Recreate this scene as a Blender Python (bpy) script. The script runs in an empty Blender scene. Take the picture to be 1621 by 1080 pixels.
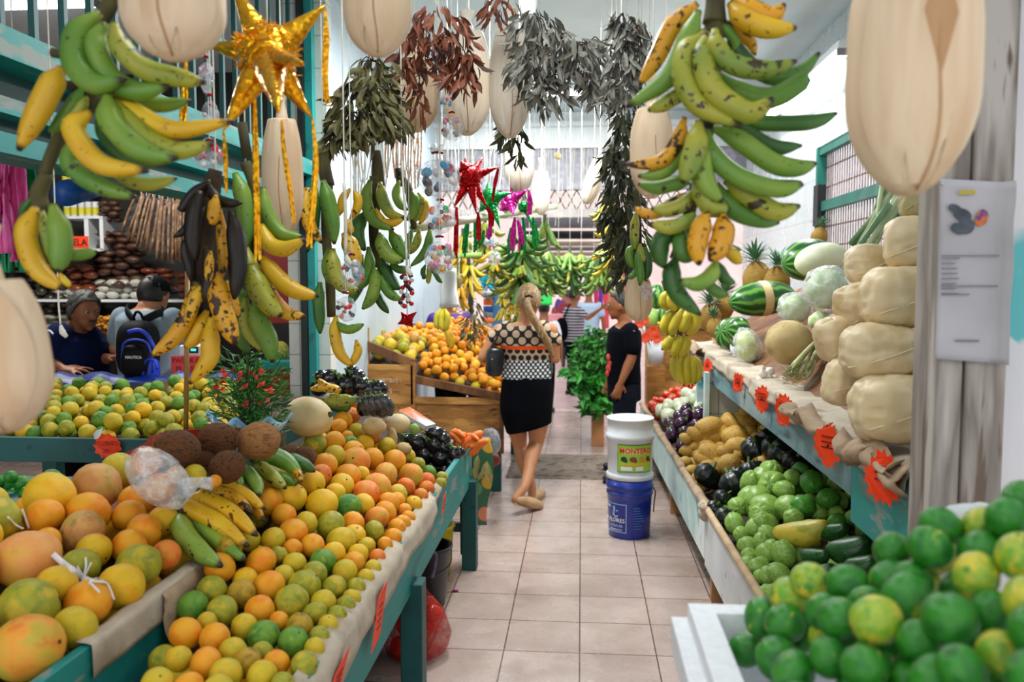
import bpy, bmesh, math, random
from mathutils import Vector, Matrix, Euler, noise as mnoise
random.seed(7)
PI = math.pi
SC = bpy.context.scene
COL = SC.collection
V = Vector
# ------------------------------------------------------------------ camera
FPX, CX, CY, VPX, VPY, CAMZ = 1343.0, 810.5, 540.0, 921.0, 443.0, 1.6
_wy = V((VPX - CX, CY - VPY, -FPX)).normalized()
_th = math.atan2(CY - VPY, FPX)
_wz = V((0, math.cos(_th), math.sin(_th)))
_wz = (_wz - _wy * _wz.dot(_wy)).normalized()
_wx = _wy.cross(_wz)
ROT = Matrix((_wx, _wy, _wz))            # camera axes -> world
EYE = V((0, 0, CAMZ))
cam = bpy.data.cameras.new('camera')
cam.sensor_width = 36.0
cam.lens = 36.0 * FPX / 1621.0
cam.clip_start, cam.clip_end = 0.05, 200
cam.dof.use_dof = True
cam.dof.focus_distance = 3.4
cam.dof.aperture_fstop = 2.8
camo = bpy.data.objects.new('camera', cam)
COL.objects.link(camo)
camo.matrix_world = Matrix.Translation(EYE) @ ROT.to_4x4()
SC.camera = camo

def ray(px, py):
    return ROT @ V((px - CX, CY - py, -FPX))
def P(px, py, Y):
    d = ray(px, py); return EYE + d * (Y / d.y)
def PX(px, py, X):
    d = ray(px, py); return EYE + d * (X / d.x)
def PZ(px, py, Z):
    d = ray(px, py); return EYE + d * ((Z - CAMZ) / d.z)
def proj(p):
    c = ROT.transposed() @ (V(p) - EYE)
    return (CX + c.x / -c.z * FPX, CY - c.y / -c.z * FPX, -c.z)
TILE = dict(A=(0, 0), B=(400, 0), C=(800, 0), D=(1200, 0), E=(0, 280), F=(400, 280), G=(800, 280), H=(1200, 280),
            I=(0, 540), J=(400, 540), K=(800, 540), L=(1200, 540), M=(0, 780), N=(400, 780), O=(800, 780), Q=(1200, 780))
def T(t, x, y):
    o = TILE[t]; return o[0] + x / 3.6, o[1] + y / 3.6
def TP(t, x, y, Y):
    return P(*T(t, x, y), Y)
def R(a, b): return random.uniform(a, b)

# ------------------------------------------------------------------ materials
def _sock(n, v):
    return n.inputs[v]
def rgb(h):
    if isinstance(h, str):
        h = h.lstrip('#'); c = [int(h[i:i + 2], 16) / 255 for i in (0, 2, 4)]
        return tuple(x / 12.92 if x <= .04045 else ((x + .055) / 1.055) ** 2.4 for x in c) + (1,)
    return tuple(h) + ((1,) if len(h) == 3 else ())
MATS = {}
class NT:
    def __init__(s, name):
        s.m = bpy.data.materials.new(name); s.m.use_nodes = True
        s.t = s.m.node_tree; s.t.nodes.clear()
        s.out = s.n('ShaderNodeOutputMaterial')
    def n(s, typ, **kw):
        x = s.t.nodes.new(typ)
        for k, v in kw.items(): setattr(x, k, v)
        return x
    def l(s, a, b): s.t.links.new(a, b)
    def ramp(s, fac, stops, interp='LINEAR'):
        r = s.n('ShaderNodeValToRGB'); r.color_ramp.interpolation = interp
        e = r.color_ramp.elements
        while len(e) < len(stops): e.new(0.5)
        for i, (p, c) in enumerate(stops):
            e[i].position = p; e[i].color = rgb(c) if not isinstance(c, float) else (c, c, c, 1)
        s.l(fac, r.inputs[0]); return r.outputs[0]
    def mix(s, fac, a, b, blend='MIX'):
        x = s.n('ShaderNodeMix'); x.data_type = 'RGBA'; x.blend_type = blend
        for sock, v in ((x.inputs[0], fac), (x.inputs[6], a), (x.inputs[7], b)):
            if hasattr(v, 'is_linked'): s.l(v, sock)
            elif isinstance(v, (int, float)): sock.default_value = v
            else: sock.default_value = rgb(v)
        return x.outputs[2]
    def math(s, op, a, b=None, c=None):
        x = s.n('ShaderNodeMath', operation=op)
        for i, v in enumerate((a, b, c)):
            if v is None: continue
            if hasattr(v, 'is_linked'): s.l(v, x.inputs[i])
            else: x.inputs[i].default_value = v
        return x.outputs[0]
    def coords(s, rnd=True, scale=(1, 1, 1), kind='Object'):
        tc = s.n('ShaderNodeTexCoord'); v = tc.outputs[kind]
        if scale != (1, 1, 1):
            mp = s.n('ShaderNodeMapping'); mp.inputs['Scale'].default_value = scale; s.l(v, mp.inputs[0]); v = mp.outputs[0]
        if rnd:
            oi = s.n('ShaderNodeObjectInfo'); a = s.n('ShaderNodeVectorMath', operation='MULTIPLY_ADD')
            s.l(oi.outputs['Random'], a.inputs[0]); a.inputs[1].default_value = (37, 71, 53); s.l(v, a.inputs[2]); v = a.outputs[0]
        return v
    def noise(s, vec, scale, detail=2, rough=.5, dist=0):
        x = s.n('ShaderNodeTexNoise'); x.inputs['Scale'].default_value = scale; x.inputs['Detail'].default_value = detail
        x.inputs['Roughness'].default_value = rough; x.inputs['Distortion'].default_value = dist
        s.l(vec, x.inputs['Vector']); return x.outputs['Fac']
    def bsdf(s, color, rough=.5, metal=0, spec=.5, coat=0, bump=None, sheen=0, trans=0, sub=0):
        b = s.n('ShaderNodeBsdfPrincipled')
        for k, v in (('Base Color', color), ('Roughness', rough), ('Metallic', metal), ('Specular IOR Level', spec), ('Coat Weight', coat), ('Sheen Weight', sheen)):
            if hasattr(v, 'is_linked'): s.l(v, b.inputs[k])
            elif k == 'Base Color': b.inputs[k].default_value = rgb(v)
            else: b.inputs[k].default_value = v
        if bump:
            bm = s.n('ShaderNodeBump'); bm.inputs['Strength'].default_value = bump[1]; bm.inputs['Distance'].default_value = bump[2] if len(bump) > 2 else .002
            s.l(bump[0], bm.inputs['Height']); s.l(bm.outputs[0], b.inputs['Normal'])
        s.l(b.outputs[0], s.out.inputs[0]); return b

def mat(name, c1, c2=None, scale=8, rough=.5, spots=None, bump=None, tips=None, metal=0, spec=.5, coat=0, stretch=(1, 1, 1), detail=3, lo=.35, hi=.65, c3=None, rnd=True, spots2=None, sheen=0):
    """colour noise between c1/c2(/c3), optional spots (colour, scale, threshold, softness), tips (colour, t_lo, t_hi) along attribute t"""
    if name in MATS: return MATS[name]
    s = NT(name)
    v = s.coords(rnd, stretch)
    if c2 is None: col = None
    else:
        stops = [(lo, c1), (hi, c2)] if c3 is None else [(lo, c1), ((lo + hi) / 2, c2), (hi, c3)]
        col = s.ramp(s.noise(v, scale, detail), stops)
    for sp in (spots, spots2):
        if sp:
            f = s.ramp(s.noise(v, sp[1], 3, .6, .3), [(sp[2], 0.0), (min(1, sp[2] + sp[3]), 1.0)])
            col = s.mix(f, col if col is not None else c1, sp[0])
    if tips:
        at = s.n('ShaderNodeAttribute', attribute_name='t')
        nz = s.noise(v, 40, 2)
        tt = s.math('ADD', at.outputs['Fac'], s.math('MULTIPLY', s.math('SUBTRACT', nz, .5), .06))
        f1 = s.ramp(tt, [(max(0, tips[2] - .02), 0.0), (tips[2] + .02, 1.0)])
        f0 = s.ramp(tt, [(0.0, 1.0), (tips[1], 0.0)])
        col = s.mix(f1, col if col is not None else c1, tips[0]); col = s.mix(f0, col, tips[3] if len(tips) > 3 else tips[0])
    b = None
    if bump: b = (s.noise(v, bump[0], 4, .6), bump[1], bump[2] if len(bump) > 2 else .002)
    s.bsdf(col if col is not None else c1, rough, metal, spec, coat, b, sheen)
    MATS[name] = s.m
    return s.m

def emis(name, c, st):
    if name in MATS: return MATS[name]
    s = NT(name); e = s.n('ShaderNodeEmission'); e.inputs[0].default_value = rgb(c); e.inputs[1].default_value = st
    s.l(e.outputs[0], s.out.inputs[0]); MATS[name] = s.m; return s.m

def film(name, c, alpha, rough=.15, gain=.35):
    """clear or milky plastic film: transparent mixed with a glossy coat, crinkled"""
    if name in MATS: return MATS[name]
    s = NT(name); v = s.coords()
    h = s.noise(v, 45, 4, .65, .6)
    tr = s.n('ShaderNodeBsdfTransparent')
    b = s.n('ShaderNodeBsdfPrincipled'); b.inputs['Base Color'].default_value = rgb(c); b.inputs['Roughness'].default_value = rough
    bm = s.n('ShaderNodeBump'); bm.inputs['Strength'].default_value = .9; bm.inputs['Distance'].default_value = .006
    s.l(h, bm.inputs['Height']); s.l(bm.outputs[0], b.inputs['Normal'])
    f = s.ramp(s.noise(v, 25, 4, .7, .5), [(.4, max(0.0, alpha - .15)), (.68, min(1.0, alpha + gain))])
    mx = s.n('ShaderNodeMixShader'); s.l(f, mx.inputs[0]); s.l(tr.outputs[0], mx.inputs[1]); s.l(b.outputs[0], mx.inputs[2])
    s.l(mx.outputs[0], s.out.inputs[0]); MATS[name] = s.m; return s.m

# ------------------------------------------------------------------ mesh builder
def crom(pts, k):
    """Catmull-Rom through pts, k segments per span"""
    pts = [V(p) for p in pts]
    if len(pts) < 3 or k <= 1: return pts
    q = [pts[0] * 2 - pts[1]] + pts + [pts[-1] * 2 - pts[-2]]
    out = []
    for i in range(1, len(q) - 2):
        a, b, c, d = q[i - 1:i + 3]
        for j in range(k):
            t = j / k
            out.append(.5 * ((2 * b) + (c - a) * t + (2 * a - 5 * b + 4 * c - d) * t * t + (3 * b - a - 3 * c + d) * t ** 3))
    out.append(pts[-1]); return out

class MB:
    def __init__(s): s.v = []; s.f = []; s.t = None; s.mi = []
    def add(s, vs, fs, mi=0):
        b = len(s.v); s.v.extend(vs); s.f.extend([tuple(i + b for i in f) for f in fs]); s.mi.extend([mi] * len(fs)); return s
    def box(s, lo, hi, rot=None, c=None, mi=0):
        lo, hi = V(lo), V(hi)
        vs = [V((x, y, z)) for x in (lo.x, hi.x) for y in (lo.y, hi.y) for z in (lo.z, hi.z)]
        if rot is not None:
            o = (lo + hi) / 2 if c is None else V(c); M_ = rot if isinstance(rot, Matrix) else Euler(rot).to_matrix()
            vs = [M_ @ (p - o) + o for p in vs]
        return s.add(vs, [(0, 1, 3, 2), (4, 6, 7, 5), (0, 4, 5, 1), (2, 3, 7, 6), (0, 2, 6, 4), (1, 5, 7, 3)], mi)
    def beam(s, a, b, w, h, up=(0, 0, 1), mi=0):
        """rectangular bar from a to b, w across, h along up"""
        a, b = V(a), V(b); d = (b - a).normalized(); u = V(up); x = d.cross(u)
        if x.length < 1e-4: x = d.cross(V((1, 0, 0)))
        x.normalize(); u = x.cross(d)
        vs = [p + x * (w / 2 * i) + u * (h / 2 * j) for p in (a, b) for i, j in ((-1, -1), (1, -1), (1, 1), (-1, 1))]
        return s.add(vs, [(3, 2, 1, 0), (4, 5, 6, 7), (0, 1, 5, 4), (1, 2, 6, 5), (2, 3, 7, 6), (3, 0, 4, 7)], mi)
    def tube(s, pts, rad, n=8, k=1, caps=True, flat=1.0, ref=None, prof=None, tattr=False, mi=0):
        pts = crom(pts, k); N = len(pts)
        if callable(rad): rr = [rad(i / (N - 1)) for i in range(N)]
        elif isinstance(rad, (int, float)): rr = [rad] * N
        else:
            m = len(rad) - 1; rr = []
            for i in range(N):
                x = i / (N - 1) * m; j = min(int(x), m - 1) if m else 0
                rr.append(rad[j] + (rad[min(j + 1, m)] - rad[j]) * (x - j))
        t0 = (pts[1] - pts[0]).normalized()
        r = V(ref) if ref is not None else (V((0, 0, 1)) if abs(t0.z) < .9 else V((1, 0, 0)))
        vs, fs, tv = [], [], []
        for i in range(N):
            tn = (pts[min(i + 1, N - 1)] - pts[max(i - 1, 0)])
            tn = tn.normalized() if tn.length > 1e-9 else t0
            r = r - tn * r.dot(tn)
            if r.length < 1e-6: r = tn.orthogonal()
            r.normalize(); b = tn.cross(r)
            for j in range(n):
                a = 2 * PI * j / n; q = prof[j % len(prof)] if prof else 1
                vs.append(pts[i] + (r * math.cos(a) * rr[i] + b * math.sin(a) * rr[i] * flat) * q); tv.append(i / (N - 1))
        for i in range(N - 1):
            for j in range(n):
                j2 = (j + 1) % n; fs.append((i * n + j, i * n + j2, (i + 1) * n + j2, (i + 1) * n + j))
        if caps: fs += [tuple(range(n - 1, -1, -1)), tuple((N - 1) * n + j for j in range(n))]
        if tattr:
            if s.t is None: s.t = [0.5] * len(s.v)
            s.t += tv
        return s.add(vs, fs, mi)
    def lathe(s, prof, n=24, c=(0, 0, 0), axis=None, fn=None, mi=0, cap=True):
        """prof: [(r, z)] ; fn(angle, r, z) -> r"""
        c = V(c); vs, fs = [], []; N = len(prof)
        q = axis if axis is not None else Matrix.Identity(3)
        for r, z in prof:
            for j in range(n):
                a = 2 * PI * j / n; rr = fn(a, r, z) if fn else r
                vs.append(c + q @ V((rr * math.cos(a), rr * math.sin(a), z)))
        for i in range(N - 1):
            for j in range(n):
                j2 = (j + 1) % n; fs.append((i * n + j, i * n + j2, (i + 1) * n + j2, (i + 1) * n + j))
        if cap:
            fs += [tuple(range(n - 1, -1, -1)), tuple((N - 1) * n + j for j in range(n))]
        return s.add(vs, fs, mi)
    def ell(s, c, r, nu=16, nv=10, rot=None, fn=None, mi=0):
        """ellipsoid with radii r; fn(unit direction) -> radial factor"""
        c = V(c); r = V(r) if not isinstance(r, (int, float)) else V((r, r, r)); vs = []
        q = rot if isinstance(rot, Matrix) else (Euler(rot).to_matrix() if rot is not None else Matrix.Identity(3))
        def pt(d):
            k = fn(d) if fn else 1; return c + q @ V((d.x * r.x * k, d.y * r.y * k, d.z * r.z * k))
        vs.append(pt(V((0, 0, -1))))
        for i in range(1, nv):
            th = PI * i / nv
            for j in range(nu):
                a = 2 * PI * j / nu; vs.append(pt(V((math.sin(th) * math.cos(a), math.sin(th) * math.sin(a), -math.cos(th)))))
        vs.append(pt(V((0, 0, 1)))); fs = []
        for j in range(nu): fs.append((0, 1 + (j + 1) % nu, 1 + j))
        for i in range(nv - 2):
            for j in range(nu):
                j2 = (j + 1) % nu; a = 1 + i * nu; fs.append((a + j, a + j2, a + nu + j2, a + nu + j))
        L = len(vs) - 1; a = 1 + (nv - 2) * nu
        for j in range(nu): fs.append((a + j, a + (j + 1) % nu, L))
        return s.add(vs, fs, mi)
    def poly(s, pts, thick, nrm=None, mi=0):
        """extruded flat polygon"""
        pts = [V(p) for p in pts]
        if nrm is None:
            nrm = V((0, 0, 0))
            for i in range(1, len(pts) - 1): nrm += (pts[i] - pts[0]).cross(pts[i + 1] - pts[0])
        nrm = V(nrm).normalized() * thick; n = len(pts)
        vs = pts + [p - nrm for p in pts]
        fs = [tuple(range(n)), tuple(range(2 * n - 1, n - 1, -1))] + [(i, i + n, (i + 1) % n + n, (i + 1) % n) for i in range(n)]
        return s.add(vs, fs, mi)
    def leaf(s, base, d, L, W, bend=.3, nrm=None, seg=3, mi=0):
        """pointed leaf blade with a bent midrib; solid enough as a folded two-sided blade"""
        base, d = V(base), V(d).normalized()
        n = V(nrm) if nrm is not None else V((R(-1, 1), R(-1, 1), R(-1, 1)))
        w = d.cross(n)
        if w.length < 1e-4: w = d.orthogonal()
        w.normalize(); n = w.cross(d); vs, fs = [], []
        for i in range(seg + 1):
            t = i / seg; c = base + d * (L * t) + n * (-bend * L * t * t); ww = W * .5 * (math.sin(PI * min(1, t * .93 + .05)) ** .8 if 0 < t < 1 else .06)
            vs += [c - w * ww + n * ww * .35, c, c + w * ww + n * ww * .35]
        for i in range(seg):
            a = i * 3; fs += [(a, a + 1, a + 4, a + 3), (a + 1, a + 2, a + 5, a + 4)]
        return s.add(vs, fs, mi)
    def mesh(s, name, mats, smooth=True, bevel=0, fixn=False):
        me = bpy.data.meshes.new(name)
        me.from_pydata([tuple(p) for p in s.v], [], s.f)
        mats = mats if isinstance(mats, (list, tuple)) else [mats]
        for m in mats: me.materials.append(m)
        if len(mats) > 1: me.polygons.foreach_set('material_index', s.mi)
        if bevel or fixn:
            bm = bmesh.new(); bm.from_mesh(me)
            if fixn: bmesh.ops.recalc_face_normals(bm, faces=bm.faces)
            if bevel: bmesh.ops.bevel(bm, geom=bm.edges[:], offset=bevel, segments=1, affect='EDGES', profile=.5, clamp_overlap=True)
            bm.to_mesh(me); bm.free()
        if smooth: me.polygons.foreach_set('use_smooth', [True] * len(me.polygons))
        if s.t is not None and not bevel:
            a = me.attributes.new('t', 'FLOAT', 'POINT')
            tt = s.t + [.5] * (len(s.v) - len(s.t)); a.data.foreach_set('value', tt)
        me.update(); return me
    def build(s, name, mats, parent=None, smooth=False, bevel=0, loc=None, fixn=False, origin=None):
        """link as one mesh object; origin moves the object's origin to the centre (or a point) without moving the geometry"""
        if parent is None and origin is None and loc is None and s.v:
            lo = V((min(p[0] for p in s.v), min(p[1] for p in s.v), min(p[2] for p in s.v)))
            hi = V((max(p[0] for p in s.v), max(p[1] for p in s.v), max(p[2] for p in s.v)))
            origin = V(((lo.x + hi.x) / 2, (lo.y + hi.y) / 2, lo.z))
        off = V((0, 0, 0))
        if origin is not None: off = V(origin)
        elif parent is not None:
            q = parent
            while q is not None and not q.get('_w'): q = q.parent
            if q is not None: off = q.location.copy()
        if off.length: s.v = [V(p) - off for p in s.v]
        o = bpy.data.objects.new(name, s.mesh(name, mats, smooth, bevel, fixn))
        COL.objects.link(o)
        if parent is not None: o.parent = parent
        if origin is not None and parent is None: o.location = off
        if loc is not None: o.location = loc
        return o

def tag(o, label, cat, group=None, kind=None):
    if label: o['label'] = label
    if cat: o['category'] = cat
    if group: o['group'] = group
    if kind: o['kind'] = kind
    return o
def thing(name, label, cat, loc=(0, 0, 0), group=None, world=True):
    """Empty at the thing's base; with world=True its parts are written in world coordinates and rebased to it"""
    o = bpy.data.objects.new(name, None); COL.objects.link(o); o.empty_display_size = .05
    o.location = loc
    if world: o['_w'] = 1
    return tag(o, label, cat, group)
def struct(o): o['kind'] = 'structure'; return o
def inst(name, me, loc, rot=(0, 0, 0), scale=1, parent=None, mt=None):
    o = bpy.data.objects.new(name, me); COL.objects.link(o); o.location = loc
    o.rotation_euler = rot if not isinstance(rot, Matrix) else rot.to_euler()
    o.scale = (scale,) * 3 if isinstance(scale, (int, float)) else scale
    if parent is not None: o.parent = parent
    if mt is not None:
        o.material_slots[0].link = 'OBJECT'; o.material_slots[0].material = mt
    return o
ORD = 'first second third fourth fifth sixth seventh eighth ninth tenth eleventh twelfth thirteenth fourteenth fifteenth sixteenth seventeenth eighteenth nineteenth twentieth'.split()
def nth(i):
    if i < 20: return ORD[i]
    tens = ['twenty', 'thirty', 'forty', 'fifty', 'sixty', 'seventy', 'eighty', 'ninety'][(i + 1) // 10 - 2]
    u = (i + 1) % 10
    return tens + '-' + ORD[u - 1] if u else {'twenty': 'twentieth', 'thirty': 'thirtieth', 'forty': 'fortieth', 'fifty': 'fiftieth'}.get(tens, tens + 'th')
def look(d, up=(0, 0, 1)):
    """rotation matrix whose z axis is d"""
    return V(d).normalized().to_track_quat('Z', 'Y').to_matrix()
def text_mesh(txt, size, name='lettering', extrude=.0006, font_bold=False):
    cu = bpy.data.curves.new(name, 'FONT'); cu.body = txt; cu.size = size; cu.align_x = 'CENTER'; cu.align_y = 'CENTER'
    cu.extrude = extrude; cu.resolution_u = 2
    if font_bold: cu.offset = size * .02
    tmp = bpy.data.objects.new(name, cu); COL.objects.link(tmp)
    dg = bpy.context.evaluated_depsgraph_get(); me = bpy.data.meshes.new_from_object(tmp.evaluated_get(dg))
    bpy.data.objects.remove(tmp); bpy.data.curves.remove(cu); me.name = name
    return me
# ------------------------------------------------------------------ shared materials
def tile_mat(name, axes, w, h, c1, c2, grout, rough=.25, off=(0, 0), mortar=.004, dirt=None, stain=None, offset=0.0):
    s = NT(name); tc = s.n('ShaderNodeTexCoord'); sp = s.n('ShaderNodeSeparateXYZ'); s.l(tc.outputs['Object'], sp.inputs[0])
    cb = s.n('ShaderNodeCombineXYZ')
    for i, a in enumerate(axes):
        s.l(s.math('ADD', sp.outputs['XYZ'.index(a)], off[i]), cb.inputs[i])
    br = s.n('ShaderNodeTexBrick'); br.offset = offset; br.squash = 1
    br.inputs['Scale'].default_value = 1; br.inputs['Brick Width'].default_value = w; br.inputs['Row Height'].default_value = h
    br.inputs['Mortar Size'].default_value = mortar; br.inputs['Mortar Smooth'].default_value = .2; br.inputs['Bias'].default_value = 0
    br.inputs['Color1'].default_value = rgb(c1); br.inputs['Color2'].default_value = rgb(c2); br.inputs['Mortar'].default_value = rgb(grout)
    s.l(cb.outputs[0], br.inputs[0]); col = br.outputs['Color']; v = tc.outputs['Object']
    if dirt:
        f = s.ramp(s.noise(v, dirt[1], 5, .65), [(.42, 0.0), (.75, .6)]); col = s.mix(f, col, dirt[0], 'MULTIPLY')
        f = s.ramp(s.noise(v, 90, 3, .7), [(.3, 0.0), (.8, .35)]); col = s.mix(f, col, dirt[0], 'MULTIPLY')
    if stain:
        f = s.ramp(s.noise(v, stain[1], 4, .6), [(stain[2], 0.0), (stain[2] + .1, .7)]); col = s.mix(f, col, stain[0])
    b = s.n('ShaderNodeBump'); b.inputs['Strength'].default_value = .4; b.inputs['Distance'].default_value = .002; b.invert = True
    s.l(br.outputs['Fac'], b.inputs['Height'])
    rr = s.ramp(s.noise(v, 7, 3), [(.3, rough * .7), (.7, rough * 1.4)])
    p = s.bsdf(col, rough); s.l(rr, p.inputs['Roughness']); s.l(b.outputs[0], p.inputs['Normal'])
    MATS[name] = s.m; return s.m
ZC = 3.4
m_floor = tile_mat('floor_tile', 'XY', .327, .33, '#c6b2a8', '#b9a499', '#64504a', .24, (0, .08), .0035, ('#b5a39a', 2.2), ('#a87a60', 2.6, .68))
m_walltile = tile_mat('white_wall_tile', 'YZ', .3, .3, '#d3d9dc', '#cbd2d5', '#a3acae', .25, (0, .05), .003)
m_walltile_x = tile_mat('white_cross_tile', 'XZ', .3, .2, '#e2e4dc', '#d8dbd4', '#8f948e', .25, (0, .08), .003)
m_ceil = mat('ceiling_paint', '#dfe9ee', '#cfdde4', 1.2, .8, rnd=False)
m_white = mat('white_paint', '#eef2f3', '#dfe5e6', 3, .6)
m_grey = mat('grey_panel', '#8f8c92', '#7b797f', 6, .7)
m_darkmetal = mat('dark_metal', '#1b1d20', '#2a2c2f', 10, .5, metal=.3)
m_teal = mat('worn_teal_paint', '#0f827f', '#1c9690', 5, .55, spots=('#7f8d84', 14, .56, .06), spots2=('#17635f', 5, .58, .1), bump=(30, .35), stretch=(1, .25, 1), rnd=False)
m_tealdark = mat('dark_teal_paint_and_shade', '#084646', '#0c5a58', 4, .5, spots=('#0b3a3c', 11, .62, .06), bump=(25, .3), rnd=False)
m_tealmetal = mat('teal_steel', '#0f8482', '#1a9894', 3, .45, spots=('#0f6a6a', 9, .6, .06), rnd=False)
m_woodpost = mat('weathered_post_wood', '#a39a92', '#7d746c', 7, .8, c3='#b9b2ab', spots=('#6a5b4e', 9, .64, .06), bump=(22, .5), stretch=(2.2, 2.2, .25), rnd=False)
m_crate = mat('crate_wood', '#b27a34', '#94622a', 6, .6, c3='#c69048', spots=('#3a2210', 16, .63, .05), bump=(30, .4), stretch=(.5, 1.6, 2.4), rnd=False)
m_brownwood = mat('brown_wood', '#7a4c25', '#5f3819', 8, .6, c3='#93602f', bump=(30, .3), stretch=(1, 1, .3), rnd=False)
m_bed = mat('shade_dark_bed_wood', '#2e1c10', '#3f2817', 8, .8, rnd=False)  # bed wood coloured darker to paint in the shade under shelf and produce
m_orangewood = mat('orange_counter_wood', '#b9571a', '#8f3c10', 6, .45, c3='#cf6d26', stretch=(.3, 1, 4), rnd=False)
m_kraft = mat('kraft_paper', '#9c8468', '#b39a7e', 6, .85, c3='#846c54', bump=(18, .6, .006), rnd=False)
m_kraftpale = mat('pale_kraft_paper', '#b3a48e', '#c4b7a3', 5, .85, c3='#9c8d78', bump=(14, .7, .008), rnd=False)
m_paper = mat('grey_notice_paper', '#bcbabf', '#a9a7ac', 4, .8, bump=(9, .4, .006), rnd=False)
m_black = mat('black_ink', '#151515', rough=.8)
m_string = mat('white_twine', '#e6e4da', '#d2cfc0', 30, .8)
m_orangetag = mat('orange_card', '#ff4a0d', '#f23d08', 4, .6)
m_redplastic = mat('red_plastic', '#8e1410', '#a71b14', 4, .4)
m_blueplastic = mat('blue_tarp', '#12368f', '#0d2a75', 6, .45, bump=(14, .6, .01))

# ------------------------------------------------------------------ world, sun through the open ends
w = bpy.data.worlds.new('sky'); SC.world = w; w.use_nodes = True
wt = w.node_tree; wt.nodes.clear()
_o = wt.nodes.new('ShaderNodeOutputWorld'); _b = wt.nodes.new('ShaderNodeBackground'); _s = wt.nodes.new('ShaderNodeTexSky')
_s.sky_type = 'NISHITA'; _s.sun_elevation = math.radians(52); _s.sun_rotation = math.radians(200); _s.sun_disc = False; _s.air_density = 1.0; _s.dust_density = 4.0
_mx = wt.nodes.new('ShaderNodeMix'); _mx.data_type = 'RGBA'; _mx.inputs[0].default_value = .75
_mx.inputs[7].default_value = (.95, .97, 1.0, 1)
_sc = wt.nodes.new('ShaderNodeVectorMath'); _sc.operation = 'SCALE'; _sc.inputs['Scale'].default_value = .12
wt.links.new(_s.outputs[0], _sc.inputs[0]); wt.links.new(_sc.outputs[0], _mx.inputs[6])
wt.links.new(_mx.outputs[2], _b.inputs[0]); _b.inputs[1].default_value = 1.3
wt.links.new(_b.outputs[0], _o.inputs[0])
SC.view_settings.view_transform = 'Standard'; SC.view_settings.look = 'None'; SC.view_settings.gamma = 1; SC.view_settings.use_curve_mapping = False
SC.view_settings.exposure = 0.0
SC.cycles.max_bounces = 6; SC.cycles.diffuse_bounces = 3; SC.cycles.glossy_bounces = 3; SC.cycles.transparent_max_bounces = 16; SC.cycles.transmission_bounces = 3
SC.cycles.use_denoising = True; SC.cycles.caustics_reflective = False; SC.cycles.caustics_refractive = False
SC.cycles.sample_clamp_indirect = 4

def box_struct(name, m, *boxes):
    b = MB()
    for lo, hi in boxes: b.box(lo, hi)
    return struct(b.build(name, m, origin=(0, 0, 0)))
box_struct('floor', m_floor, ((-6.2, -1.2, -.1), (2.0, 10.3, 0)))
m_pave = mat('wet_paving', '#d9b9b4', '#c9a6a2', 1.5, .3, c3='#e8d0cb', spots=('#8f6f6c', 5, .66, .06), rnd=False)
box_struct('ground_outside', m_pave, ((-8, 10.3, -.1), (9, 32, -.03)))
# dark concrete strip let into the floor
a, b_ = PZ(800, 757, 0), PZ(1010, 722, 0)
box_struct('trim_1', mat('rough_concrete', '#6f6257', '#8a7a6c', 9, .9, c3='#584c44', bump=(40, .8, .01), rnd=False), ((a.x, a.y, 0), (.85, b_.y, .004)))
box_struct('ceiling', m_ceil, ((-6.2, -1.2, ZC), (2.0, 9.5, ZC + .12)))
# beam, grey panel and lattice that close the hall above the far end
box_struct('beam', m_white, ((-2.2, 9.3, 3.02), (1.9, 9.5, ZC)), ((-2.2, 9.2, 3.24), (1.9, 9.32, 3.29)))
box_struct('wall_far_panel', mat('grey_stone_panel', '#a5a2aa', '#8f8c95', 9, .7, c3='#b7b4bc', rnd=False), ((-2.2, 9.36, 2.58), (1.9, 9.46, 3.02)))
g = thing('window_2', None, None, (0, 9.4, 2.35)); g['kind'] = 'structure'
b = MB()
for k in range(34):
    x = -2.1 + k * .12
    b.beam((x, 9.4, 2.36), (x + .12, 9.4, 2.58), .012, .012); b.beam((x + .12, 9.42, 2.36), (x, 9.42, 2.58), .012, .012)
b.build('lattice', m_darkmetal, g)
b = MB(); b.box((-2.2, 9.34, 2.28), (1.9, 9.48, 2.37)); b.build('window_sill', mat('concrete_lintel', '#b9b1ac', '#9b928d', 6, .8), g)
# right wall with a meshed window, left wall, partition
XR = 1.75
box_struct('wall_right', m_walltile,
    ((XR, 2.3, 0), (XR + .12, 3.4, ZC)), ((XR, 6.62, 0), (XR + .12, 9.5, ZC)), ((XR, 3.4, 2.58), (XR + .12, 6.62, ZC)), ((XR, 3.4, 0), (XR + .12, 6.62, 1.62)))
g = thing('window_1', None, None, (XR, 5, 1.62)); g['kind'] = 'structure'
m_wframe = mat('green_window_frame', '#0f5f52', '#157263', 6, .45, rnd=False)
def bar(name, m, par, *bars):
    bb = MB()
    for (p, q, ww, hh) in bars: bb.beam(p, q, ww, hh)
    return bb.build(name, m, par)
xw = XR + .03
bar('window_frame', m_wframe, g, ((xw, 3.4, 2.55), (xw, 6.62, 2.55), .05, .06), ((xw, 3.4, 2.14), (xw, 6.62, 2.14), .05, .07), ((xw, 3.4, 1.65), (xw, 6.62, 1.65), .05, .06),
    ((xw, 6.58, 1.62), (xw, 6.58, 2.58), .05, .07), ((xw, 5.0, 1.62), (xw, 5.0, 2.58), .05, .05), ((xw, 3.43, 1.62), (xw, 3.43, 2.58), .05, .06))
b = MB()
y = 3.42
k = 0
while y < 6.6:
    b.beam((xw + .03, y, 1.64), (xw + .03, y, 2.56), .004, .022, up=(0, 1, 0)); y += .055
for z in [1.7 + .145 * i for i in range(6)]:
    b.beam((xw + .03, 3.42, z), (xw + .03, 6.6, z + .004), .004, .012)
b.build('window_mesh', mat('rusty_mesh', '#b59a98', '#8a6f6d', 20, .6), g)
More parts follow.
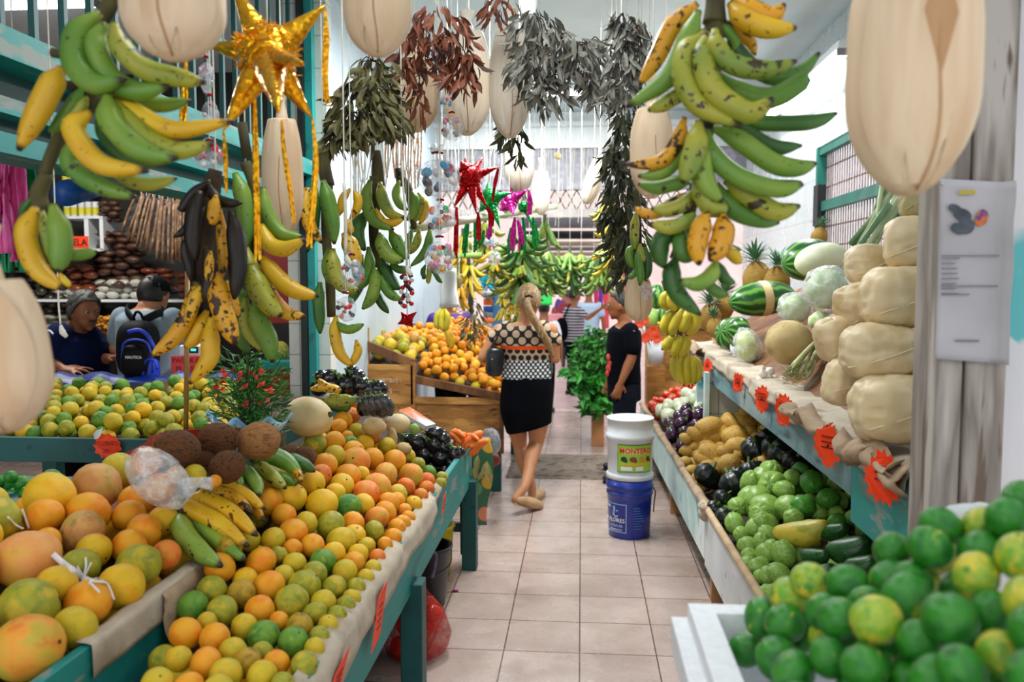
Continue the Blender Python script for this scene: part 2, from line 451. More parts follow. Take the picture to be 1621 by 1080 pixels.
b = MB(); b.box((XR - .02, 6.48, 2.0), (XR + .04, 6.6, 2.3)); b.build('window_hinge', m_darkmetal, g)
box_struct('wall_left', mat('pale_blue_wall_paint', '#c3d1d8', '#b6c6ce', 3, .6, rnd=False), ((-1.72, 5.42, 0), (-1.6, 9.6, ZC)))
box_struct('pillar', m_walltile_x, ((-1.87, 5.3, 0), (-1.60, 5.42, ZC)))
bb = P(486, 500, 5.26)
box_struct('trim_2', mat('near_black_teal', '#041412', '#071d1b', 5, .5, rnd=False), ((bb.x - .028, 5.22, 0), (bb.x + .012, 5.3, ZC)))
bq = P(497, 500, 5.26)
box_struct('trim_3', m_tealmetal, ((bq.x - .03, 5.24, 0), (bq.x + .018, 5.3, ZC)))
box_struct('wall_shop', mat('dark_shop_wall', '#20211f', '#2b2a26', 3, .8), ((-6.2, 7.3, 0), (-1.72, 7.4, ZC)), ((-6.2, 0, 0), (-6.1, 7.4, ZC)))
b = MB(); b.poly([V((.84, 5.62, .56)), V((XR, 5.62, .93)), V((XR, 5.62, 1.02)), V((.84, 5.62, 1.02))], .08, V((0, -1, 0))); struct(b.build('wall_divider', m_walltile_x, origin=(0, 0, 0)))
# weathered post at the right shelf's end, teal and white boarding beside it
p0, p1 = P(1484, 540, 2.0), P(1592, 540, 2.0)
pm = p0.x + (p1.x - p0.x) * .42
bb = MB(); bb.box((p0.x, 2.0, 0), (pm - .003, 2.14, ZC)); bb.box((pm, 1.99, 0), (p1.x, 2.14, ZC))
struct(bb.build('column', m_woodpost, origin=(0, 0, 0), bevel=.004))
box_struct('wall_boarding', mat('flaking_teal_white_paint', '#e3e0e2', '#d6d6da', 4, .7, spots=('#5fb9bb', 5, .55, .03), bump=(14, .5), rnd=False, stretch=(1, 1, .5)), ((p1.x, 2.08, 0), (XR + .1, 2.2, ZC)))
# teal steel beam and barred grille over the left shop front
XB = -1.75
b = MB()
b.box((XB - .10, .6, 2.25), (XB + .07, 5.24, 2.34)); b.box((XB - .1, .6, 1.97), (XB + .07, 5.24, 2.03)); b.box((XB - .09, .6, 2.10), (XB + .02, 5.24, 2.15))
struct(b.build('beam_teal', m_teal, origin=(0, 0, 0)))
b = MB(); b.box((XB - .10, .6, 2.03), (XB - .06, 5.24, 2.25)); struct(b.build('beam_web', m_tealdark, origin=(0, 0, 0)))  # web takes the darker teal to paint in the shade between the flanges
g = thing('window_3', None, None, (XB, 3, 2.34)); g['kind'] = 'structure'
bars = MB()
y = 1.2
while y < 5.2:
    bars.beam((XB, y, 2.34), (XB, y, ZC - .02), .022, .022, up=(0, 1, 0)); y += .16
bars.build('grille_bars', m_tealdark, g)
bar('grille_rail', m_tealmetal, g, ((XB, .6, 2.75), (XB, 5.24, 2.75), .02, .035))
# lamps: fluorescent battens
def batten(loc, ang, L, label, tilt=0):
    t = thing('ceiling_lamp', label, 'ceiling light', loc, 'fluorescent lamps under the ceiling', world=False)
    t.rotation_euler = (tilt, 0, ang)
    b = MB(); b.box((-L / 2, -.05, 0), (L / 2, .05, .05)); lb = b.build('lamp_body', m_white, t, bevel=.006)
    for s_ in (-.025, .025):
        b = MB(); b.tube([(-L / 2 + .03, s_, -.022), (L / 2 - .03, s_, -.022)], .016, 10); b.build('tube', emis('tube_glow', (.93, .97, 1), 9), lb, smooth=True)
    for e in (-1, 1):
        b = MB(); b.box((e * (L / 2 - .03) - .012, -.045, -.04), (e * (L / 2 - .03) + .012, .045, 0)); b.build('end_cap', m_grey, lb)
    return t
batten((1.66, 6.75, 3.07), math.radians(90), 2.2, 'long white fluorescent batten on the right wall above the meshed window')
batten((-.55, 8.0, ZC - .06), 0, 1.2, 'glaring white fluorescent batten in front of the far cross beam')
batten((-.35, 2.2, ZC - .06), math.radians(90), 1.2, 'added white fluorescent batten, out of view above the front of the aisle')  # fitting added out of view to go with the added front light
batten((-.35, 5.0, ZC - .06), math.radians(90), 1.2, 'white fluorescent batten above the woman in the aisle')
batten((-3.6, 5.2, ZC - .06), 0, 1.2, 'white fluorescent batten inside the dry goods shop')
def area(name, loc, rot, sx, sy, pw, c=(1, 1, 1)):
    L = bpy.data.lights.new(name, 'AREA'); L.shape = 'RECTANGLE'; L.size, L.size_y, L.energy, L.color = sx, sy, pw, c
    o = bpy.data.objects.new(name, L); COL.objects.link(o); o.location = loc; o.rotation_euler = rot; return o
# light of those same battens, and daylight from the open street side behind the camera and the far end
area('lamp_light', (1.58, 6.75, 3.0), (0, math.radians(40), 0), .3, 2.2, 45, (.97, .99, 1))
area('lamp_light', (-.35, 2.2, ZC - .12), (0, 0, 0), .3, 1.2, 20, (.97, .99, 1))  # added fill for the front of the aisle, its source is unseen
area('lamp_light', (-.55, 8.0, ZC - .12), (0, 0, 0), 1.2, .3, 85, (.97, .99, 1))
area('lamp_light', (-.35, 5.0, ZC - .12), (0, 0, 0), .3, 1.2, 95, (.97, .99, 1))
area('lamp_light', (-3.6, 5.2, ZC - .12), (0, 0, 0), 1.2, .3, 70, (1, .97, .92))
L = bpy.data.lights.new('street_daylight', 'SUN'); L.energy = .8; L.angle = math.radians(50); L.color = (1, .985, .96)
o = bpy.data.objects.new('street_daylight', L); COL.objects.link(o); o.rotation_euler = (math.radians(58), 0, math.radians(-14)); o.location = (0, -3, 4)
# ------------------------------------------------------------------ crumpled sheet helper
def sheet(name, m, par, fn, nu, nv, amp=.008, fr=9, thick=.002, seed=0, origin=None):
    """paper or cloth from fn(u, v) -> point, crumpled by noise, two-sided with a real thickness"""
    vs = []
    def pt(i, j):
        p = V(fn(i / nu, j / nv)); return p
    g = [[pt(i, j) for j in range(nv + 1)] for i in range(nu + 1)]
    top, bot = [], []
    for i in range(nu + 1):
        for j in range(nv + 1):
            du = g[min(i + 1, nu)][j] - g[max(i - 1, 0)][j]; dv = g[i][min(j + 1, nv)] - g[i][max(j - 1, 0)]
            n = du.cross(dv); n = n.normalized() if n.length > 1e-9 else V((0, 0, 1))
            q = g[i][j] + n * (mnoise.noise(g[i][j] * fr + V((seed, 0, 0))) * amp * 2 + mnoise.noise(g[i][j] * fr * 3.1 + V((seed, 9, 0))) * amp * .7)
            top.append(q); bot.append(q - n * thick)
    vs = top + bot; K = len(top); w_ = nv + 1; fs = []
    for i in range(nu):
        for j in range(nv):
            a = i * w_ + j; fs.append((a, a + w_, a + w_ + 1, a + 1)); fs.append((a + K + 1, a + w_ + 1 + K, a + w_ + K, a + K))
    ring = [i * w_ for i in range(nu + 1)] + [nu * w_ + j for j in range(1, nv + 1)] + [i * w_ + nv for i in range(nu - 1, -1, -1)] + [j for j in range(nv - 1, 0, -1)]
    for k in range(len(ring)):
        a, c = ring[k], ring[(k + 1) % len(ring)]; fs.append((c, a, a + K, c + K))
    b = MB(); b.add(vs, fs); return b.build(name, m, par, smooth=True, origin=origin)
def card(name, pts, th, m, par=None):
    b = MB(); b.poly(pts, th); return b.build(name, m, par)
def lerp(a, b, t): return a + (b - a) * t
def clamp(x, a=0.0, b=1.0): return max(a, min(b, x))

# ------------------------------------------------------------------ long teal counter, aisle side of the left stall
LX, LZ = -.61, .71
def S_orange(x, y):
    """level of the fruit centres on the long counter"""
    s = lerp(.10, .62, clamp((y - 2.1) / 1.0)); d = max(0, LX - .03 - x)
    z = LZ - .0 + s * min(d, .55)
    return z
g = thing('produce_counter', 'long worn teal wooden counter along the aisle, heaped with oranges and grapefruit', 'market counter', (-.9, 3.0, 0))
b = MB(); b.box((LX - .028, 1.2, .46), (LX, 4.72, .70)); b.build('front_board', m_teal, g, bevel=.004)
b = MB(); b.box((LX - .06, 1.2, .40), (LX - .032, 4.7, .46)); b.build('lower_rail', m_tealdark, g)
nx, ny = 12, 20
vs = []
for i in range(nx + 1):
    for j in range(ny + 1):
        x = lerp(LX - .03, -1.2, i / nx); y = lerp(1.2, 4.7, j / ny); vs.append(V((x, y, S_orange(x, y) - .128)))
fs = []
for i in range(nx):
    for j in range(ny):
        a = i * (ny + 1) + j; fs.append((a, a + 1, a + ny + 2, a + ny + 1))
b = MB(); b.add(vs, fs); b.add([p - V((0, 0, .02)) for p in vs], [f[::-1] for f in fs])
b.build('sloped_bed', m_bed, g)
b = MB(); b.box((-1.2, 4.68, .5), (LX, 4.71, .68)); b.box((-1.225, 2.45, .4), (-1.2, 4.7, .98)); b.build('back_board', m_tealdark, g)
for (x, y) in ((-.60, 3.0), (-.60, 4.58), (-.62, 1.45), (-1.16, 3.0), (-1.16, 4.58), (-1.16, 1.45)):
    b = MB(); b.box((x - .05, y - .045, 0), (x + .03, y + .045, .5)); b.build('leg', m_tealdark, g, bevel=.004)
b = MB(); b.beam((-.66, 4.62, .22), (-1.16, 4.62, .22), .03, .05); b.beam((-.66, 4.66, .5), (-.66, 4.68, .05), .03, .04); b.build('brace', m_tealdark, g)
def flap(u, v):
    y = lerp(1.2, 3.42, u); dz = lerp(.13, .085, u) * (1 + .12 * math.sin(u * 23)) * v
    return (LX + .006 + .012 * v + (-.035 if v < .1 else 0), y, .715 - dz)
o = sheet('paper_liner', m_kraftpale, g, flap, 44, 5, .005, 11, .002, 3)
def flap2(u, v):
    y = lerp(3.36, 3.75, u); return (LX + .008 - .03 * (1 - v), y, .725 - .06 * v * (1 - u) - .01)
sheet('paper_liner', m_kraftpale, g, flap2, 10, 4, .004, 11, .002, 5)
# divider between orange bin and grapefruit bin
b = MB(); b.box((-1.095, 1.2, .44), (-1.07, 2.31, .80)); b.box((-1.30, 1.2, .44), (-1.095, 1.63, .70)); b.build('divider_board', m_teal, g, bevel=.003)
def flap3(u, v):
    y = lerp(1.72, 2.31, u); return (-1.10 + .04 * v / .4, y, .806) if v < .4 else (-1.062, y, .804 - .075 * (v - .4) / .6)
sheet('paper_liner', m_kraftpale, g, flap3, 16, 10, .002, 12, .002, 8)
def flap4(u, v):
    y = lerp(2.02, 2.33, u); d = .24 * (1 - abs(u - .45) * 1.1) * v; return (-1.055 + .012 * v, y, .806 - d)
sheet('paper_scrap', m_kraft, g, flap4, 10, 8, .01, 14, .002, 2)
def S_grape(x, y): return .80 + .08 * (y - 1.6) - .26 * (x + 1.09)
vs = [V((x, y, S_grape(x, y) - .16)) for x in (-1.098, -1.95) for y in (1.2, 2.5)]
b = MB(); b.add(vs + [p - V((0, 0, .02)) for p in vs], [(0, 1, 3, 2), (4, 6, 7, 5), (0, 2, 6, 4), (1, 5, 7, 3), (0, 4, 5, 1), (2, 3, 7, 6)])
b.build('side_bed', m_bed, g)
for (x, y) in ((-1.9, 1.4), (-1.9, 2.4)):
    b = MB(); b.box((x - .04, y - .04, 0), (x + .04, y + .04, .72)); b.build('leg', m_tealdark, g)
# orange price cards on the counter front
def price_card(px1, py1, px2, py2, w_, label):
    p, q = PX(px1, py1, LX + .024), PX(px2, py2, LX + .024)
    u = V((0, 1, .12)) * w_
    t = thing('price_card', label, 'price card', (p.x, p.y, q.z), 'orange cards on the long teal counter')
    o = card('card', [p - u * .5, p + u * .5, q + u * .4, q - u * .6], .0015, m_orangetag, t)
    b = MB()
    for k in range(4):
        c = lerp(p, q, .3 + k * .14); b.box((c.x + .0005, c.y - w_ * .25, c.z - .003), (c.x + .0016, c.y + w_ * .2, c.z + .002))
    b.build('lettering', m_black, t)
price_card(606, 932, 596, 1016, .11, 'tall orange price card hanging from the teal board above the counter leg')
price_card(542, 1045, 528, 1110, .13, 'orange price card nearest the camera on the teal counter board')
price_card(704, 783, 701, 812, .07, 'small orange price card farthest along the teal counter board')

# ------------------------------------------------------------------ lime stand behind it
q0, q1 = P(-30, 690, 3.45), P(378, 690, 3.45)
LTZ = q0.z
def S_lime(x, y): return LTZ + .015 + .10 * (y - 3.5)
g = thing('lime_stand', 'dark teal stand of green and yellow limes below the two men', 'market stand', (-2.0, 3.9, 0))
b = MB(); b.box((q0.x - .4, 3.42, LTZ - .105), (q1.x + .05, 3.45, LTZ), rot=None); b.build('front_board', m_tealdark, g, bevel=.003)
vs = [V((x, y, S_lime(x, y) - .072)) for x in (q0.x - .4, q1.x + .15) for y in (3.45, 4.5)]
b = MB(); b.add(vs + [p - V((0, 0, .02)) for p in vs], [(0, 1, 3, 2), (4, 6, 7, 5), (0, 2, 6, 4), (1, 5, 7, 3), (0, 4, 5, 1), (2, 3, 7, 6)]); b.build('bed', m_bed, g)
for x in (q0.x - .3, q1.x):
    for y in (3.5, 4.4):
        b = MB(); b.box((x - .04, y - .04, 0), (x + .04, y + .04, S_lime(x, y) - .09)); b.build('leg', m_tealdark, g)
c = [P(228, 606, 4.45), P(345, 596, 4.45), P(372, 600, 4.45), P(375, 640, 4.45), P(228, 640, 4.45)]
b = MB(); b.poly(c, .01, V((0, -1, 0))); b.build('cardboard_back', m_kraft, g)
def tarp(u, v):
    p = P(lerp(60, 372, u), 594, 4.52); return (p.x, p.y + .1 * v, p.z + .02 * math.sin(u * 30) * .5 - .05 * (1 - v))
sheet('tarp_edge', m_blueplastic, g, tarp, 40, 4, .01, 9, .002)
# dark boxes in the shade beneath
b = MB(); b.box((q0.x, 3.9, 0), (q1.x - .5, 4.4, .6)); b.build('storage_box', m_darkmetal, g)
# starburst-torn price card on its board
pc = P(170, 706, 3.40); t = thing('price_card', 'torn orange price card with curled corner on the dark teal board', 'price card', pc)
pts = []
for k in range(22):
    a = 2 * PI * k / 22; rr = (.058 if k % 2 else .052) * (1 + .1 * math.sin(k * 3.1)); pts.append(pc + V((rr * 1.05 * math.cos(a), -.005 * math.sin(a * 2), rr * .95 * math.sin(a))))
b = MB(); b.poly(pts[::-1], .0015, V((0, -1, 0))); b.build('card', m_orangetag, t)
b = MB(); b.leaf(pc + V((-.05, -.01, .03)), V((.5, -.3, .6)), .06, .03, .3, V((0, -1, 0))); b.build('curled_corner', m_white, t)
me = text_mesh('ECONTO', .026)
o = inst('lettering', me, V((0.006, -.012, .012)), (math.radians(90), 0, 0), 1, t); me.materials.append(mat('faded_ink', '#8a1c08'))
me = text_mesh('20', .026); o = inst('lettering', me, V((-.004, -.012, -.02)), (math.radians(90), 0, 0), 1, t); me.materials.append(MATS['faded_ink'])
# red tray with the coconuts
a = [P(182, 726, 2.72), P(232, 700, 2.72), P(236, 691, 2.72), P(262, 683, 2.72), P(345, 679, 2.9)]
t = thing('fruit_tray', 'shallow red plastic tray behind the coconuts', 'tray', P(262, 725, 2.75))
b = MB()
for k in range(len(a) - 1):
    p, q = a[k], a[k + 1]; lo = V((0, 0, .11))
    b.poly([p, q, q - lo, p - lo], .012, V((0, -1, 0)))
b.build('rim', m_redplastic, t)
b = MB(); b.box((a[0].x, a[0].y - .35, a[0].z - .14), (a[4].x, a[4].y, a[0].z - .125)); b.build('tray_floor', m_redplastic, t)
# bamboo stick standing among the limes
p, q = P(293, 682, 3.55), P(297, 430, 3.55)
b = MB(); b.tube([p - V((0, 0, .1)), q], .011, 8); tag(b.build('bamboo_stick', mat('bamboo', '#a57f43', '#8b672f', 6, .5, stretch=(1, 1, .2)), smooth=True), 'upright bamboo stick standing in the limes below the ripe plantains', 'stick')

# ------------------------------------------------------------------ wooden orange stall beside the woman
Yc = 6.25
def pw(px, py, Y=Yc): return P(px, py, Y)
g = thing('fruit_stall', 'brown wooden stall of oranges with sloping rails beside the woman', 'market stall', (-1.1, 6.4, 0))
xa, xm, xr = pw(556, 600).x, pw(655, 600).x, pw(797, 600).x
zt, zb = pw(700, 640).z, pw(700, 691).z
b = MB(); b.box((xa, Yc, zb), (xr, Yc + .025, zt - .003)); b.build('lower_front', m_crate, g, bevel=.004)
b = MB(); b.box((xm, Yc - .012, zt), (xr - .02, Yc + .02, pw(700, 629).z)); b.build('front_rail', m_crate, g, bevel=.003)
b = MB(); b.box((xa, Yc - .02, pw(600, 640).z), (xm, Yc + .01, pw(600, 577).z)); b.build('side_panel', m_crate, g, bevel=.004)
b = MB(); b.beam(pw(548, 534), pw(657, 577), .03, .07, (0, 0, 1)); b.build('sloping_rail', m_brownwood, g, bevel=.003)
b = MB(); b.beam(pw(655, 600), pw(796, 629), .03, .06, (0, 0, 1)); b.build('sloping_rail', m_brownwood, g, bevel=.003)
b = MB(); b.box((xm - .02, Yc - .02, zb), (xm + .015, Yc + .03, pw(655, 573).z)); b.build('corner_post', m_crate, g)
b = MB(); b.box((xr - .03, Yc - .005, .3), (xr, Yc + .04, pw(797, 624).z)); b.build('corner_post', m_brownwood, g)
b = MB(); b.box((pw(572, 520).x, Yc, pw(572, 575).z), (pw(583, 520).x, Yc + .03, pw(572, 519).z)); b.box((xa, Yc + .02, pw(572, 575).z), (xa + .02, Yc + 1.5, pw(572, 527).z)); b.build('end_board', m_crate, g)
b = MB(); b.box((xr, Yc, pw(797, 668).z), (xr + .025, Yc + 1.6, pw(797, 624).z)); b.build('aisle_board', m_crate, g, bevel=.004)
def S_far(x, y): return pw(797, 622).z + .30 * (xr - x) + .14 * (y - Yc)
vs = [V((x, y, S_far(x, y) - .09)) for x in (xa, xr) for y in (Yc + .02, Yc + 1.6)]
b = MB(); b.add(vs + [p - V((0, 0, .02)) for p in vs], [(0, 1, 3, 2), (4, 6, 7, 5), (0, 2, 6, 4), (1, 5, 7, 3), (0, 4, 5, 1), (2, 3, 7, 6)]); b.build('bed', m_bed, g)
for x, y in ((xa + .05, Yc + .06), (xr - .07, Yc + .08), (xr - .02, Yc + 1.45), (xa + .05, Yc + 1.45)):
    b = MB(); b.box((x - .045, y - .04, 0), (x + .045, y + .04, zb + .1)); b.build('leg', m_tealdark, g)
# worn white chalk lettering on the side panel
t0 = pw(606, 604)
me = text_mesh('naranja', .062); me.materials.append(mat('chalk', '#e8e0d0', '#b98a52', 40, .9))
inst('lettering', me, pw(618, 601) - g.location + V((0, -.024, 0)), (PI / 2, 0, 0), 1, g)
me2 = text_mesh('$ 15', .055); me2.materials.append(MATS['chalk']); inst('lettering', me2, pw(612, 619) - g.location + V((0, -.024, 0)), (PI / 2, 0, 0), 1, g)

# ------------------------------------------------------------------ right lower counter
ra, rb = PZ(1222, 975, .48), PZ(1014, 640, .48)
dR = (rb - ra).normalized()
ra2 = ra - dR * .9
def xfront(y): return ra.x + (rb.x - ra.x) * (y - ra.y) / (rb.y - ra.y)
def S_veg(x, y): return .47 + .42 * (x - xfront(y))
g = thing('vegetable_counter', 'low pale green counter of vegetables along the right of the aisle', 'market counter', (1.1, 4.8, 0))
m_pale = mat('pale_green_panel', '#cfe6e2', '#b5d6d3', 3, .5, c3='#e4efec', spots=('#4fa6b8', 4, .62, .05), bump=(20, .25), rnd=False)
m_wht2 = mat('scuffed_white_panel', '#dfe3e4', '#c9cfd1', 4, .5, spots=('#8e979b', 12, .66, .05), rnd=False)
ym = 4.15
def along(y): return V((xfront(y), y, 0))
b = MB(); b.poly([along(ym + .02) + V((0, 0, .22)), along(7.7) + V((0, 0, .22)), along(7.7) + V((0, 0, .47)), along(ym + .02) + V((0, 0, .47))], .03, V((-1, 0, 0))); b.build('front_panel', m_pale, g)
b = MB(); b.poly([along(2.24) + V((0, 0, .2)), along(ym) + V((0, 0, .2)), along(ym) + V((0, 0, .47)), along(2.24) + V((0, 0, .47))], .03, V((-1, 0, 0))); b.build('front_panel', m_wht2, g)
b = MB(); b.tube([along(2.24) + V((.0, 0, .485)), along(3.0) + V((-.004, 0, .492)), along(ym + .1) + V((.004, 0, .485))], .017, 8, 6); b.build('edge_pole', mat('peeled_branch', '#d9bd96', '#c3a27a', 10, .7, bump=(25, .5)), g, smooth=True)
def lin(u, v):
    y = lerp(4.15, 7.7, u); p = along(y); return (p.x - .012 + .05 * v, y, .478 + .018 * math.sin(v * 3) + .004 * math.sin(u * 40))
sheet('paper_liner', m_kraft, g, lin, 50, 4, .007, 10, .003)
b = MB()
for k in range(7):
    c = along(ym) + V((-.012, R(-.05, .05), .47 + R(-.02, .03))); b.ell(c, (.02, R(.02, .05), R(.015, .03)), 8, 6, (R(0, 1), R(0, 1), R(0, 1)))
b.build('cloth_knot', m_kraftpale, g, smooth=True)
for y, hh in ((3.1, .4), (ym + .05, .45), (5.8, .45), (7.6, .45)):
    p = along(y); b = MB(); b.box((p.x + .04, y - .03, 0), (p.x + .11, y + .03, hh)); b.build('leg', mat('pale_leg_wood', '#b48a58', '#93693c', 8, .7), g)
    b = MB(); b.box((1.6, y - .03, 0), (1.67, y + .03, .8)); b.build('leg', MATS['pale_leg_wood'], g)
vs = []
for y in (2.24, 3.5, 5.0, 6.5, 7.7):
    for x in (xfront(y) + .02, 1.73): vs.append(V((x, y, S_veg(x, y) - .13)))
fs = [(2 * i, 2 * i + 1, 2 * i + 3, 2 * i + 2) for i in range(4)]
b = MB(); b.add(vs, fs); b.add([p - V((0, 0, .02)) for p in vs], [f[::-1] for f in fs]); b.build('sloped_bed', m_bed, g)
b = MB(); b.box((.80, 5.55, .3), (.83, 5.62, 1.0)); b.build('bin_divider', m_pale, g)
# cardboard sheet under the near end of the shelf
c = P(1400, 900, 2.45)
b = MB(); b.poly([P(1392, 915, 2.5), P(1421, 812, 2.5), P(1458, 822, 2.5), P(1462, 915, 2.5)], .012, V((0, -1, 0))); tag(b.build('cardboard_sheet', m_crate, bevel=.003), 'brown cardboard sheet leaning under the near end of the right shelf', 'cardboard')

# ------------------------------------------------------------------ right upper shelf
XS, ZS = .86, 1.10
g = thing('display_shelf', 'grey and teal plank shelf of melons and husk packs with orange stars on its edge', 'shelf', (1.3, 4.4, .9))
b = MB(); b.box((XS + .026, 2.15, ZS - .045), (XR, 6.85, ZS - .015)); b.build('shelf_board', m_brownwood, g)
m_fasc = mat('weathered_teal_board', '#6f8f92', '#557a80', 6, .7, c3='#8b9a98', spots=('#3d5357', 9, .6, .08), bump=(24, .5), stretch=(1, .2, 1), rnd=False)
def S_up(x, y): return ZS + .02 + .62 * max(0, x - 1.0)
b = MB(); b.poly([V((.98, 2.9, ZS)), V((.98, 6.8, ZS)), V((1.74, 6.8, ZS + .46)), V((1.74, 2.9, ZS + .46))], .02, V((-.5, 0, 1))); b.build('sloped_back', m_brownwood, g)
b = MB(); b.box((XS, 2.75, ZS - .19), (XS + .025, 6.85, ZS)); b.build('edge_board', m_fasc, g, bevel=.003)
b = MB(); b.box((XS, 2.14, ZS - .27), (XS + .025, 2.745, ZS + .0)); b.build('edge_board', m_teal, g, bevel=.003)
b = MB(); b.box((XS + .002, 6.38, .4), (XS + .07, 6.46, ZS - .19)); b.build('support_post', m_pale, g)
b = MB(); b.box((XS + .03, 2.2, ZS - .12), (XR, 2.26, ZS - .045)); b.box((XS + .03, 4.4, ZS - .12), (XR, 4.46, ZS - .045)); b.build('bracket', m_brownwood, g)
def lin2(u, v):
    y = lerp(2.25, 6.85, u); hang = .045 + .05 * (mnoise.noise(V((y * 3, 2, 0))) + .5)
    if v < .5: return (lerp(XS + .18, XS - .008, v * 2), y, ZS + .012)
    return (XS - .012 - .012 * (v - .5), y, ZS + .008 - hang * (v - .5) * 2)
sheet('paper_liner', m_kraftpale, g, lin2, 110, 8, .011, 8, .003, 4)
def fold(y0, y1, dz, s_):
    def f(u, v):
        y = lerp(y0, y1, u); return (XS - .02 - .05 * math.sin(v * PI) , y, ZS + .03 - dz * v - .02 * math.sin(u * 9))
    return sheet('paper_fold', m_kraft, g, f, 14, 6, .014, 12, .003, s_)
fold(2.2, 2.75, .09, 1); fold(2.25, 2.6, .05, 6); fold(5.9, 6.8, .06, 3); fold(2.9, 3.4, .06, 4)
# orange star cards pinned along the shelf edge
STARS = [(1120, 580, .043), (1168, 606, .043), (1206, 632, .05), (1241, 650, .055), (1311, 706, .06), (1399, 757, .062)]
for i, (px, py, rr) in enumerate(STARS):
    c = PX(px, py, XS - .012 - .55 * rr); t = thing('price_star', f'orange starburst price card, {nth(i)} from the far end of the right shelf edge', 'price card', c, 'orange stars on the right shelf edge')
    pts = []
    for k in range(28):
        a = 2 * PI * k / 28; q = rr * (1.0 if k % 2 else .8) * (1 + .06 * math.sin(i * 3 + k)); pts.append(c + V((-.55 * math.cos(a) * q + .004 * math.sin(a * 3 + i), math.cos(a) * q * .85, math.sin(a) * q * 1.3)))
    b = MB(); b.poly(pts[::-1], .0015, V((-.85, -.55, 0))); b.build('card', m_orangetag, t)
    b = MB(); b.ell(c + V((-.002, -.001, 0)), .005, 8, 6); b.build('pin', m_darkmetal, t, smooth=True)
    b = MB()
    for k in range(3): u_ = V((-.55, .85, 0)) * rr * .42; q = c + V((-.003, -.002, rr * (.5 - k * .3))); b.beam(q - u_, q + u_, .0012, rr * .08)
    b.build('lettering', mat('dark_red_ink', '#7a1606'), t)
# ------------------------------------------------------------------ foam box in the near right corner
BX0, BX1, BY0, BY1, BZ = .2, .98, .72, 1.56, 1.0
g = thing('foam_box', 'white foam box heaped with green limes, nearest on the right', 'box', (.6, 1.1, .62))
m_foam = mat('white_foam', '#eef1f4', '#e3e7ec', 60, .7, bump=(120, .2), rnd=False)
b = MB()
for lo, hi in (((BX0, BY0, .66), (BX0 + .045, BY1, BZ)), ((BX1 - .045, BY0, .66), (BX1, BY1, BZ)), ((BX0 + .045, BY1 - .045, .66), (BX1 - .045, BY1, BZ)), ((BX0 + .045, BY0, .66), (BX1 - .045, BY0 + .045, BZ)), ((BX0, BY0, .62), (BX1, BY1, .66))): b.box(lo, hi)
b.build('box_walls', m_foam, g)
b = MB(); b.box((BX0 - .028, BY0 - .02, BZ - .09), (BX0, BY1 + .02, BZ - .035)); b.box((BX0, BY1, BZ - .09), (BX1, BY1 + .02, BZ - .035)); b.build('rim_ledge', m_foam, g)
g = thing('packing_crate', 'plain wooden crate table that carries the foam box of limes', 'crate', (.6, 1.1, 0))
b = MB(); b.box((.24, .76, .58), (.96, 1.52, .62)); b.build('top', m_crate, g)
for x in (.27, .93):
    for y in (.8, 1.48):
        b = MB(); b.box((x - .03, y - .03, 0), (x + .03, y + .03, .58)); b.build('leg', m_crate, g)
# ------------------------------------------------------------------ fruit meshes and skins
def citrus(name, c1, c2, c3=None, spot=None):
    return mat(name, c1, c2, 1.1, .42, c3=c3, spots=(spot[0], 1.5, spot[2] - .06, .2), spots2=('#6f5a1e', 17, .70, .05), bump=(45, .3, .02), lo=.36, hi=.64, spec=.38)
SK = dict(
    O=citrus('orange_skin', '#ec8a0c', '#f2a118', '#eeaa1e', ('#d9b02a', 7, .66, .14)),
    Y=citrus('yellow_skin', '#efb016', '#f0bf22', '#e2b81e', ('#b9a41e', 8, .66, .12)),
    Gy=citrus('green_yellow_skin', '#dab81f', '#c9b626', '#e3b523', ('#a3a52a', 9, .62, .15)),
    G=citrus('mottled_green_skin', '#b5ab28', '#959a28', '#cdb22a', ('#6f8424', 10, .6, .12)),
    dG=citrus('dark_green_skin', '#4f8f2d', '#6f9a2e', '#3a7a28', ('#a8b03a', 8, .66, .1)),
    R=citrus('red_orange_skin', '#ea6a1c', '#f0842a', '#ec9a34', ('#d9452a', 6, .6, .15)),
    OB=citrus('blushed_grapefruit_skin', '#ee8f2c', '#f0a437', '#c9b23a', ('#e8702e', 5, .58, .18)),
    B=citrus('russet_skin', '#c98b4a', '#d9a05a', '#c2a24a', ('#8f7a3a', 14, .6, .1)),
    P=citrus('papaya_skin', '#e89a4e', '#efa55a', '#e8b24a', ('#c96f3a', 6, .66, .12)),
    br=citrus('browned_skin', '#a8841e', '#c29a22', '#8f7a22', ('#5f4a1a', 9, .6, .1)),
    lime=mat('lime_skin', '#187a18', '#2f8c1e', 1.2, .3, c3='#0f6a1a', spots=('#b9c23a', 1.1, .63, .12), bump=(45, .25, .02), spec=.6),
    limeY=mat('yellow_lime_skin', '#6fae24', '#a8bf35', 1.2, .3, c3='#3f9422', spots=('#d9c93a', 1.1, .52, .12), bump=(45, .25, .02), spec=.6),
)
WORD = dict(O='orange', Y='yellow', Gy='greenish yellow', G='mottled green', dG='dark green', R='red-blushed', OB='orange-blushed', B='russet', P='pale orange', br='browned')
m_stem = mat('stem_scar', '#5a5226', '#3f3a1c', 30, .9)
_mc = {}
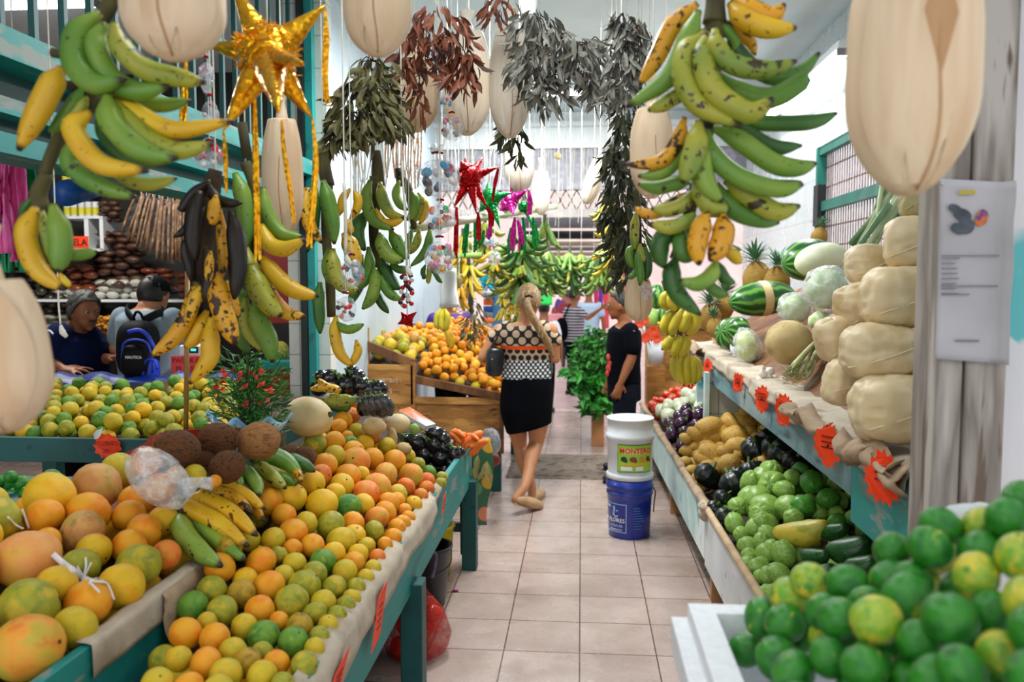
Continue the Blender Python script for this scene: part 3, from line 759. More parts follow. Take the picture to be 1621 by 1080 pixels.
def round_mesh(key, seed, rx=1, rz=.96, dent=.06, lump=.02):
    k = ('round', key, seed)
    if k in _mc: return _mc[k]
    b = MB(); sd = V((seed * 3.7, seed * 1.3, 0))
    def fn(d):
        f = 1 + mnoise.noise(d * 1.3 + sd) * lump * 1.5
        for s_ in (1, -1):
            q = max(0, s_ * d.z - .93) / .07; f -= dent * q * q * (1 if s_ > 0 else .4)
        return f
    b.ell((0, 0, 0), (rx, rx, rz), 18, 12, fn=fn)
    _mc[k] = b.mesh(key, SK['O'], True); return _mc[k]
_sb = MB(); _sb.ell((0, 0, .93), (.075, .075, .035), 7, 5); scar_mesh = _sb.mesh('stem_scar', m_stem)
def fruit(name, c, r, cls, kind='citrus', stem=False, oblong=1.0, rot=None):
    me = round_mesh(kind, random.randrange(4))
    rt = rot if rot is not None else (R(0, 6.3), R(0, 6.3), R(0, 6.3))
    o = inst(name, me, c, rt, (r, r, r * oblong) if oblong != 1 else r)
    o.material_slots[0].link = 'OBJECT'; o.material_slots[0].material = SK[cls]
    if stem:
        s_ = bpy.data.objects.new('stem_scar', scar_mesh); COL.objects.link(s_); s_.parent = o
    o['_r'] = r
    return o
def hit(px, py, S, y0=.8, y1=12):
    """first point down the pixel's ray that lies on the level z = S(x, y)"""
    d = ray(px, py); d = d / d.y; a = y0
    while a < y1:
        p = EYE + d * a
        if p.z <= S(p.x, p.y): break
        a += .02
    lo, hi_ = a - .02, a
    for _ in range(12):
        m_ = (lo + hi_) / 2; p = EYE + d * m_
        if p.z <= S(p.x, p.y): hi_ = m_
        else: lo = m_
    return EYE + d * hi_
def relax(ps, it=30, keep=.25, xmax=None, xmin=None):
    """ps: [[pos, r, home]]; push overlapping balls apart, drawn back to where they were seen"""
    for _ in range(it):
        for i in range(len(ps)):
            for j in range(i + 1, len(ps)):
                d = ps[i][0] - ps[j][0]; L_ = d.length; m_ = (ps[i][1] + ps[j][1]) * .985
                if 1e-6 < L_ < m_:
                    d *= (m_ - L_) / L_ * .5; ps[i][0] += d; ps[j][0] -= d
        for q in ps:
            q[0] += (q[2] - q[0]) * keep * .1
            if xmax is not None: q[0].x = min(q[0].x, xmax - q[1] * .8)
            if xmin is not None and q[0].y < 2.42: q[0].x = max(q[0].x, xmin + q[1])
def visible(ps, eyes=None):
    """which balls show: a ball counts when enough points of its disc are not behind nearer balls; eyes: camera and half a step to both sides"""
    out = []
    for e in (eyes or (EYE, EYE + V((.45, 0, 0)), EYE - V((.45, 0, 0)))):
        vis = []
        D = [((p - e).length, p, r) for p, r in ps]
        for i, (di, p, r) in enumerate(D):
            ax = (p - e).normalized(); u = ax.orthogonal().normalized(); w_ = ax.cross(u); free = 0
            cand = [(q, rq) for j, (dj, q, rq) in enumerate(D) if j != i and dj < di + .2 * r and ((q - e).cross(ax)).length < rq + r and (q - p).length < 12 * r]
            for k in range(13):
                a = k * 2.4; rr = r * .9 * math.sqrt(k / 13)
                t = p + u * rr * math.cos(a) + w_ * rr * math.sin(a) - ax * math.sqrt(max(0, r * r - rr * rr)) * .9
                dr = (t - e); L_ = dr.length; dr /= L_; ok = True
                for q, rq in cand:
                    b_ = (q - e).dot(dr)
                    if b_ < L_ and ((q - e) - dr * b_).length < rq * .98: ok = False; break
                free += ok
            vis.append(free)
        out.append(vis)
    return [tuple(v[i] for v in out) for i in range(len(ps))]
def rank_labels(items, where, cat, group, hidden=()):
    """items [(obj, noun)]: a label for each by its row and its place in the row as one sees the pile"""
    def q_(o):
        if 'aim' in o: return proj(o['aim'])
        return proj(o.matrix_world.translation if o.parent else o.location)
    pr = [(q_(o), o, n) for o, n in items]
    hid = set(id(o) for o in hidden)
    for _, o, n in pr:
        if id(o) in hid: tag(o, f'{n} almost hidden under the others of {where}', cat, group)
    pr = [t for t in pr if id(t[1]) not in hid]
    pr.sort(key=lambda t: t[0][1])
    rows = max(1, round(math.sqrt(len(pr)) * .85)); per = math.ceil(len(pr) / rows) if pr else 1
    for r_ in range(rows):
        row = sorted(pr[r_ * per:(r_ + 1) * per], key=lambda t: t[0][0])
        for i, (_, o, n) in enumerate(row):
            tag(o, f'{n}, {nth(i)} from left, {nth(r_)} row down, {where}', cat, group)
def deposit(n, area_fn, S, r, rv=.1, hmax=.12, k=10, fixed=(), tries=None):
    """drop balls at random, each at the lowest of k places; area_fn() -> (x, y)"""
    ps = [(V(p), q) for p, q in fixed]; out = []; fails = 0
    while len(out) < n and fails < 60:
        best = None; rr = r * R(1 - rv, 1 + rv)
        for _ in range(k):
            x, y = area_fn(); z = S(x, y) + rr * .55
            for p, q in ps:
                dx, dy = p.x - x, p.y - y; m_ = (q + rr) * .97; d2 = dx * dx + dy * dy
                if d2 < m_ * m_: z = max(z, p.z + math.sqrt(m_ * m_ - d2))
            e = z - S(x, y)
            if best is None or e < best[0]: best = (e, V((x, y, z)))
        if best[0] > hmax: fails += 1; continue
        ps.append((best[1], rr)); out.append((best[1], rr))
    return out
def pick(d):
    x = random.random() * sum(d.values())
    for k_, v_ in d.items():
        x -= v_
        if x <= 0: return k_
    return k_
def pile(name, noun, n, area_fn, S, r, weights, where, cat, group, words=None, make=None, **kw):
    bl = deposit(n, area_fn, S, r, **kw)
    vis = visible(bl); items = []; hid = []
    for (p, q), v_ in zip(bl, vis):
        if max(v_) < 2: continue
        c = pick(weights); o = (make or fruit)(name, p, q, c)
        w_ = (words or WORD).get(c, '')
        items.append((o, f'{w_} {noun}'.strip()))
        if v_[0] < 2: hid.append(o)
    rank_labels(items, where, cat, group, hid); return items

# ------------------------------------------------------------------ grapefruit bin, nearest on the left
GF = [(60, 160, 115, 'G'), (215, 140, 95, 'O'), (285, 30, 128, 'Y'), (-30, 640, 70, 'O'), (140, 365, 152, 'P'), (405, 245, 116, 'B'), (515, 140, 110, 'O'), (665, 130, 85, 'O'),
      (770, 60, 90, 'O'), (905, 175, 85, 'Y'), (810, 235, 95, 'O'), (685, 300, 90, 'O'), (580, 350, 92, 'Y'), (455, 420, 100, 'G'), (345, 520, 100, 'Y'), (185, 615, 148, 'G'),
      (520, 620, 116, 'O'), (670, 530, 115, 'Y'), (790, 440, 115, 'G'), (910, 375, 78, 'R'), (160, 835, 160, 'OB'), (380, 745, 106, 'Gy'), (300, 290, 60, 'O'),
      (560, -40, 122, 'B'), (668, -105, 105, 'Gy'), (985, 130, 60, 'Y'), (-60, 420, 120, 'O'), (-80, 230, 90, 'Y'), (-90, 830, 120, 'O')]
balls = []
for x, y, r, c in GF:
    px, py = T('M', x, y); p = hit(px, py, S_grape); rr = max(.036, min(.075, r / 3.6 * (p - EYE).length / FPX * 1.0)); balls.append([p, rr, p.copy(), c])
relax(balls, 25, xmax=-1.09)
items = []
for p, r, h, c in balls:
    ob = {'P': 1.18, 'OB': 1.15}.get(c, R(.92, 1.0))
    o = fruit('grapefruit', p, r * (.95 if ob > 1.05 else 1), c, 'grapefruit', True, ob, (R(-.5, .5), R(.9, 1.8), R(-.6, .6)) if ob > 1.05 else None)
    items.append((o, WORD[c] + ' grapefruit'))
rank_labels(items, 'near left bin', 'grapefruit', 'grapefruit in the nearest left bin')
gf_fixed = [(p, r) for p, r, h, c in balls]
fill = deposit(60, lambda: (R(-1.75, -1.14), R(1.62, 2.42)), lambda x, y: S_grape(x, y) - .12, .05, .08, .06, 8)
fill = [b_ for b_ in fill if all((b_[0] - p).length > (b_[1] + r) * .8 for p, r in gf_fixed)]
for p, r in fill:
    tag(fruit('grapefruit', p, r, pick(dict(O=3, Y=2, Gy=1)), 'grapefruit'), 'grapefruit almost hidden under the others of the near left bin', 'grapefruit', 'buried grapefruit of the nearest left bin')
# knotted white ribbon lying on the grapefruit
m_ribbon = mat('white_ribbon', '#ece9ea', '#d8d4d6', 20, .7)
def onfruit(t, x, y, dz=.0):
    px, py = T(t, x, y); d = ray(px, py); d.normalize(); best = None
    for p, r in gf_fixed:
        b_ = (p - EYE).dot(d); e2 = (p - EYE).length_squared - b_ * b_
        if e2 < r * r:
            q = b_ - math.sqrt(r * r - e2)
            if best is None or q < best: best = q
    if best is None: best = (hit(px, py, S_grape) - EYE).length - .01
    return EYE + d * (best - .006 - dz)
t = thing('ribbon', 'frayed white ribbon knotted across the near left grapefruit', 'ribbon', onfruit('M', 470, 480))
b = MB(); pts = [onfruit('M', *q) for q in ((300, 350), (350, 395), (410, 440), (470, 485), (520, 510))]; b.tube(pts, .008, 8, 3, flat=.35); b.build('band', m_ribbon, t, smooth=True)
for e in (((475, 480), (490, 420), (488, 370)), ((480, 480), (505, 430), (520, 400)), ((480, 490), (450, 440), (440, 420)), ((520, 505), (580, 510), (615, 525), (650, 610)), ((515, 515), (545, 545), (570, 570)), ((520, 500), (560, 490), (600, 515))):
    b = MB(); b.tube([onfruit('M', *q, .004) for q in e], .0028, 6, 4); b.build('loose_end', m_ribbon, t, smooth=True)
t = thing('ribbon', 'thin white string lying over the leftmost greenish grapefruit', 'string', onfruit('M', 100, 200))
b = MB(); b.tube([onfruit('M', *q) for q in ((45, 140), (90, 185), (130, 205))], .003, 6, 4); b.build('strand', m_string, t, smooth=True); b = MB(); b.tube([onfruit('M', *q) for q in ((125, 95), (145, 145), (165, 205))], .003, 6, 4); b.build('strand', m_string, t, smooth=True)

# ------------------------------------------------------------------ oranges and grapefruit on the long counter
ON = [(60, 400, 80, 'O'), (115, 70, 75, 'O'), (265, 35, 75, 'Y'), (370, 60, 85, 'Y'), (210, 130, 62, 'O'), (290, 160, 60, 'Gy'), (415, 185, 75, 'G'), (235, 240, 75, 'O'), (340, 300, 62, 'O'),
      (110, 270, 65, 'Gy'), (225, 320, 50, 'O'), (230, 400, 60, 'Gy'), (400, 395, 68, 'dG'), (505, 280, 78, 'Gy'), (455, 345, 60, 'Y'), (130, 370, 48, 'G'), (90, 530, 78, 'O'), (170, 480, 55, 'Gy'),
      (345, 475, 68, 'G'), (300, 530, 85, 'G'), (465, 540, 62, 'G'), (530, 455, 65, 'Gy'), (580, 400, 58, 'O'), (600, 355, 55, 'Y'), (640, 300, 50, 'Gy'), (575, 240, 60, 'Y'), (590, 195, 65, 'O'),
      (690, 220, 56, 'G'), (715, 140, 65, 'OB'), (545, 70, 70, 'dG'), (620, 80, 60, 'Y'), (770, 95, 62, 'O'), (860, 110, 40, 'O'), (810, 190, 50, 'O'), (780, 250, 50, 'O'), (755, 300, 45, 'O'),
      (710, 370, 45, 'R'), (680, 430, 45, 'Gy'), (640, 485, 45, 'Gy'), (590, 540, 50, 'G'), (565, 600, 45, 'Gy'), (520, 640, 45, 'G'), (480, 700, 40, 'G'), (430, 755, 50, 'Gy'), (380, 820, 50, 'G'),
      (340, 885, 45, 'Gy'), (45, 670, 75, 'O'), (215, 630, 92, 'G'), (355, 690, 62, 'G'), (415, 630, 66, 'Gy'), (265, 770, 72, 'br'), (85, 825, 80, 'dG'), (220, 850, 75, 'dG'), (150, 735, 42, 'O'),
      (135, 980, 65, 'O'), (265, 985, 72, 'G'), (60, 1040, 75, 'Gy'), (20, 935, 50, 'G'), (170, 1095, 60, 'G')]
OM = [(1215, 540, 75, 'G'), (1100, 650, 75, 'dG'), (1385, 575, 72, 'br'), (1265, 680, 80, 'G'), (1065, 805, 78, 'O'), (1215, 830, 75, 'O'), (1390, 765, 65, 'Gy'), (1340, 455, 70, 'Y'), (1040, 360, 68, 'br'),
      (1050, 955, 62, 'Gy'), (1165, 980, 78, 'O'), (1330, 910, 68, 'Gy'), (1290, 1025, 78, 'Gy'), (1430, 965, 72, 'br'), (905, 1090, 75, 'Gy'), (1070, 1105, 70, 'O'), (1250, 1110, 75, 'Gy'), (1180, 740, 42, 'Gy'),
      (1190, 430, 75, 'O'), (1430, 270, 60, 'Gy')]
OJ = [(360, 590, 62, 'G'), (470, 575, 55, 'O'), (560, 590, 42, 'dG'), (590, 515, 45, 'Gy'), (515, 455, 50, 'O'), (565, 425, 46, 'R'), (490, 490, 45, 'O'), (595, 395, 40, 'R'), (640, 585, 50, 'Y'),
      (690, 550, 48, 'R'), (750, 590, 48, 'Gy'), (585, 680, 78, 'OB'), (685, 670, 58, 'O'), (460, 650, 58, 'Gy'), (425, 715, 65, 'O'), (410, 770, 56, 'R'), (530, 765, 68, 'O'), (515, 820, 64, 'Y'), (345, 810, 65, 'Y'),
      (645, 780, 44, 'Y'), (705, 830, 78, 'OB'), (770, 775, 70, 'OB'), (810, 690, 65, 'O'), (900, 770, 70, 'OB'), (865, 830, 52, 'R'), (640, 870, 75, 'R'), (480, 880, 55, 'Y'), (840, 890, 55, 'Gy'), (770, 950, 60, 'O'),
      (800, 905, 48, 'O'), (950, 880, 42, 'R'), (990, 845, 45, 'R'), (1005, 800, 45, 'R'), (900, 920, 46, 'Y'), (940, 700, 40, 'G'), (895, 660, 36, 'Gy'), (1000, 750, 42, 'dG'), (1075, 780, 35, 'G'), (1060, 810, 30, 'G'),
      (540, 545, 28, 'O'), (570, 630, 58, 'O'), (870, 985, 40, 'O'), (835, 1035, 46, 'O')]
balls = []
for tl, L_ in (('N', ON), ('M', OM), ('J', OJ)):
    for x, y, r, c in L_:
        px, py = T(tl, x, y); p = hit(px, py, S_orange)
        rr = max(.027, min(.06, r / 3.6 * (p - EYE).length / FPX * 1.07)); balls.append([p, rr, p.copy(), c])
relax(balls, 30, xmin=-1.05)
items = []
for p, r, h, c in balls:
    big = r > .041
    o = fruit('grapefruit' if big else 'orange', p, r, c, 'grapefruit' if big else 'orange', True, R(.92, 1.02)); items.append((o, WORD[c] + (' grapefruit' if big else ' orange')))
rank_labels(items, 'long teal counter', 'citrus fruit', 'citrus fruit on the long teal counter')
def orange_area():
    y = R(1.5, 3.9); return R(-1.0 if y < 2.42 else -1.12, -.66), y
or_fixed = [(p, r) for p, r, h, c in balls]
fill = deposit(300, orange_area, lambda x, y: S_orange(x, y) - .104, .037, .1, .07, 6)
allb = or_fixed + [b_ for b_ in fill if all((b_[0] - p).length > (b_[1] + r) * .86 for p, r in or_fixed)]
vis = visible(allb)
for (p, r), v_ in list(zip(allb, vis))[len(or_fixed):]:
    if max(v_) >= 1:
        tag(fruit('orange', p, r, pick(dict(O=3, Y=3, Gy=3, G=2)), 'orange'), 'orange almost hidden under the others of the long teal counter', 'citrus fruit', 'buried oranges of the long teal counter')

# ------------------------------------------------------------------ limes on the dark teal stand
def lime_area():
    y = R(3.5, 4.4); return R(P(10, 650, y).x, P(372, 650, y).x - .03 * (y - 3.5)), y
limes = pile('lime', 'lime', 230, lime_area, lambda x, y: S_lime(x, y) - .045, .036, dict(dG=3, G=4, Gy=4, Y=1.6), 'dark teal stand', 'lime', 'limes on the dark teal stand', hmax=.085)
g = thing('lime_crate', 'dark crate of small bright limes behind the grapefruit, at the edge of view', 'crate', (-2.05, 2.75, 0))
b = MB(); b.box((-2.35, 2.58, .0), (-1.62, 2.95, .875)); b.build('crate_body', m_tealdark, g, bevel=.006)
it = []
for x, y, r in ((45, 815, 56), (85, 885, 54), (128, 812, 50), (292, 785, 60), (210, 828, 52), (8, 845, 50), (15, 900, 46), (150, 870, 44), (62, 775, 40), (252, 840, 44), (330, 830, 40), (-30, 800, 50), (180, 880, 40), (390, 850, 34)):
    p = P(*T('I', x, y), 2.72 + R(-.05, .05)); it.append((fruit('lime', p, r / 3.6 * 2.72 / FPX, 'lime', 'lime', True), 'small bright green lime'))
    if p.z > .93: tag(fruit('lime', V((p.x, p.y + .01, .905)), .029, 'lime', 'lime'), 'small lime almost hidden in the dark crate behind the grapefruit', 'lime', 'buried limes of the dark crate')
rank_labels(it, 'dark crate behind the grapefruit', 'lime', 'small limes behind the grapefruit')
# ------------------------------------------------------------------ oranges and mangoes on the wooden stall
def far_area():
    y = R(Yc + .06, Yc + 1.5); return R(xm + .04, xr - .04), y
def S_heap(x, y): return S_far(x, y) - .07 + .12 * math.exp(-((x - xm - .25) ** 2) / .06) * clamp((y - Yc - .05) / .5)
pile('tangerine', 'tangerine', 360, far_area, S_heap, .036, dict(O=12, R=1, Gy=.6, Y=1.5), 'wooden stall by the woman', 'tangerine', 'tangerines on the wooden stall', hmax=.085)
def far_area2():
    return R(xa + .05, xm - .05), R(Yc + .08, Yc + .6)
pile('mango', 'mango', 34, far_area2, lambda x, y: .97 + .12 * (y - Yc - .05) + .14 * (xm - x), .045, dict(B=3, Gy=3, G=2), 'upper box of the wooden stall', 'mango', 'mangoes in the stall box', hmax=.10, make=lambda n_, p, q, c: fruit(n_, p, q, c, 'mango', False, 1.15))
def far_area3():
    return R(xa + .1, xm + .25), R(Yc + .7, Yc + 1.5)
pile('tangerine', 'tangerine', 80, far_area3, lambda x, y: 1.05 + .09 * (y - Yc - .7) + .05 * (xm - x), .036, dict(O=8, R=.6, Y=2), 'back of the stall behind mangoes', 'tangerine', 'tangerines at the back of the stall', hmax=.085)

# ------------------------------------------------------------------ limes in the foam box
def foam_S(x, y):
    u = (x - BX0) / (BX1 - BX0); e = min(clamp((x - BX0 - .04) / .16), clamp((BY1 - .04 - y) / .2))
    return .925 + e * .06 + .21 * clamp((x - .28) / .38) * e
def foam_area(): return R(BX0 + .08, BX1 - .08), R(.86, BY1 - .08)
def lime_make(n_, p, q, c):
    o = fruit(n_, p, q, c, 'lime', False, R(1.05, 1.2)); s_ = bpy.data.objects.new('stem_scar', scar_mesh); COL.objects.link(s_); s_.parent = o; return o
random.seed(21)
pile('lime', 'lime', 240, foam_area, foam_S, .0305, dict(lime=7, limeY=2), 'white foam box', 'lime', 'limes in the foam box', words=dict(lime='green', limeY='yellow-patched'), hmax=.11, rv=.14, make=lime_make)
# ------------------------------------------------------------------ plantains and bananas
def ban(name, c1, c2, c3, spot, th=.62, tip='#2a1d10', rough=.42):
    return mat(name, c1, c2, 5, rough, c3=c3, spots=(spot, 62, th - .015, .04), spots2=(spot, 19, th + .015, .03), tips=(tip, .03, .955, '#5d5a22'), bump=(60, .12, .001), stretch=(1, 1, 1), detail=2)
BK = dict(
    g=ban('green_banana_skin', '#55852c', '#6b9434', '#8aa63e', '#3a3416', .66),
    dg=ban('dark_green_banana_skin', '#2a561d', '#3d6e26', '#547f2e', '#1f2612', .66),
    yg=ban('yellow_green_banana_skin', '#8f9c30', '#aaa838', '#789236', '#3a3014', .62),
    y=ban('yellow_banana_skin', '#e2b41f', '#d9a81c', '#e6c02c', '#5a3512', .66),
    yo=ban('ripe_banana_skin', '#e5a51a', '#d99a1a', '#e8b42a', '#3b200e', .58),
    k=ban('black_banana_skin', '#1c130d', '#2a1a10', '#120d0a', '#7a4a12', .72, '#0d0906'),
    by=ban('bright_banana_skin', '#d6c02a', '#c2b42c', '#e0c83a', '#6a5a1a', .74),
)
m_stalk = mat('plantain_stalk', '#3f3a22', '#5a552e', 9, .8, c3='#2a2114', bump=(40, .5), stretch=(1, 1, .4))
m_dryst = mat('dry_stalk', '#2c2016', '#463322', 12, .9, c3='#1c140e', bump=(40, .6))
def RP(t):
    if t < .26: u = t / .26; return .36 + .64 * u * u * (3 - 2 * u)
    if t > .60: u = (t - .60) / .40; return max(.17, 1 - .30 * u - .56 * u ** 3)
    return 1.0
PRO = (1, .91)
def finger(par, pts, r, cls, name='plantain', k=5, n=10):
    b = MB(); b.tube(pts, lambda t: r * RP(t), n, k, prof=PRO, tattr=True)
    return b.build(name, BK[cls], par, smooth=True)
def string_up(par, p, top=None, w_=.0022, m=None):
    b = MB(); b.tube([V(p), V((p[0], p[1], top or ZC))], w_, 5); return b.build('hanging_string', m or m_string, par)
def traced(label, tile, Y, stalks, fingers, name='plantain_bunch', group=None, hang=None, smat=None):
    """fingers: (tile, points, radius, class, depth offset at the stalk, depth offset at the tip); lengths in the zoomed tiles' pixels"""
    p0 = P(*T(stalks[0][0], *stalks[0][1][0]), Y)
    t = thing(name, label, 'plantain bunch', p0, group)
    for tl, pts, rr in stalks:
        b = MB(); b.tube([P(*T(tl, q[0], q[1]), Y + (q[2] if len(q) > 2 else .03)) for q in pts], [r_ / 3.6 * Y / FPX for r_ in rr], 9, 5); b.build('stalk', smat or m_stalk, t, smooth=True)
    for tl, pts, r, c, d0, d1 in fingers:
        m_ = len(pts) - 1; w = []
        for i, q in enumerate(pts):
            tt = tl; 
            if len(q) == 3: tt, q = q[0], q[1:]
            w.append(P(*T(tt, *q), Y + lerp(d0, d1, i / m_)))
        finger(t, w, r / 3.6 * Y / FPX, c)
    if hang: string_up(t, P(*T(*hang), Y + .03))
    return t
traced('big bunch of green plantains hanging beside the aisle, in front of the right shelf', 'C', 1.8,
  [('C', [(1200, -120), (1195, 30), (1192, 130)], (55, 55, 70)), ('C', [(1192, 120), (1185, 400), (1150, 700), (1120, 900), (1090, 1080)], (60, 45, 45, 40, 35)), ('G', [(1090, 40), (1050, 200), (1010, 350), (960, 470)], (38, 35, 35, 30))],
  [('C', [(1095, 20), (960, 140), (870, 320), (765, 485)], 56, 'yo', 0, .03), ('C', [(1100, 60), (1030, 240), (930, 440), (690, 612)], 60, 'g', -.02, -.03), ('C', [(1040, 520), (960, 560), (890, 600), (812, 630)], 46, 'yg', 0, .0),
   ('C', [(1140, 180), (1030, 300), (1015, 450), (1110, 610), (1350, 720)], 66, 'yg', -.03, -.09), ('C', [(1150, 190), (1120, 340), (1190, 520), (1380, 640), (1530, 560)], 74, 'yg', -.04, -.11),
   ('C', [(1195, 170), (1200, 260), (1300, 365), (1500, 395), (1660, 345)], 58, 'yg', -.05, -.10), ('C', [(1210, 420), (1340, 530), (1520, 560), (1690, 470), (1740, 455)], 60, 'g', .0, -.02),
   ('C', [(1260, 150), (1330, 300), (1500, 440), (1680, 410), (1790, 300)], 46, 'dg', .03, .05), ('C', [(1220, 560), (1400, 690), (1640, 705), (1780, 690), (1890, 645)], 48, 'dg', .04, .06),
   ('C', [(1200, 640), (1340, 740), (1520, 840), (1690, 830)], 52, 'dg', .02, .04), ('C', [(1180, 730), (1330, 800), (1520, 930), (1660, 960), (1775, 930)], 60, 'g', -.01, -.02),
   ('C', [(1150, 740), (1180, 880), (1330, 1010), (1560, 1080), (1700, 1050)], 56, 'g', -.04, -.07), ('C', [(1020, 670), (980, 800), (880, 920), (668, 938)], 44, 'yo', -.03, -.05),
   ('C', [(1040, 760), (980, 890), (890, 980), (755, 1005)], 46, 'g', -.02, -.03), ('C', [(1100, 690), (1085, 830), (1050, 940), (1010, 1045)], 66, 'yg', -.07, -.09),
   ('C', [(1140, 800), (1120, 930), (1150, 1060), (1235, 1150)], 58, 'g', -.05, -.08), ('G', [(1050, 30), (960, 40), (860, 60), (755, 40)], 48, 'g', .02, .04), ('G', [(1060, 90), (960, 150), (830, 215), (730, 175)], 38, 'yo', .03, .05),
   ('G', [(1070, 80), (1010, 160), (920, 190), (830, 180)], 44, 'yg', -.02, -.02), ('G', [(1080, 210), (1010, 270), (920, 290), (825, 262)], 44, 'yg', -.05, -.06), ('G', [(1080, 10), (1130, 100), (1180, 170), (1280, 190)], 66, 'yg', -.04, -.06),
   ('G', [(1200, 40), (1300, 180), (1440, 235), (1560, 262)], 64, 'g', 0, .02), ('G', [(1250, 20), (1380, 110), (1540, 200), (1680, 165)], 60, 'yg', -.01, -.02), ('G', [(1260, 0), (1400, 40), (1560, 60), (1690, 30)], 46, 'g', .03, .02),
   ('G', [(1150, 200), (1110, 300), (1090, 400), (1105, 505)], 58, 'yo', -.08, -.10), ('G', [(1230, 210), (1240, 320), (1210, 410), (1165, 480)], 64, 'yo', -.07, -.09), ('G', [(1010, 280), (900, 350), (880, 440), (905, 520)], 56, 'dg', -.02, -.03),
   ('G', [(1010, 300), (1000, 380), (1020, 440), (1085, 462)], 54, 'dg', -.04, -.06), ('G', [(970, 460), (945, 570), (990, 680), (1115, 790)], 56, 'dg', -.01, -.03), ('G', [(1200, 480), (1170, 560), (1090, 610), (990, 588)], 46, 'g', -.05, -.08),
   ('G', [(1190, 470), (1230, 550), (1260, 590), (1310, 605)], 36, 'dg', 0, 0), ('G', [(1130, 590), (1180, 640), (1220, 665), (1270, 672)], 34, 'dg', -.02, -.02), ('G', [(1240, 400), (1290, 440), (1320, 470), (1345, 492)], 38, 'y', .02, .03),
   ('G', [(1230, 390), (1270, 400), (1310, 412), (1345, 416)], 22, 'dg', .03, .05), ('C', [(1280, 20), (1360, 110), (1500, 165), (1660, 160)], 62, 'y', .02, -.03), ('C', [(1290, 0), (1420, 60), (1520, 90), (1595, 20)], 56, 'yo', .04, .0),
   ('C', [(1260, 120), (1330, 190), (1395, 240), (1425, 315)], 36, 'yo', .06, .06), ('C', [(1230, 140), (1270, 180), (1310, 240), (1300, 320)], 34, 'g', .02, .03)],
  hang=('C', 1200, -110))
traced('bunch of green and yellow plantains hanging before the teal beam, nearest on the left', 'A', 1.62,
  [('A', [(660, -60), (610, 60), (545, 150)], (48, 48, 42)), ('A', [(560, 130), (590, 330, .06), (545, 560), (520, 600)], (40, 36, 42, 40)), ('A', [(520, 580), (400, 690), (330, 800), (250, 1000)], (40, 42, 40, 38)),
   ('E', [(270, -20), (220, 100), (240, 190)], (40, 52, 50)), ('A', [(545, 545, .02), (450, 500), (395, 490)], (30, 36, 32)), ('A', [(300, 300), (380, 320), (430, 400, .05), (480, 520, .05)], (30, 32, 24, 24))],
  [('A', [(570, 70), (440, 190), (430, 360), (540, 480), (715, 450)], 74, 'g', -.02, -.08), ('A', [(600, 130), (545, 250), (620, 430), (780, 520), (965, 490)], 70, 'g', -.03, -.05), ('A', [(650, 130), (690, 270), (830, 400), (1020, 445), (1170, 470)], 66, 'yg', -.04, -.04),
   ('A', [(600, 520), (780, 570), (920, 600), (1090, 575)], 50, 'g', .04, .03), ('A', [(640, 545), (800, 660), (1000, 745), (1330, 690)], 58, 'y', -.02, -.06), ('A', [(640, 560), (780, 740), (980, 860), (1215, 820)], 62, 'yg', -.04, -.08),
   ('A', [(610, 540), (640, 700), (800, 860), (1010, 905)], 74, 'g', -.06, -.10), ('A', [(570, 620), (610, 780), (740, 910), (915, 935)], 52, 'dg', 0, -.02), ('A', [(520, 640), (420, 740), (560, 930), (845, 975)], 66, 'y', -.07, -.12),
   ('A', [(440, 760), (405, 940), ('E', 560, 50), ('E', 775, 118)], 58, 'g', -.03, -.06), ('A', [(600, 960), (760, 1040), (880, 1050), (1010, 1015)], 42, 'yg', 0, .02), ('A', [(355, 385), (290, 500), (210, 660), (105, 860)], 74, 'y', -.03, -.07),
   ('A', [(470, 500), (415, 600), (350, 690), (275, 765)], 44, 'g', .0, -.02), ('A', [(500, 550), (460, 620), (430, 660), (400, 700)], 34, 'yg', -.03, -.04),
   ('E', [(205, 170), (150, 330), (220, 530), (365, 645)], 66, 'y', -.02, -.06), ('E', [(300, 160), (345, 320), (345, 440), (330, 545)], 70, 'g', -.05, -.08), ('E', [(360, 410), (420, 445), (490, 440), (552, 425)], 38, 'g', .02, .03),
   ('E', [(180, 120), (140, 190), (145, 260), (170, 330)], 36, 'dg', .02, .03), ('E', [(240, 190), (270, 330), (300, 450), (345, 540)], 40, 'yg', -.02, -.03), ('E', [(340, 550), (365, 590), (385, 610), (395, 632)], 22, 'y', -.05, -.05)],
  hang=('A', 660, -50))
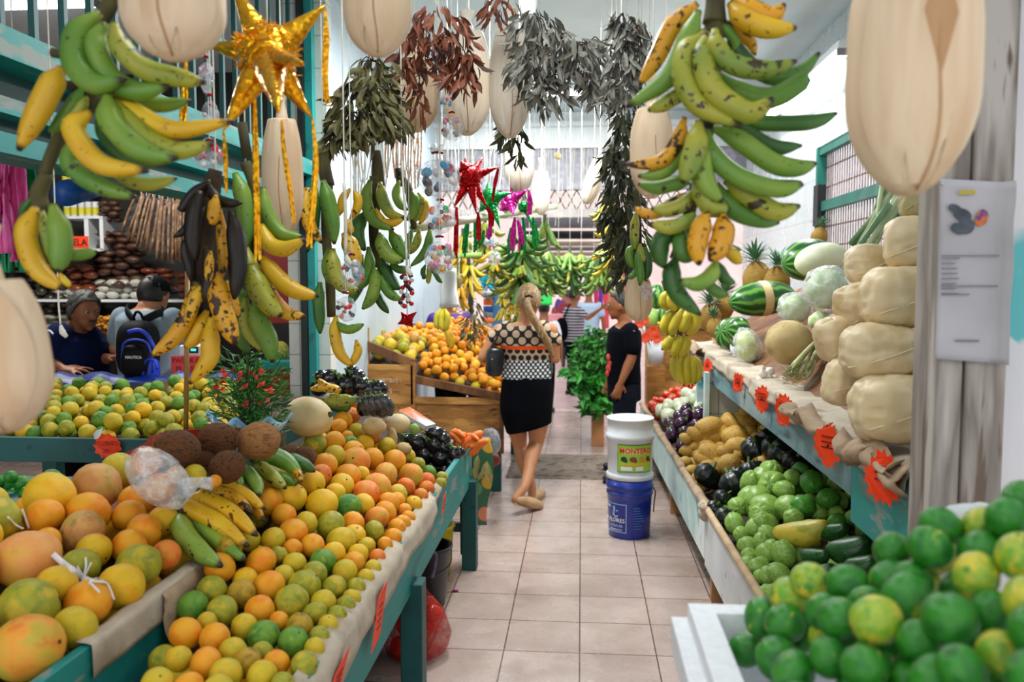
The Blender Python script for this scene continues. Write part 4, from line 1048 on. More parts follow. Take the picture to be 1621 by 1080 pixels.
traced('nearly black plantain bunch with yellow lower fingers, above the limes', 'E', 2.2,
  [('E', [(1230, -40), (1200, 100), (1170, 300), (1150, 500), (1150, 640)], (40, 60, 62, 62, 44))],
  [('E', [(1200, 20), (1100, 100), (1050, 170), (1010, 185)], 34, 'k', 0, -.02), ('E', [(1180, 120), (1110, 220), (1060, 300), (990, 345)], 30, 'k', -.02, -.04), ('E', [(1190, 40), (1230, 120), (1300, 150), (1380, 150)], 34, 'k', -.02, -.05),
   ('E', [(1140, 80), (1110, 220), (1100, 360), (1120, 480)], 52, 'k', -.06, -.07), ('E', [(1230, 100), (1220, 180), (1215, 240), (1200, 275)], 36, 'yo', -.07, -.08), ('E', [(1320, 190), (1350, 380), (1355, 540), (1335, 700)], 56, 'k', -.05, -.07),
   ('E', [(1255, 180), (1265, 340), (1270, 480), (1255, 600)], 32, 'yo', -.02, -.03), ('E', [(1170, 400), (1200, 520), (1190, 640), (1170, 720)], 46, 'k', -.07, -.08), ('E', [(1120, 600), (1075, 780), (980, 930), (858, 1022)], 50, 'yo', -.05, -.09),
   ('E', [(1180, 760), (1140, 860), (1100, 930), (1050, 970)], 46, 'y', -.04, -.06), ('E', [(1205, 800), (1200, 960), ('I', 1190, 110), ('I', 1080, 245)], 56, 'y', -.06, -.09), ('E', [(1235, 540), (1250, 700), (1300, 850), (1345, 960)], 62, 'yo', -.07, -.10),
   ('E', [(1290, 590), (1310, 700), (1325, 760), (1335, 830)], 50, 'yo', -.02, -.02), ('E', [(1150, 620), (1110, 700), (1090, 760), (1070, 830)], 40, 'yo', -.08, -.09), ('E', [(1200, 420), (1195, 500), (1190, 560), (1195, 600)], 26, 'yo', -.11, -.11),
   ('E', [(1120, 330), (1060, 400), (1080, 500), (1090, 600)], 36, 'k', 0, 0)], smat=m_dryst, hang=('E', 1230, -36))
traced('green and yellow plantain bunch hanging just behind the gold star piñata'.replace('ñ', 'n'), 'F', 2.4,
  [('B', [(-60, 700), (-30, 900), ('F', 0, 0)[1:], ][:2], (30, 30)), ('F', [(-40, -80), (10, 60), (20, 300), (30, 560), (30, 760)], (34, 34, 34, 34, 30))],
  [('E', [(1340, -20), (1385, 120), (1395, 280), (1390, 410)], 52, 'g', -.04, -.06), ('E', [(1400, 400), (1430, 540), (1470, 680), (1540, 760)], 52, 'yg', -.05, -.09), ('F', [(60, 60), (80, 200), (160, 320), (290, 345)], 44, 'g', -.02, -.03),
   ('F', [(50, 270), (90, 380), (180, 410), (300, 355)], 50, 'y', -.04, -.07), ('F', [(50, 450), (130, 560), (240, 650), (378, 682)], 52, 'y', -.05, -.08), ('F', [(30, 500), (90, 660), (180, 770), (305, 800)], 48, 'yo', -.02, -.04),
   ('F', [(-10, 500), (40, 640), (90, 730), (165, 795)], 62, 'yg', -.08, -.11), ('F', [(20, 700), (40, 830), (90, 940), (115, 1060)], 62, 'g', -.05, -.08), ('E', [(1400, 680), (1400, 820), (1430, 900), (1500, 1000)], 44, 'yg', -.04, -.06),
   ('E', [(1360, 620), (1370, 680), (1385, 720), (1400, 760)], 40, 'g', 0, 0), ('F', [(0, 260), (-40, 340), (-60, 420), (-40, 500)], 44, 'dg', 0, 0), ('F', [(10, 720), (-30, 830), (-60, 920), (-20, 1010)], 48, 'dg', 0, .01)], hang=('F', -40, -70))
traced('tall thin plantain bunch in front of the white pillar', 'F', 2.95,
  [('B', [(400, 830), (410, 960), (430, 1060)], (34, 38, 40)), ('F', [(425, 20), (420, 330), (440, 560), (450, 800)], (36, 28, 30, 26))],
  [('F', [(400, 20), (430, 140), (455, 260), (465, 385)], 46, 'g', -.05, -.07), ('F', [(310, 60), (300, 180), (330, 290), (395, 378)], 40, 'yo', -.02, -.04), ('F', [(360, 60), (355, 200), (340, 330), (310, 430)], 34, 'dg', .02, .03),
   ('F', [(455, 410), (460, 520), (510, 620), (610, 655)], 46, 'yg', -.05, -.08), ('F', [(520, 320), (560, 400), (580, 470), (580, 540)], 52, 'y', .03, .02), ('F', [(385, 600), (375, 700), (380, 800), (385, 895)], 36, 'dg', -.02, -.03),
   ('F', [(475, 790), (470, 900), (500, 1010), (570, 1085)], 36, 'y', -.03, -.05), ('F', [(590, 930), (600, 990), (580, 1040), (560, 1075)], 26, 'y', -.02, -.03), ('F', [(480, 830), (530, 870), (580, 865), (632, 840)], 28, 'g', -.04, -.06),
   ('F', [(555, 70), (515, 120), (500, 180), (490, 225)], 26, 'y', .04, .05), ('F', [(580, 80), (600, 130), (590, 190), (555, 238)], 28, 'y', .02, .03), ('F', [(560, 240), (545, 270), (555, 300), (570, 325)], 26, 'y', .03, .03), ('F', [(430, 400), (420, 520), (440, 580), (470, 620)], 30, 'g', -.03, -.03)], hang=('B', 400, 835))
traced('full bunch of dark green plantains hanging over the eggplants', 'F', 3.3,
  [('B', [(705, 860), (712, 960), (715, 1060)], (24, 34, 40)), ('F', [(705, 0), (690, 300), (705, 480), (720, 640)], (40, 30, 28, 22))],
  [('F', [(670, 20), (645, 130), (690, 250), (805, 302)], 36, 'g', -.05, -.08), ('F', [(725, 30), (740, 130), (790, 210), (868, 232)], 36, 'yg', -.04, -.06), ('F', [(700, 180), (740, 255), (800, 265), (862, 240)], 26, 'y', -.06, -.07),
   ('F', [(650, 200), (600, 280), (600, 350), (640, 420)], 46, 'dg', -.02, -.04), ('F', [(725, 320), (740, 400), (790, 460), (860, 480)], 42, 'g', -.05, -.07), ('F', [(785, 300), (820, 370), (850, 430), (885, 470)], 40, 'g', -.02, -.03),
   ('F', [(660, 400), (665, 510), (630, 600), (560, 640)], 34, 'g', -.02, -.05), ('F', [(695, 520), (700, 600), (675, 690), (625, 755)], 38, 'g', -.05, -.07), ('F', [(735, 460), (765, 550), (800, 610), (838, 642)], 36, 'dg', -.03, -.04),
   ('F', [(730, 560), (760, 640), (800, 680), (848, 698)], 30, 'g', -.05, -.06), ('F', [(705, 640), (720, 700), (745, 740), (775, 778)], 26, 'dg', -.03, -.03), ('F', [(620, 440), (600, 520), (610, 570), (640, 600)], 40, 'g', .02, .02),
   ('F', [(640, 560), (600, 640), (570, 690), (555, 730)], 30, 'dg', 0, 0), ('F', [(780, 470), (820, 520), (860, 530), (900, 515)], 26, 'dg', -.03, -.04)], hang=('B', 705, 865))
traced('yellowish green plantain bunch beside the candy bags, above the wooden stall', 'F', 3.9,
  [('B', [(830, 960), (850, 1060)], (22, 28)), ('F', [(840, 0), (890, 80), (920, 300)], (26, 26, 18))],
  [('F', [(835, 20), (815, 100), (840, 160), (885, 190)], 26, 'g', -.03, -.05), ('F', [(905, 80), (925, 140), (915, 200), (880, 250)], 30, 'g', -.05, -.06), ('F', [(945, 90), (960, 150), (945, 210), (915, 260)], 28, 'yg', -.03, -.03),
   ('F', [(965, 110), (985, 170), (975, 220), (950, 270)], 24, 'y', -.02, -.02), ('F', [(1010, 290), (1000, 380), (965, 450), (900, 510)], 26, 'g', -.04, -.06), ('F', [(950, 300), (935, 370), (910, 410), (880, 440)], 26, 'yg', -.02, -.03),
   ('F', [(910, 300), (890, 350), (880, 390), (860, 420)], 22, 'g', 0, 0), ('F', [(985, 500), (970, 540), (975, 570), (965, 580)], 16, 'dg', 0, 0), ('F', [(1000, 500), (1005, 550), (1000, 590), (1000, 610)], 16, 'yg', -.02, -.02), ('F', [(1010, 510), (1040, 550), (1060, 585), (1080, 605)], 16, 'dg', -.01, -.01)], hang=('B', 830, 965))
traced('three stacked hands of bright yellow bananas at the far end of the right shelf', 'G', 4.9,
  [('G', [(900, 590), (940, 700), (985, 850), (1010, 1010)], (14, 16, 16, 16))],
  [('G', [(930, 650), (905, 690), (905, 730), (930, 760)], 28, 'by', -.03, -.04), ('G', [(950, 660), (940, 700), (950, 740), (980, 765)], 26, 'by', -.05, -.06), ('G', [(975, 680), (985, 710), (1000, 735), (1015, 745)], 24, 'by', -.03, -.04),
   ('G', [(990, 750), (930, 800), (905, 860), (925, 900)], 30, 'by', -.03, -.04), ('G', [(1010, 750), (980, 810), (955, 870), (960, 910)], 30, 'by', -.06, -.07), ('G', [(1030, 755), (1030, 810), (1010, 860), (1000, 890)], 30, 'by', -.06, -.08), ('G', [(1045, 760), (1085, 800), (1075, 860), (1030, 905)], 30, 'by', -.04, -.05),
   ('G', [(970, 830), (930, 850), (890, 845), (860, 830)], 18, 'y', -.02, -.03), ('G', [(975, 910), (940, 930), (910, 970), (890, 985)], 30, 'by', -.05, -.06), ('G', [(1000, 905), (980, 950), (960, 1000), (940, 1025)], 30, 'by', -.06, -.07), ('G', [(1030, 905), (1030, 950), (1010, 1000), (985, 1030)], 30, 'by', -.05, -.06),
   ('K', [(1000, 85), (965, 110), (965, 180), (1000, 240)], 24, 'by', -.03, -.04), ('K', [(1015, 80), (990, 120), (995, 190), (1020, 255)], 24, 'by', -.05, -.06), ('K', [(1035, 80), (1030, 130), (1035, 200), (1045, 262)], 24, 'by', -.06, -.07), ('K', [(1055, 80), (1065, 130), (1070, 200), (1065, 255)], 24, 'by', -.05, -.06), ('K', [(1070, 85), (1095, 130), (1100, 190), (1080, 245)], 24, 'by', -.03, -.04)],
  name='banana_bunch', hang=('G', 900, 595))
traced('small hand of green bananas hanging above the tan husk pack by the man in black', 'G', 3.7,
  [('G', [(745, 60), (755, 200), (760, 380)], (16, 18, 18))],
  [('G', [(745, 200), (735, 290), (735, 360), (740, 420)], 28, 'yg', -.02, -.04), ('G', [(800, 330), (830, 390), (850, 440), (870, 490)], 20, 'dg', 0, 0), ('G', [(765, 380), (770, 440), (780, 470), (785, 490)], 24, 'yg', -.05, -.06), ('G', [(735, 390), (705, 430), (715, 490), (745, 520)], 24, 'g', -.03, -.04),
   ('G', [(760, 400), (760, 480), (770, 560), (765, 620)], 26, 'g', -.05, -.07), ('G', [(790, 400), (810, 470), (810, 540), (795, 590)], 26, 'dg', -.03, -.04), ('G', [(750, 500), (735, 550), (715, 570), (700, 580)], 18, 'g', -.02, -.03)],
  name='banana_bunch', hang=('G', 745, 70))
traced('two hands of ripe yellow bananas standing at the left end of the tangerine stall', 'F', 6.1,
  [('F', [(1085, 730), (1085, 770), (1090, 860)], (10, 12, 10))],
  [('F', [(1075, 750), (1050, 800), (1050, 840), (1060, 870)], 18, 'by', -.02, -.03), ('F', [(1085, 750), (1075, 800), (1075, 850), (1085, 880)], 18, 'by', -.04, -.05), ('F', [(1095, 750), (1110, 800), (1105, 850), (1095, 880)], 18, 'by', -.03, -.04),
   ('F', [(1095, 865), (1110, 900), (1120, 940), (1135, 980)], 16, 'y', -.03, -.03), ('F', [(1105, 865), (1130, 900), (1140, 940), (1140, 975)], 14, 'y', -.01, -.01)], name='banana_bunch', hang=('F', 1085, 735))
# ------------------------------------------------------------------ smaller bunches farther down the hall: four finger shapes, copied
def fing_mesh(kind, cls, L, r):
    key = ('fing', kind, cls)
    if key in _mc: return _mc[key]
    sh = [[(0, 0, 0), (.25, 0, -.22), (.62, 0, -.52), (.95, 0, -.50)], [(0, 0, 0), (.16, 0, -.30), (.40, 0, -.75), (.72, 0, -.95)], [(0, 0, 0), (.32, 0, -.08), (.72, 0, -.22), (1.0, 0, -.05)], [(0, 0, 0), (.05, 0, -.3), (.2, 0, -.75), (.4, 0, -1.02)]][kind]
    b = MB(); b.tube([V(p) for p in sh], lambda t: r / L * RP(t), 8, 4, prof=PRO, tattr=True); _mc[key] = b.mesh('banana', BK[cls], True); return _mc[key]
def bunch(px, py, Y, label, hands, nf, L, cls, name='banana_bunch', kinds=(0, 1), group=None, span=(0, 360), gap=None, r=None, top=None):
    p = P(px, py, Y); t = thing(name, label, 'banana bunch', p, group, world=False); gap = gap or L * .55
    b = MB(); b.tube([(0, 0, .05), (0, 0, -gap * hands)], .014, 7); b.build('stalk', m_stalk, t, smooth=True)
    for h in range(hands):
        for k in range(nf):
            a = math.radians(lerp(span[0], span[1], (k + R(-.25, .25)) / nf)) + h * .4; c = pick(cls)
            o = inst('banana', fing_mesh(random.choice(kinds), c, L, r or L * .1), (math.cos(a) * .012, math.sin(a) * .012, -gap * h - R(0, .25) * gap), (R(-.15, .15), R(-.2, .15), a), L * R(.88, 1.08), t)
    b = MB(); b.tube([(0, 0, .04), (0, 0, (top or ZC) - p.z)], .002, 5); b.build('hanging_string', m_string, t)
    return t
FB = 'green banana bunches along the far cross row'
gset = dict(g=3, dg=4, yg=2)
for i, (px, py, Y, hn, nf, L) in enumerate([(822, 392, 6.8, 3, 11, .22), (846, 398, 7.4, 2, 10, .2), (868, 396, 7.8, 3, 11, .2), (884, 405, 8.1, 2, 9, .18), (902, 398, 8.1, 3, 11, .2), (920, 402, 8.3, 2, 10, .18), (940, 408, 8.0, 2, 11, .2), (952, 398, 7.4, 3, 9, .18), (838, 420, 8.4, 2, 10, .18), (805, 412, 7.4, 2, 10, .2), (858, 428, 8.6, 2, 9, .17)]):
    bunch(px, py, Y, f'dark green banana bunch of the far cross row, {nth(i)} counting by depth and place', hn, nf, L, gset, group=FB)
_r = sorted([o for o in bpy.data.objects if o.get('group') == FB], key=lambda o: proj(o.location)[0])
for i, o in enumerate(_r): o['label'] = f'dark green banana bunch, {nth(i)} from left of the row across the far hall'
bunch(733, 372, 6.6, 'yellow green banana bunch below the red star tassels', 3, 9, .17, dict(yg=4, y=2))
bunch(742, 418, 6.5, 'yellow banana bunch under the short green pole', 2, 8, .16, dict(y=3, by=2, yo=1))
bunch(768, 352, 6.9, 'yellow green banana bunch under the green star tassels', 3, 9, .17, dict(yg=4, by=1, g=1))
bunch(783, 396, 6.6, 'olive yellow banana bunch behind the small candy bag', 2, 9, .16, dict(yg=3, y=2))
bunch(826, 372, 6.2, 'large dark green plantain bunch below the pink star piñata'.replace('ñ', 'n'), 2, 11, .2, dict(g=3, dg=4), 'plantain_bunch', (0, 2))
bunch(862, 350, 6.4, 'small pale green banana hand under the cream husk pack', 1, 8, .2, dict(yg=3, g=2), kinds=(1, 3))
for i, (px, py) in enumerate([(797, 428), (806, 446), (797, 462), (809, 478), (797, 486), (806, 500), (812, 440), (816, 468)]):
    bunch(px, py, 7.3, f'little yellow banana hand, {nth(i)} down the column left of the ponytailed woman', 1, 6, .12, dict(by=4, y=1), kinds=(1, 3), group='yellow hands in the column beside the woman', span=(180, 360))
for i, (px, py) in enumerate([(824, 440), (826, 462), (822, 488)]):
    bunch(px, py, 7.6, f'olive banana hand, {nth(i)} down beside the column of yellow hands', 2, 7, .14, dict(yg=3, g=1), kinds=(1, 3))
bunch(727, 452, 5.9, 'single long yellow and green banana hand beside the white plastic sheet', 1, 4, .17, dict(yo=1, y=2, yg=1), kinds=(1, 3))
for i, (px, py, Y) in enumerate([(966, 318, 5.2), (973, 352, 5.2), (962, 372, 5.4), (980, 385, 5.0), (968, 408, 5.4)]):
    bunch(px, py, Y, f'small yellow banana hand, {nth(i)} down inside the dry leaf garland', 1, 7, .15, dict(y=2, yg=3, by=1), kinds=(1, 0), group='banana hands in the leaf garland')
# poles that carry them
p, q = P(655, 361, 3.95), P(880, 327, 6.6)
b = MB(); b.tube([p, q], .022, 9); tag(b.build('hanging_pole', mat('pale_green_pole', '#b9c49a', '#dcd6c4', 2, .6, lo=.45, hi=.55), smooth=True), 'pale pole slung across the hall behind the red star', 'pole')
p, q = P(716, 406, 6.2), P(762, 404, 6.2)
b = MB(); b.tube([p, q], .02, 9); string_up(b.build('hanging_pole', mat('green_bamboo', '#7fae4a', '#a3c268', 5, .5), smooth=True, origin=(0, 0, 0)), p); tag(bpy.data.objects[-1] if 0 else [o for o in COL.objects if o.name.startswith('hanging_pole')][-1], 'short green bamboo pole above the yellow bananas', 'pole')
# ------------------------------------------------------------------ plantains lying on the counter
def lying(label, fingers, S, group=None, crown=None, name='plantain_hand'):
    pts = [[hit(*T(tl, x, y), lambda X, Y_: S(X, Y_) + dz) for x, y in ps] for tl, ps, r, c, dz in fingers]
    t = thing(name, label, 'plantain hand', pts[0][0])
    for (tl, ps, r, c, dz), w_ in zip(fingers, pts): finger(t, w_, r / 3.6 * w_[1].y / FPX * 1.02, c)
    if crown:
        c0 = hit(*T(*crown[0]), lambda X, Y_: S(X, Y_) + crown[2]); c1 = hit(*T(*crown[1]), lambda X, Y_: S(X, Y_) + crown[2])
        b = MB(); b.tube([c0, (c0 + c1) / 2 + V((0, 0, .004)), c1], (.012, .017, .013), 8, 3); b.build('crown', m_dryst, t, smooth=True)
    return t
t = lying('hand of yellow and green plantains lying on the oranges, nearest the bagged fruit', [
    ('M', [(1035, 70), (1090, 95), (1250, 180), (1415, 305)], 62, 'y', .075), ('M', [(1060, 35), (1180, 50), (1330, 130), (1465, 245)], 62, 'y', .085), ('M', [(1110, 15), (1220, 0), (1340, 40), (1440, 120)], 52, 'yo', .09),
    ('I', [(1130, 840), (1270, 830), (1400, 880), (1510, 960)], 45, 'y', .10), ('M', [(1015, 110), (1040, 220), (1130, 330), (1265, 420)], 66, 'g', .06), ('M', [(1040, 90), (1150, 200), (1290, 310), (1400, 385)], 50, 'g', .045),
    ('M', [(1200, -5), (1330, 10), (1420, 60), (1505, 160)], 46, 'yo', .06)], S_orange, crown=(('M', 1020, 120), ('M', 1120, 10), .075))
px, py = T('M', 1115, 75); c = hit(px, py, lambda X, Y_: S_orange(X, Y_) + .10)
b = MB(); b.ell((0, 0, 0), (.014, .014, .002), 12, 6, look(V((.2, -.8, .8)))); b.build('fruit_sticker', m_white, t, smooth=True, origin=None).location = c - t.location
t = lying('small hand of green bananas standing on its tips before the coconuts', [
    ('I', [(1340, 700), (1310, 760), (1290, 800), (1285, 825)], 34, 'g', .09), ('I', [(1350, 700), (1350, 770), (1360, 810), (1375, 835)], 34, 'g', .10), ('I', [(1370, 710), (1420, 760), (1460, 820), (1475, 885)], 46, 'g', .10)], S_orange, crown=(('I', 1335, 715), ('I', 1375, 690), .10))
t = lying('loose green and spotted plantains lying left of the big pale melon', [
    ('J', [(0, 680), (80, 650), (190, 690), (280, 770)], 56, 'g', .10), ('J', [(0, 715), (60, 730), (130, 790), (190, 840)], 44, 'yg', .08), ('J', [(170, 670), (240, 680), (300, 710), (355, 745)], 40, 'dg', .09), ('J', [(190, 690), (230, 720), (260, 760), (280, 800)], 26, 'yo', .10), ('J', [(140, 760), (180, 780), (220, 800), (250, 820)], 30, 'g', .06)], S_orange)
# ------------------------------------------------------------------ vegetables and the other produce
m_melon = mat('pale_melon_skin', '#e6cf9a', '#dcc288', 5, .55, c3='#efdcb2', spots=('#b9975c', 60, .68, .06), bump=(120, .2, .001))
m_coco = mat('brown_coconut_fibre', '#6b3f1f', '#8a5428', 6, .9, c3='#4a2a14', spots=('#a87442', 90, .6, .08), bump=(90, 1.0, .006), stretch=(1, 1, .25))
m_cocotan = mat('tan_coconut_fibre', '#b5773c', '#c98d52', 6, .9, c3='#945c2c', spots=('#dcae78', 70, .58, .08), bump=(80, 1.0, .006), stretch=(1, 1, .2))
m_egg = mat('black_eggplant_skin', '#0c0a14', '#15101f', 4, .16, coat=.5, spec=.7)
m_eggp = mat('purple_eggplant_skin', '#3c1038', '#2a0c2c', 4, .2, c3='#5d2352', spots=('#b98aa0', 5, .74, .06), coat=.4, spec=.6)
m_calyx = mat('green_calyx', '#4f7a35', '#6b8f45', 12, .6)
m_chay = mat('chayote_skin', '#86b04a', '#9cc05c', 5, .4, c3='#6fa03e', bump=(60, .15, .001), spec=.5)
m_chayd = mat('deep_green_chayote_skin', '#3f8a2c', '#5aa038', 5, .35, c3='#2f7526', bump=(60, .15, .001))
m_pot = mat('potato_skin', '#c4993f', '#d1a84e', 6, .6, c3='#a87f30', spots=('#8a6526', 40, .7, .04), bump=(70, .25, .001))
m_sq = mat('black_squash_skin', '#101a16', '#18261f', 6, .3, spots=('#2f5a34', 5, .7, .06), bump=(50, .2, .001), spec=.5)
m_zuc = mat('zucchini_skin', '#174a1c', '#225a24', 10, .35, c3='#0f3a16', spots=('#4f8a3f', 40, .66, .05), stretch=(1, 1, .3))
m_ysq = mat('yellow_squash_skin', '#cdb53a', '#d9c348', 5, .4, c3='#a8a832', stretch=(1, 1, .3))
m_onion = mat('white_onion_skin', '#e9ebd9', '#dfe6c4', 5, .35, c3='#cfdcab', stretch=(1, 1, .4), coat=.2)
m_tom = mat('tomato_skin', '#c9220f', '#e2441a', 4, .2, c3='#b3160c', coat=.4)
m_car = mat('carrot_skin', '#f07818', '#e8680f', 12, .5, c3='#f58a2c', bump=(80, .2, .001))
m_jic = mat('jicama_skin', '#b8a06a', '#c9b27c', 5, .8, c3='#9c8552', spots=('#7f6a3f', 50, .68, .05), bump=(60, .3, .002))
m_leafg = mat('fresh_leaf', '#2f7a22', '#3f9430', 8, .5, c3='#1f5f1a')
m_leafd = mat('dark_leaf', '#1c4a1c', '#2a5f26', 8, .55, c3='#123512')
m_film = film('clear_film', '#e8eef2', .16)
m_clear = film('thin_film', '#e8eef2', .02, .1, .05)
m_filmw = film('milky_film', '#eef3f7', .36)
def keyed(key, fn):
    if key not in _mc: _mc[key] = fn()
    return _mc[key]
def chay_mesh(seed, m):
    def mk():
        b = MB(); sd = V((seed * 4.1, 0, 0))
        def fn(d):
            a = math.atan2(d.y, d.x); up = (d.z + 1) / 2
            return (1.08 - .30 * up ** 1.5) * (1 - .085 * max(0, math.cos(a * 5 + mnoise.noise(sd) * 3)) ** 2 * (1 - up * .5)) * (1 + .07 * mnoise.noise(d * 2 + sd))
        b.ell((0, 0, 0), (1, 1, 1.25), 25, 14, fn=fn); return b.mesh('chayote', m, True)
    return keyed(('chay', seed, m.name), mk)
def lump_mesh(key, seed, m, el=1.3, lump=.12, fr=1.4):
    def mk():
        b = MB(); sd = V((seed * 4.1, 3, 0)); b.ell((0, 0, 0), (1, .93, el), 18, 14, fn=lambda d: 1 + lump * mnoise.noise(d * fr + sd) + lump * .4 * mnoise.noise(d * fr * 2.7 + sd)); return b.mesh(key, m, True)
    return keyed((key, seed, m.name), mk)
def ribbed_mesh(key, m, ribs=9, el=.85, depth=.1):
    def mk():
        b = MB(); b.ell((0, 0, 0), (1, 1, el), ribs * 4, 14, fn=lambda d: 1 - depth * (1 - abs(math.cos(math.atan2(d.y, d.x) * ribs / 2))) ** 1.0 * (1 - d.z ** 4) - .12 * max(0, abs(d.z) - .9) * 10); return b.mesh(key, m, True)
    return keyed((key, m.name), mk)
def stalk_mesh():
    def mk():
        b = MB(); b.tube([(0, 0, .8), (0, 0, 1.0), (.06, 0, 1.25)], (.16, .1, .09), 7, 3); return b.mesh('stem', m_calyx, True)
    return keyed('stalkm', mk)
def egg_mesh(m, el=1.7):
    def mk():
        b = MB(); b.ell((0, 0, 0), (1, 1, el), 16, 16, fn=lambda d: 1.02 - .30 * clamp((d.z + .3) / 1.3)); return b.mesh('eggplant', m, True)
    return keyed(('egg', m.name, el), mk)
def calyx_mesh(el=1.7):
    def mk():
        b = MB()
        for k in range(5):
            a = k * 2 * PI / 5; d = V((math.cos(a), math.sin(a), 0)); b.tube([V((0, 0, el * .76)), d * .22 + V((0, 0, el * .735)), d * .42 + V((0, 0, el * .63))], (.12, .12, .02), 6, 3)
        b.tube([(0, 0, el * .7), (0, 0, el * .86), (.05, 0, el * 1.0)], (.2, .13, .11), 7, 3); return b.mesh('calyx', m_calyx, True)
    return keyed(('calyx', el), mk)
def long_mesh(key, m, n=14, prof=None, shape=None):
    def mk():
        b = MB(); b.tube([(0, .02, -1), (0, -.04, -.3), (0, -.03, .4), (0, .06, 1)], shape or (lambda t: .2 * (math.sin(PI * clamp(t * .94 + .03)) ** .45)), n, 5, prof=prof); return b.mesh(key, m, True)
    return keyed((key, m.name), mk)
def rrot(): return (R(0, 6.3), R(0, 6.3), R(0, 6.3))
# --- makers (name, position, radius, class) for piles
def mk_eggp(n_, p, q, c):
    o = inst(n_, egg_mesh(m_eggp, 1.25), p, (R(-1.2, 1.2), R(-1.2, 1.2), R(0, 6)), q * .92); inst('calyx', calyx_mesh(1.25), (0, 0, 0), parent=o); return o
def mk_onion(n_, p, q, c):
    def mk():
        b = MB(); b.lathe([(.02, -.95), (.3, -.9), (.75, -.6), (1, -.1), (.95, .3), (.6, .72), (.22, .95), (.12, 1.3), (.03, 1.45)], 18); return b.mesh('onion', m_onion, True)
    return inst(n_, keyed('onion', mk), p, rrot(), q)
def mk_tom(n_, p, q, c):
    o = inst(n_, ribbed_mesh('tomato', m_tom, 5, .85, .04), p, (R(-.8, .8), R(-.8, .8), R(0, 6)), q); 
    def mk():
        b = MB()
        for k in range(5):
            a = k * 1.2566; b.leaf((0, 0, .8), (math.cos(a), math.sin(a), .1), .55, .2, .2, (0, 0, 1))
        return b.mesh('calyx', m_calyx)
    inst('calyx', keyed('tomcal', mk), (0, 0, .02), parent=o); return o
def veg_area(y0, y1, xmax=1.55, x0=.06):
    def f():
        y = R(y0, y1); return R(xfront(y) + x0, xmax), y
    return f
VS = lambda x, y: S_veg(x, y) - .06
random.seed(31)
pile('tomato', 'red tomato', 60, veg_area(6.95, 7.6, 1.1), VS, .04, dict(a=1), 'far right counter bin', 'tomato', 'tomatoes on the right counter', words=dict(a='glossy'), make=mk_tom, hmax=.16)
pile('onion', 'white onion', 60, veg_area(6.35, 6.9, 1.15), VS, .05, dict(a=1), 'right counter after the tomatoes', 'onion', 'white onions on the right counter', words=dict(a='round'), make=mk_onion, hmax=.16)
pile('eggplant', 'purple eggplant', 60, veg_area(5.74, 6.3, 1.1), VS, .052, dict(a=1), 'right counter before the tile divider', 'eggplant', 'purple eggplants on the right counter', words=dict(a='round'), make=mk_eggp, hmax=.17)
def Zt(x, y): return 1000 + x / 4.696, 530 + y / 4.696
def place(name, px, py, rpx, S, mesh, rot, stretch=1.0, k=1.0, lift=0.0, ymax=99):
    """object whose centre is seen at the pixel and which rests on level S"""
    p = hit(px, py, lambda x, y: S(x, y) + lift); p = P(px, py, min(p.y, ymax)); r = rpx * (p - EYE).length / FPX * k
    return inst(name, mesh, p, rot, r if stretch == 1 else (r, r, r * stretch)), r
it = []
for x, y, r in [(580, 690, 88), (600, 760, 80), (740, 650, 70), (830, 650, 80), (780, 760, 95), (790, 830, 78), (480, 740, 60), (400, 770, 42), (500, 790, 40), (570, 840, 60), (600, 900, 95), (430, 870, 60), (400, 950, 50), (540, 930, 68),
                (580, 980, 60), (720, 970, 88), (850, 570, 48), (930, 630, 52), (1010, 710, 60), (890, 720, 52), (450, 1010, 50), (470, 830, 50), (660, 700, 60), (700, 880, 60), (900, 590, 44), (960, 660, 40), (820, 600, 44), (500, 900, 50)]:
    o, _ = place('potato', *Zt(x, y), r / 4.696 * .95, S_veg, lump_mesh('potato', random.randrange(4), m_pot), (R(1, 2), R(-.5, .5), R(0, 6)), lift=-.01, ymax=5.42); it.append((o, 'yellow brown potato'))
rank_labels(it, 'potato heap, right counter', 'potato', 'potatoes on the right counter')
pile('potato', 'yellow brown potato', 60, veg_area(4.75, 5.5, 1.5), lambda x, y: VS(x, y) - .02, .045, dict(a=1), 'bottom of the potato heap', 'potato', 'lower potatoes', words=dict(a=''), make=lambda n_, p, q, c: inst(n_, lump_mesh('potato', random.randrange(4), m_pot), p, rrot(), q * .9), hmax=.06)
it = []
for t_, x, y, r in [('Z', 920, 850, 108), ('Z', 1060, 850, 98), ('Z', 560, 1045, 100), ('Z', 790, 1065, 88), ('Z', 930, 985, 60), ('K', 1300, 815, 84), ('K', 1240, 900, 55), ('K', 1195, 955, 50), ('K', 1255, 1010, 62), ('L', 140, 640, 90), ('L', 60, 560, 70), ('L', 210, 690, 70), ('L', 260, 610, 70), ('K', 1400, 745, 70)]:
    px, py = Zt(x, y) if t_ == 'Z' else T(t_, x, y); rp = r / (4.696 if t_ == 'Z' else 3.6)
    o, _ = place('squash', px, py, rp, S_veg, ribbed_mesh('squash', m_sq), (R(-.9, .9), R(-.9, .9), R(0, 6)), lift=.0); inst('stem', stalk_mesh(), (0, 0, -.1), parent=o); it.append((o, 'black ribbed squash'))
rank_labels(it, 'between potatoes and chayotes', 'squash', 'black squashes on the right counter')
it = []
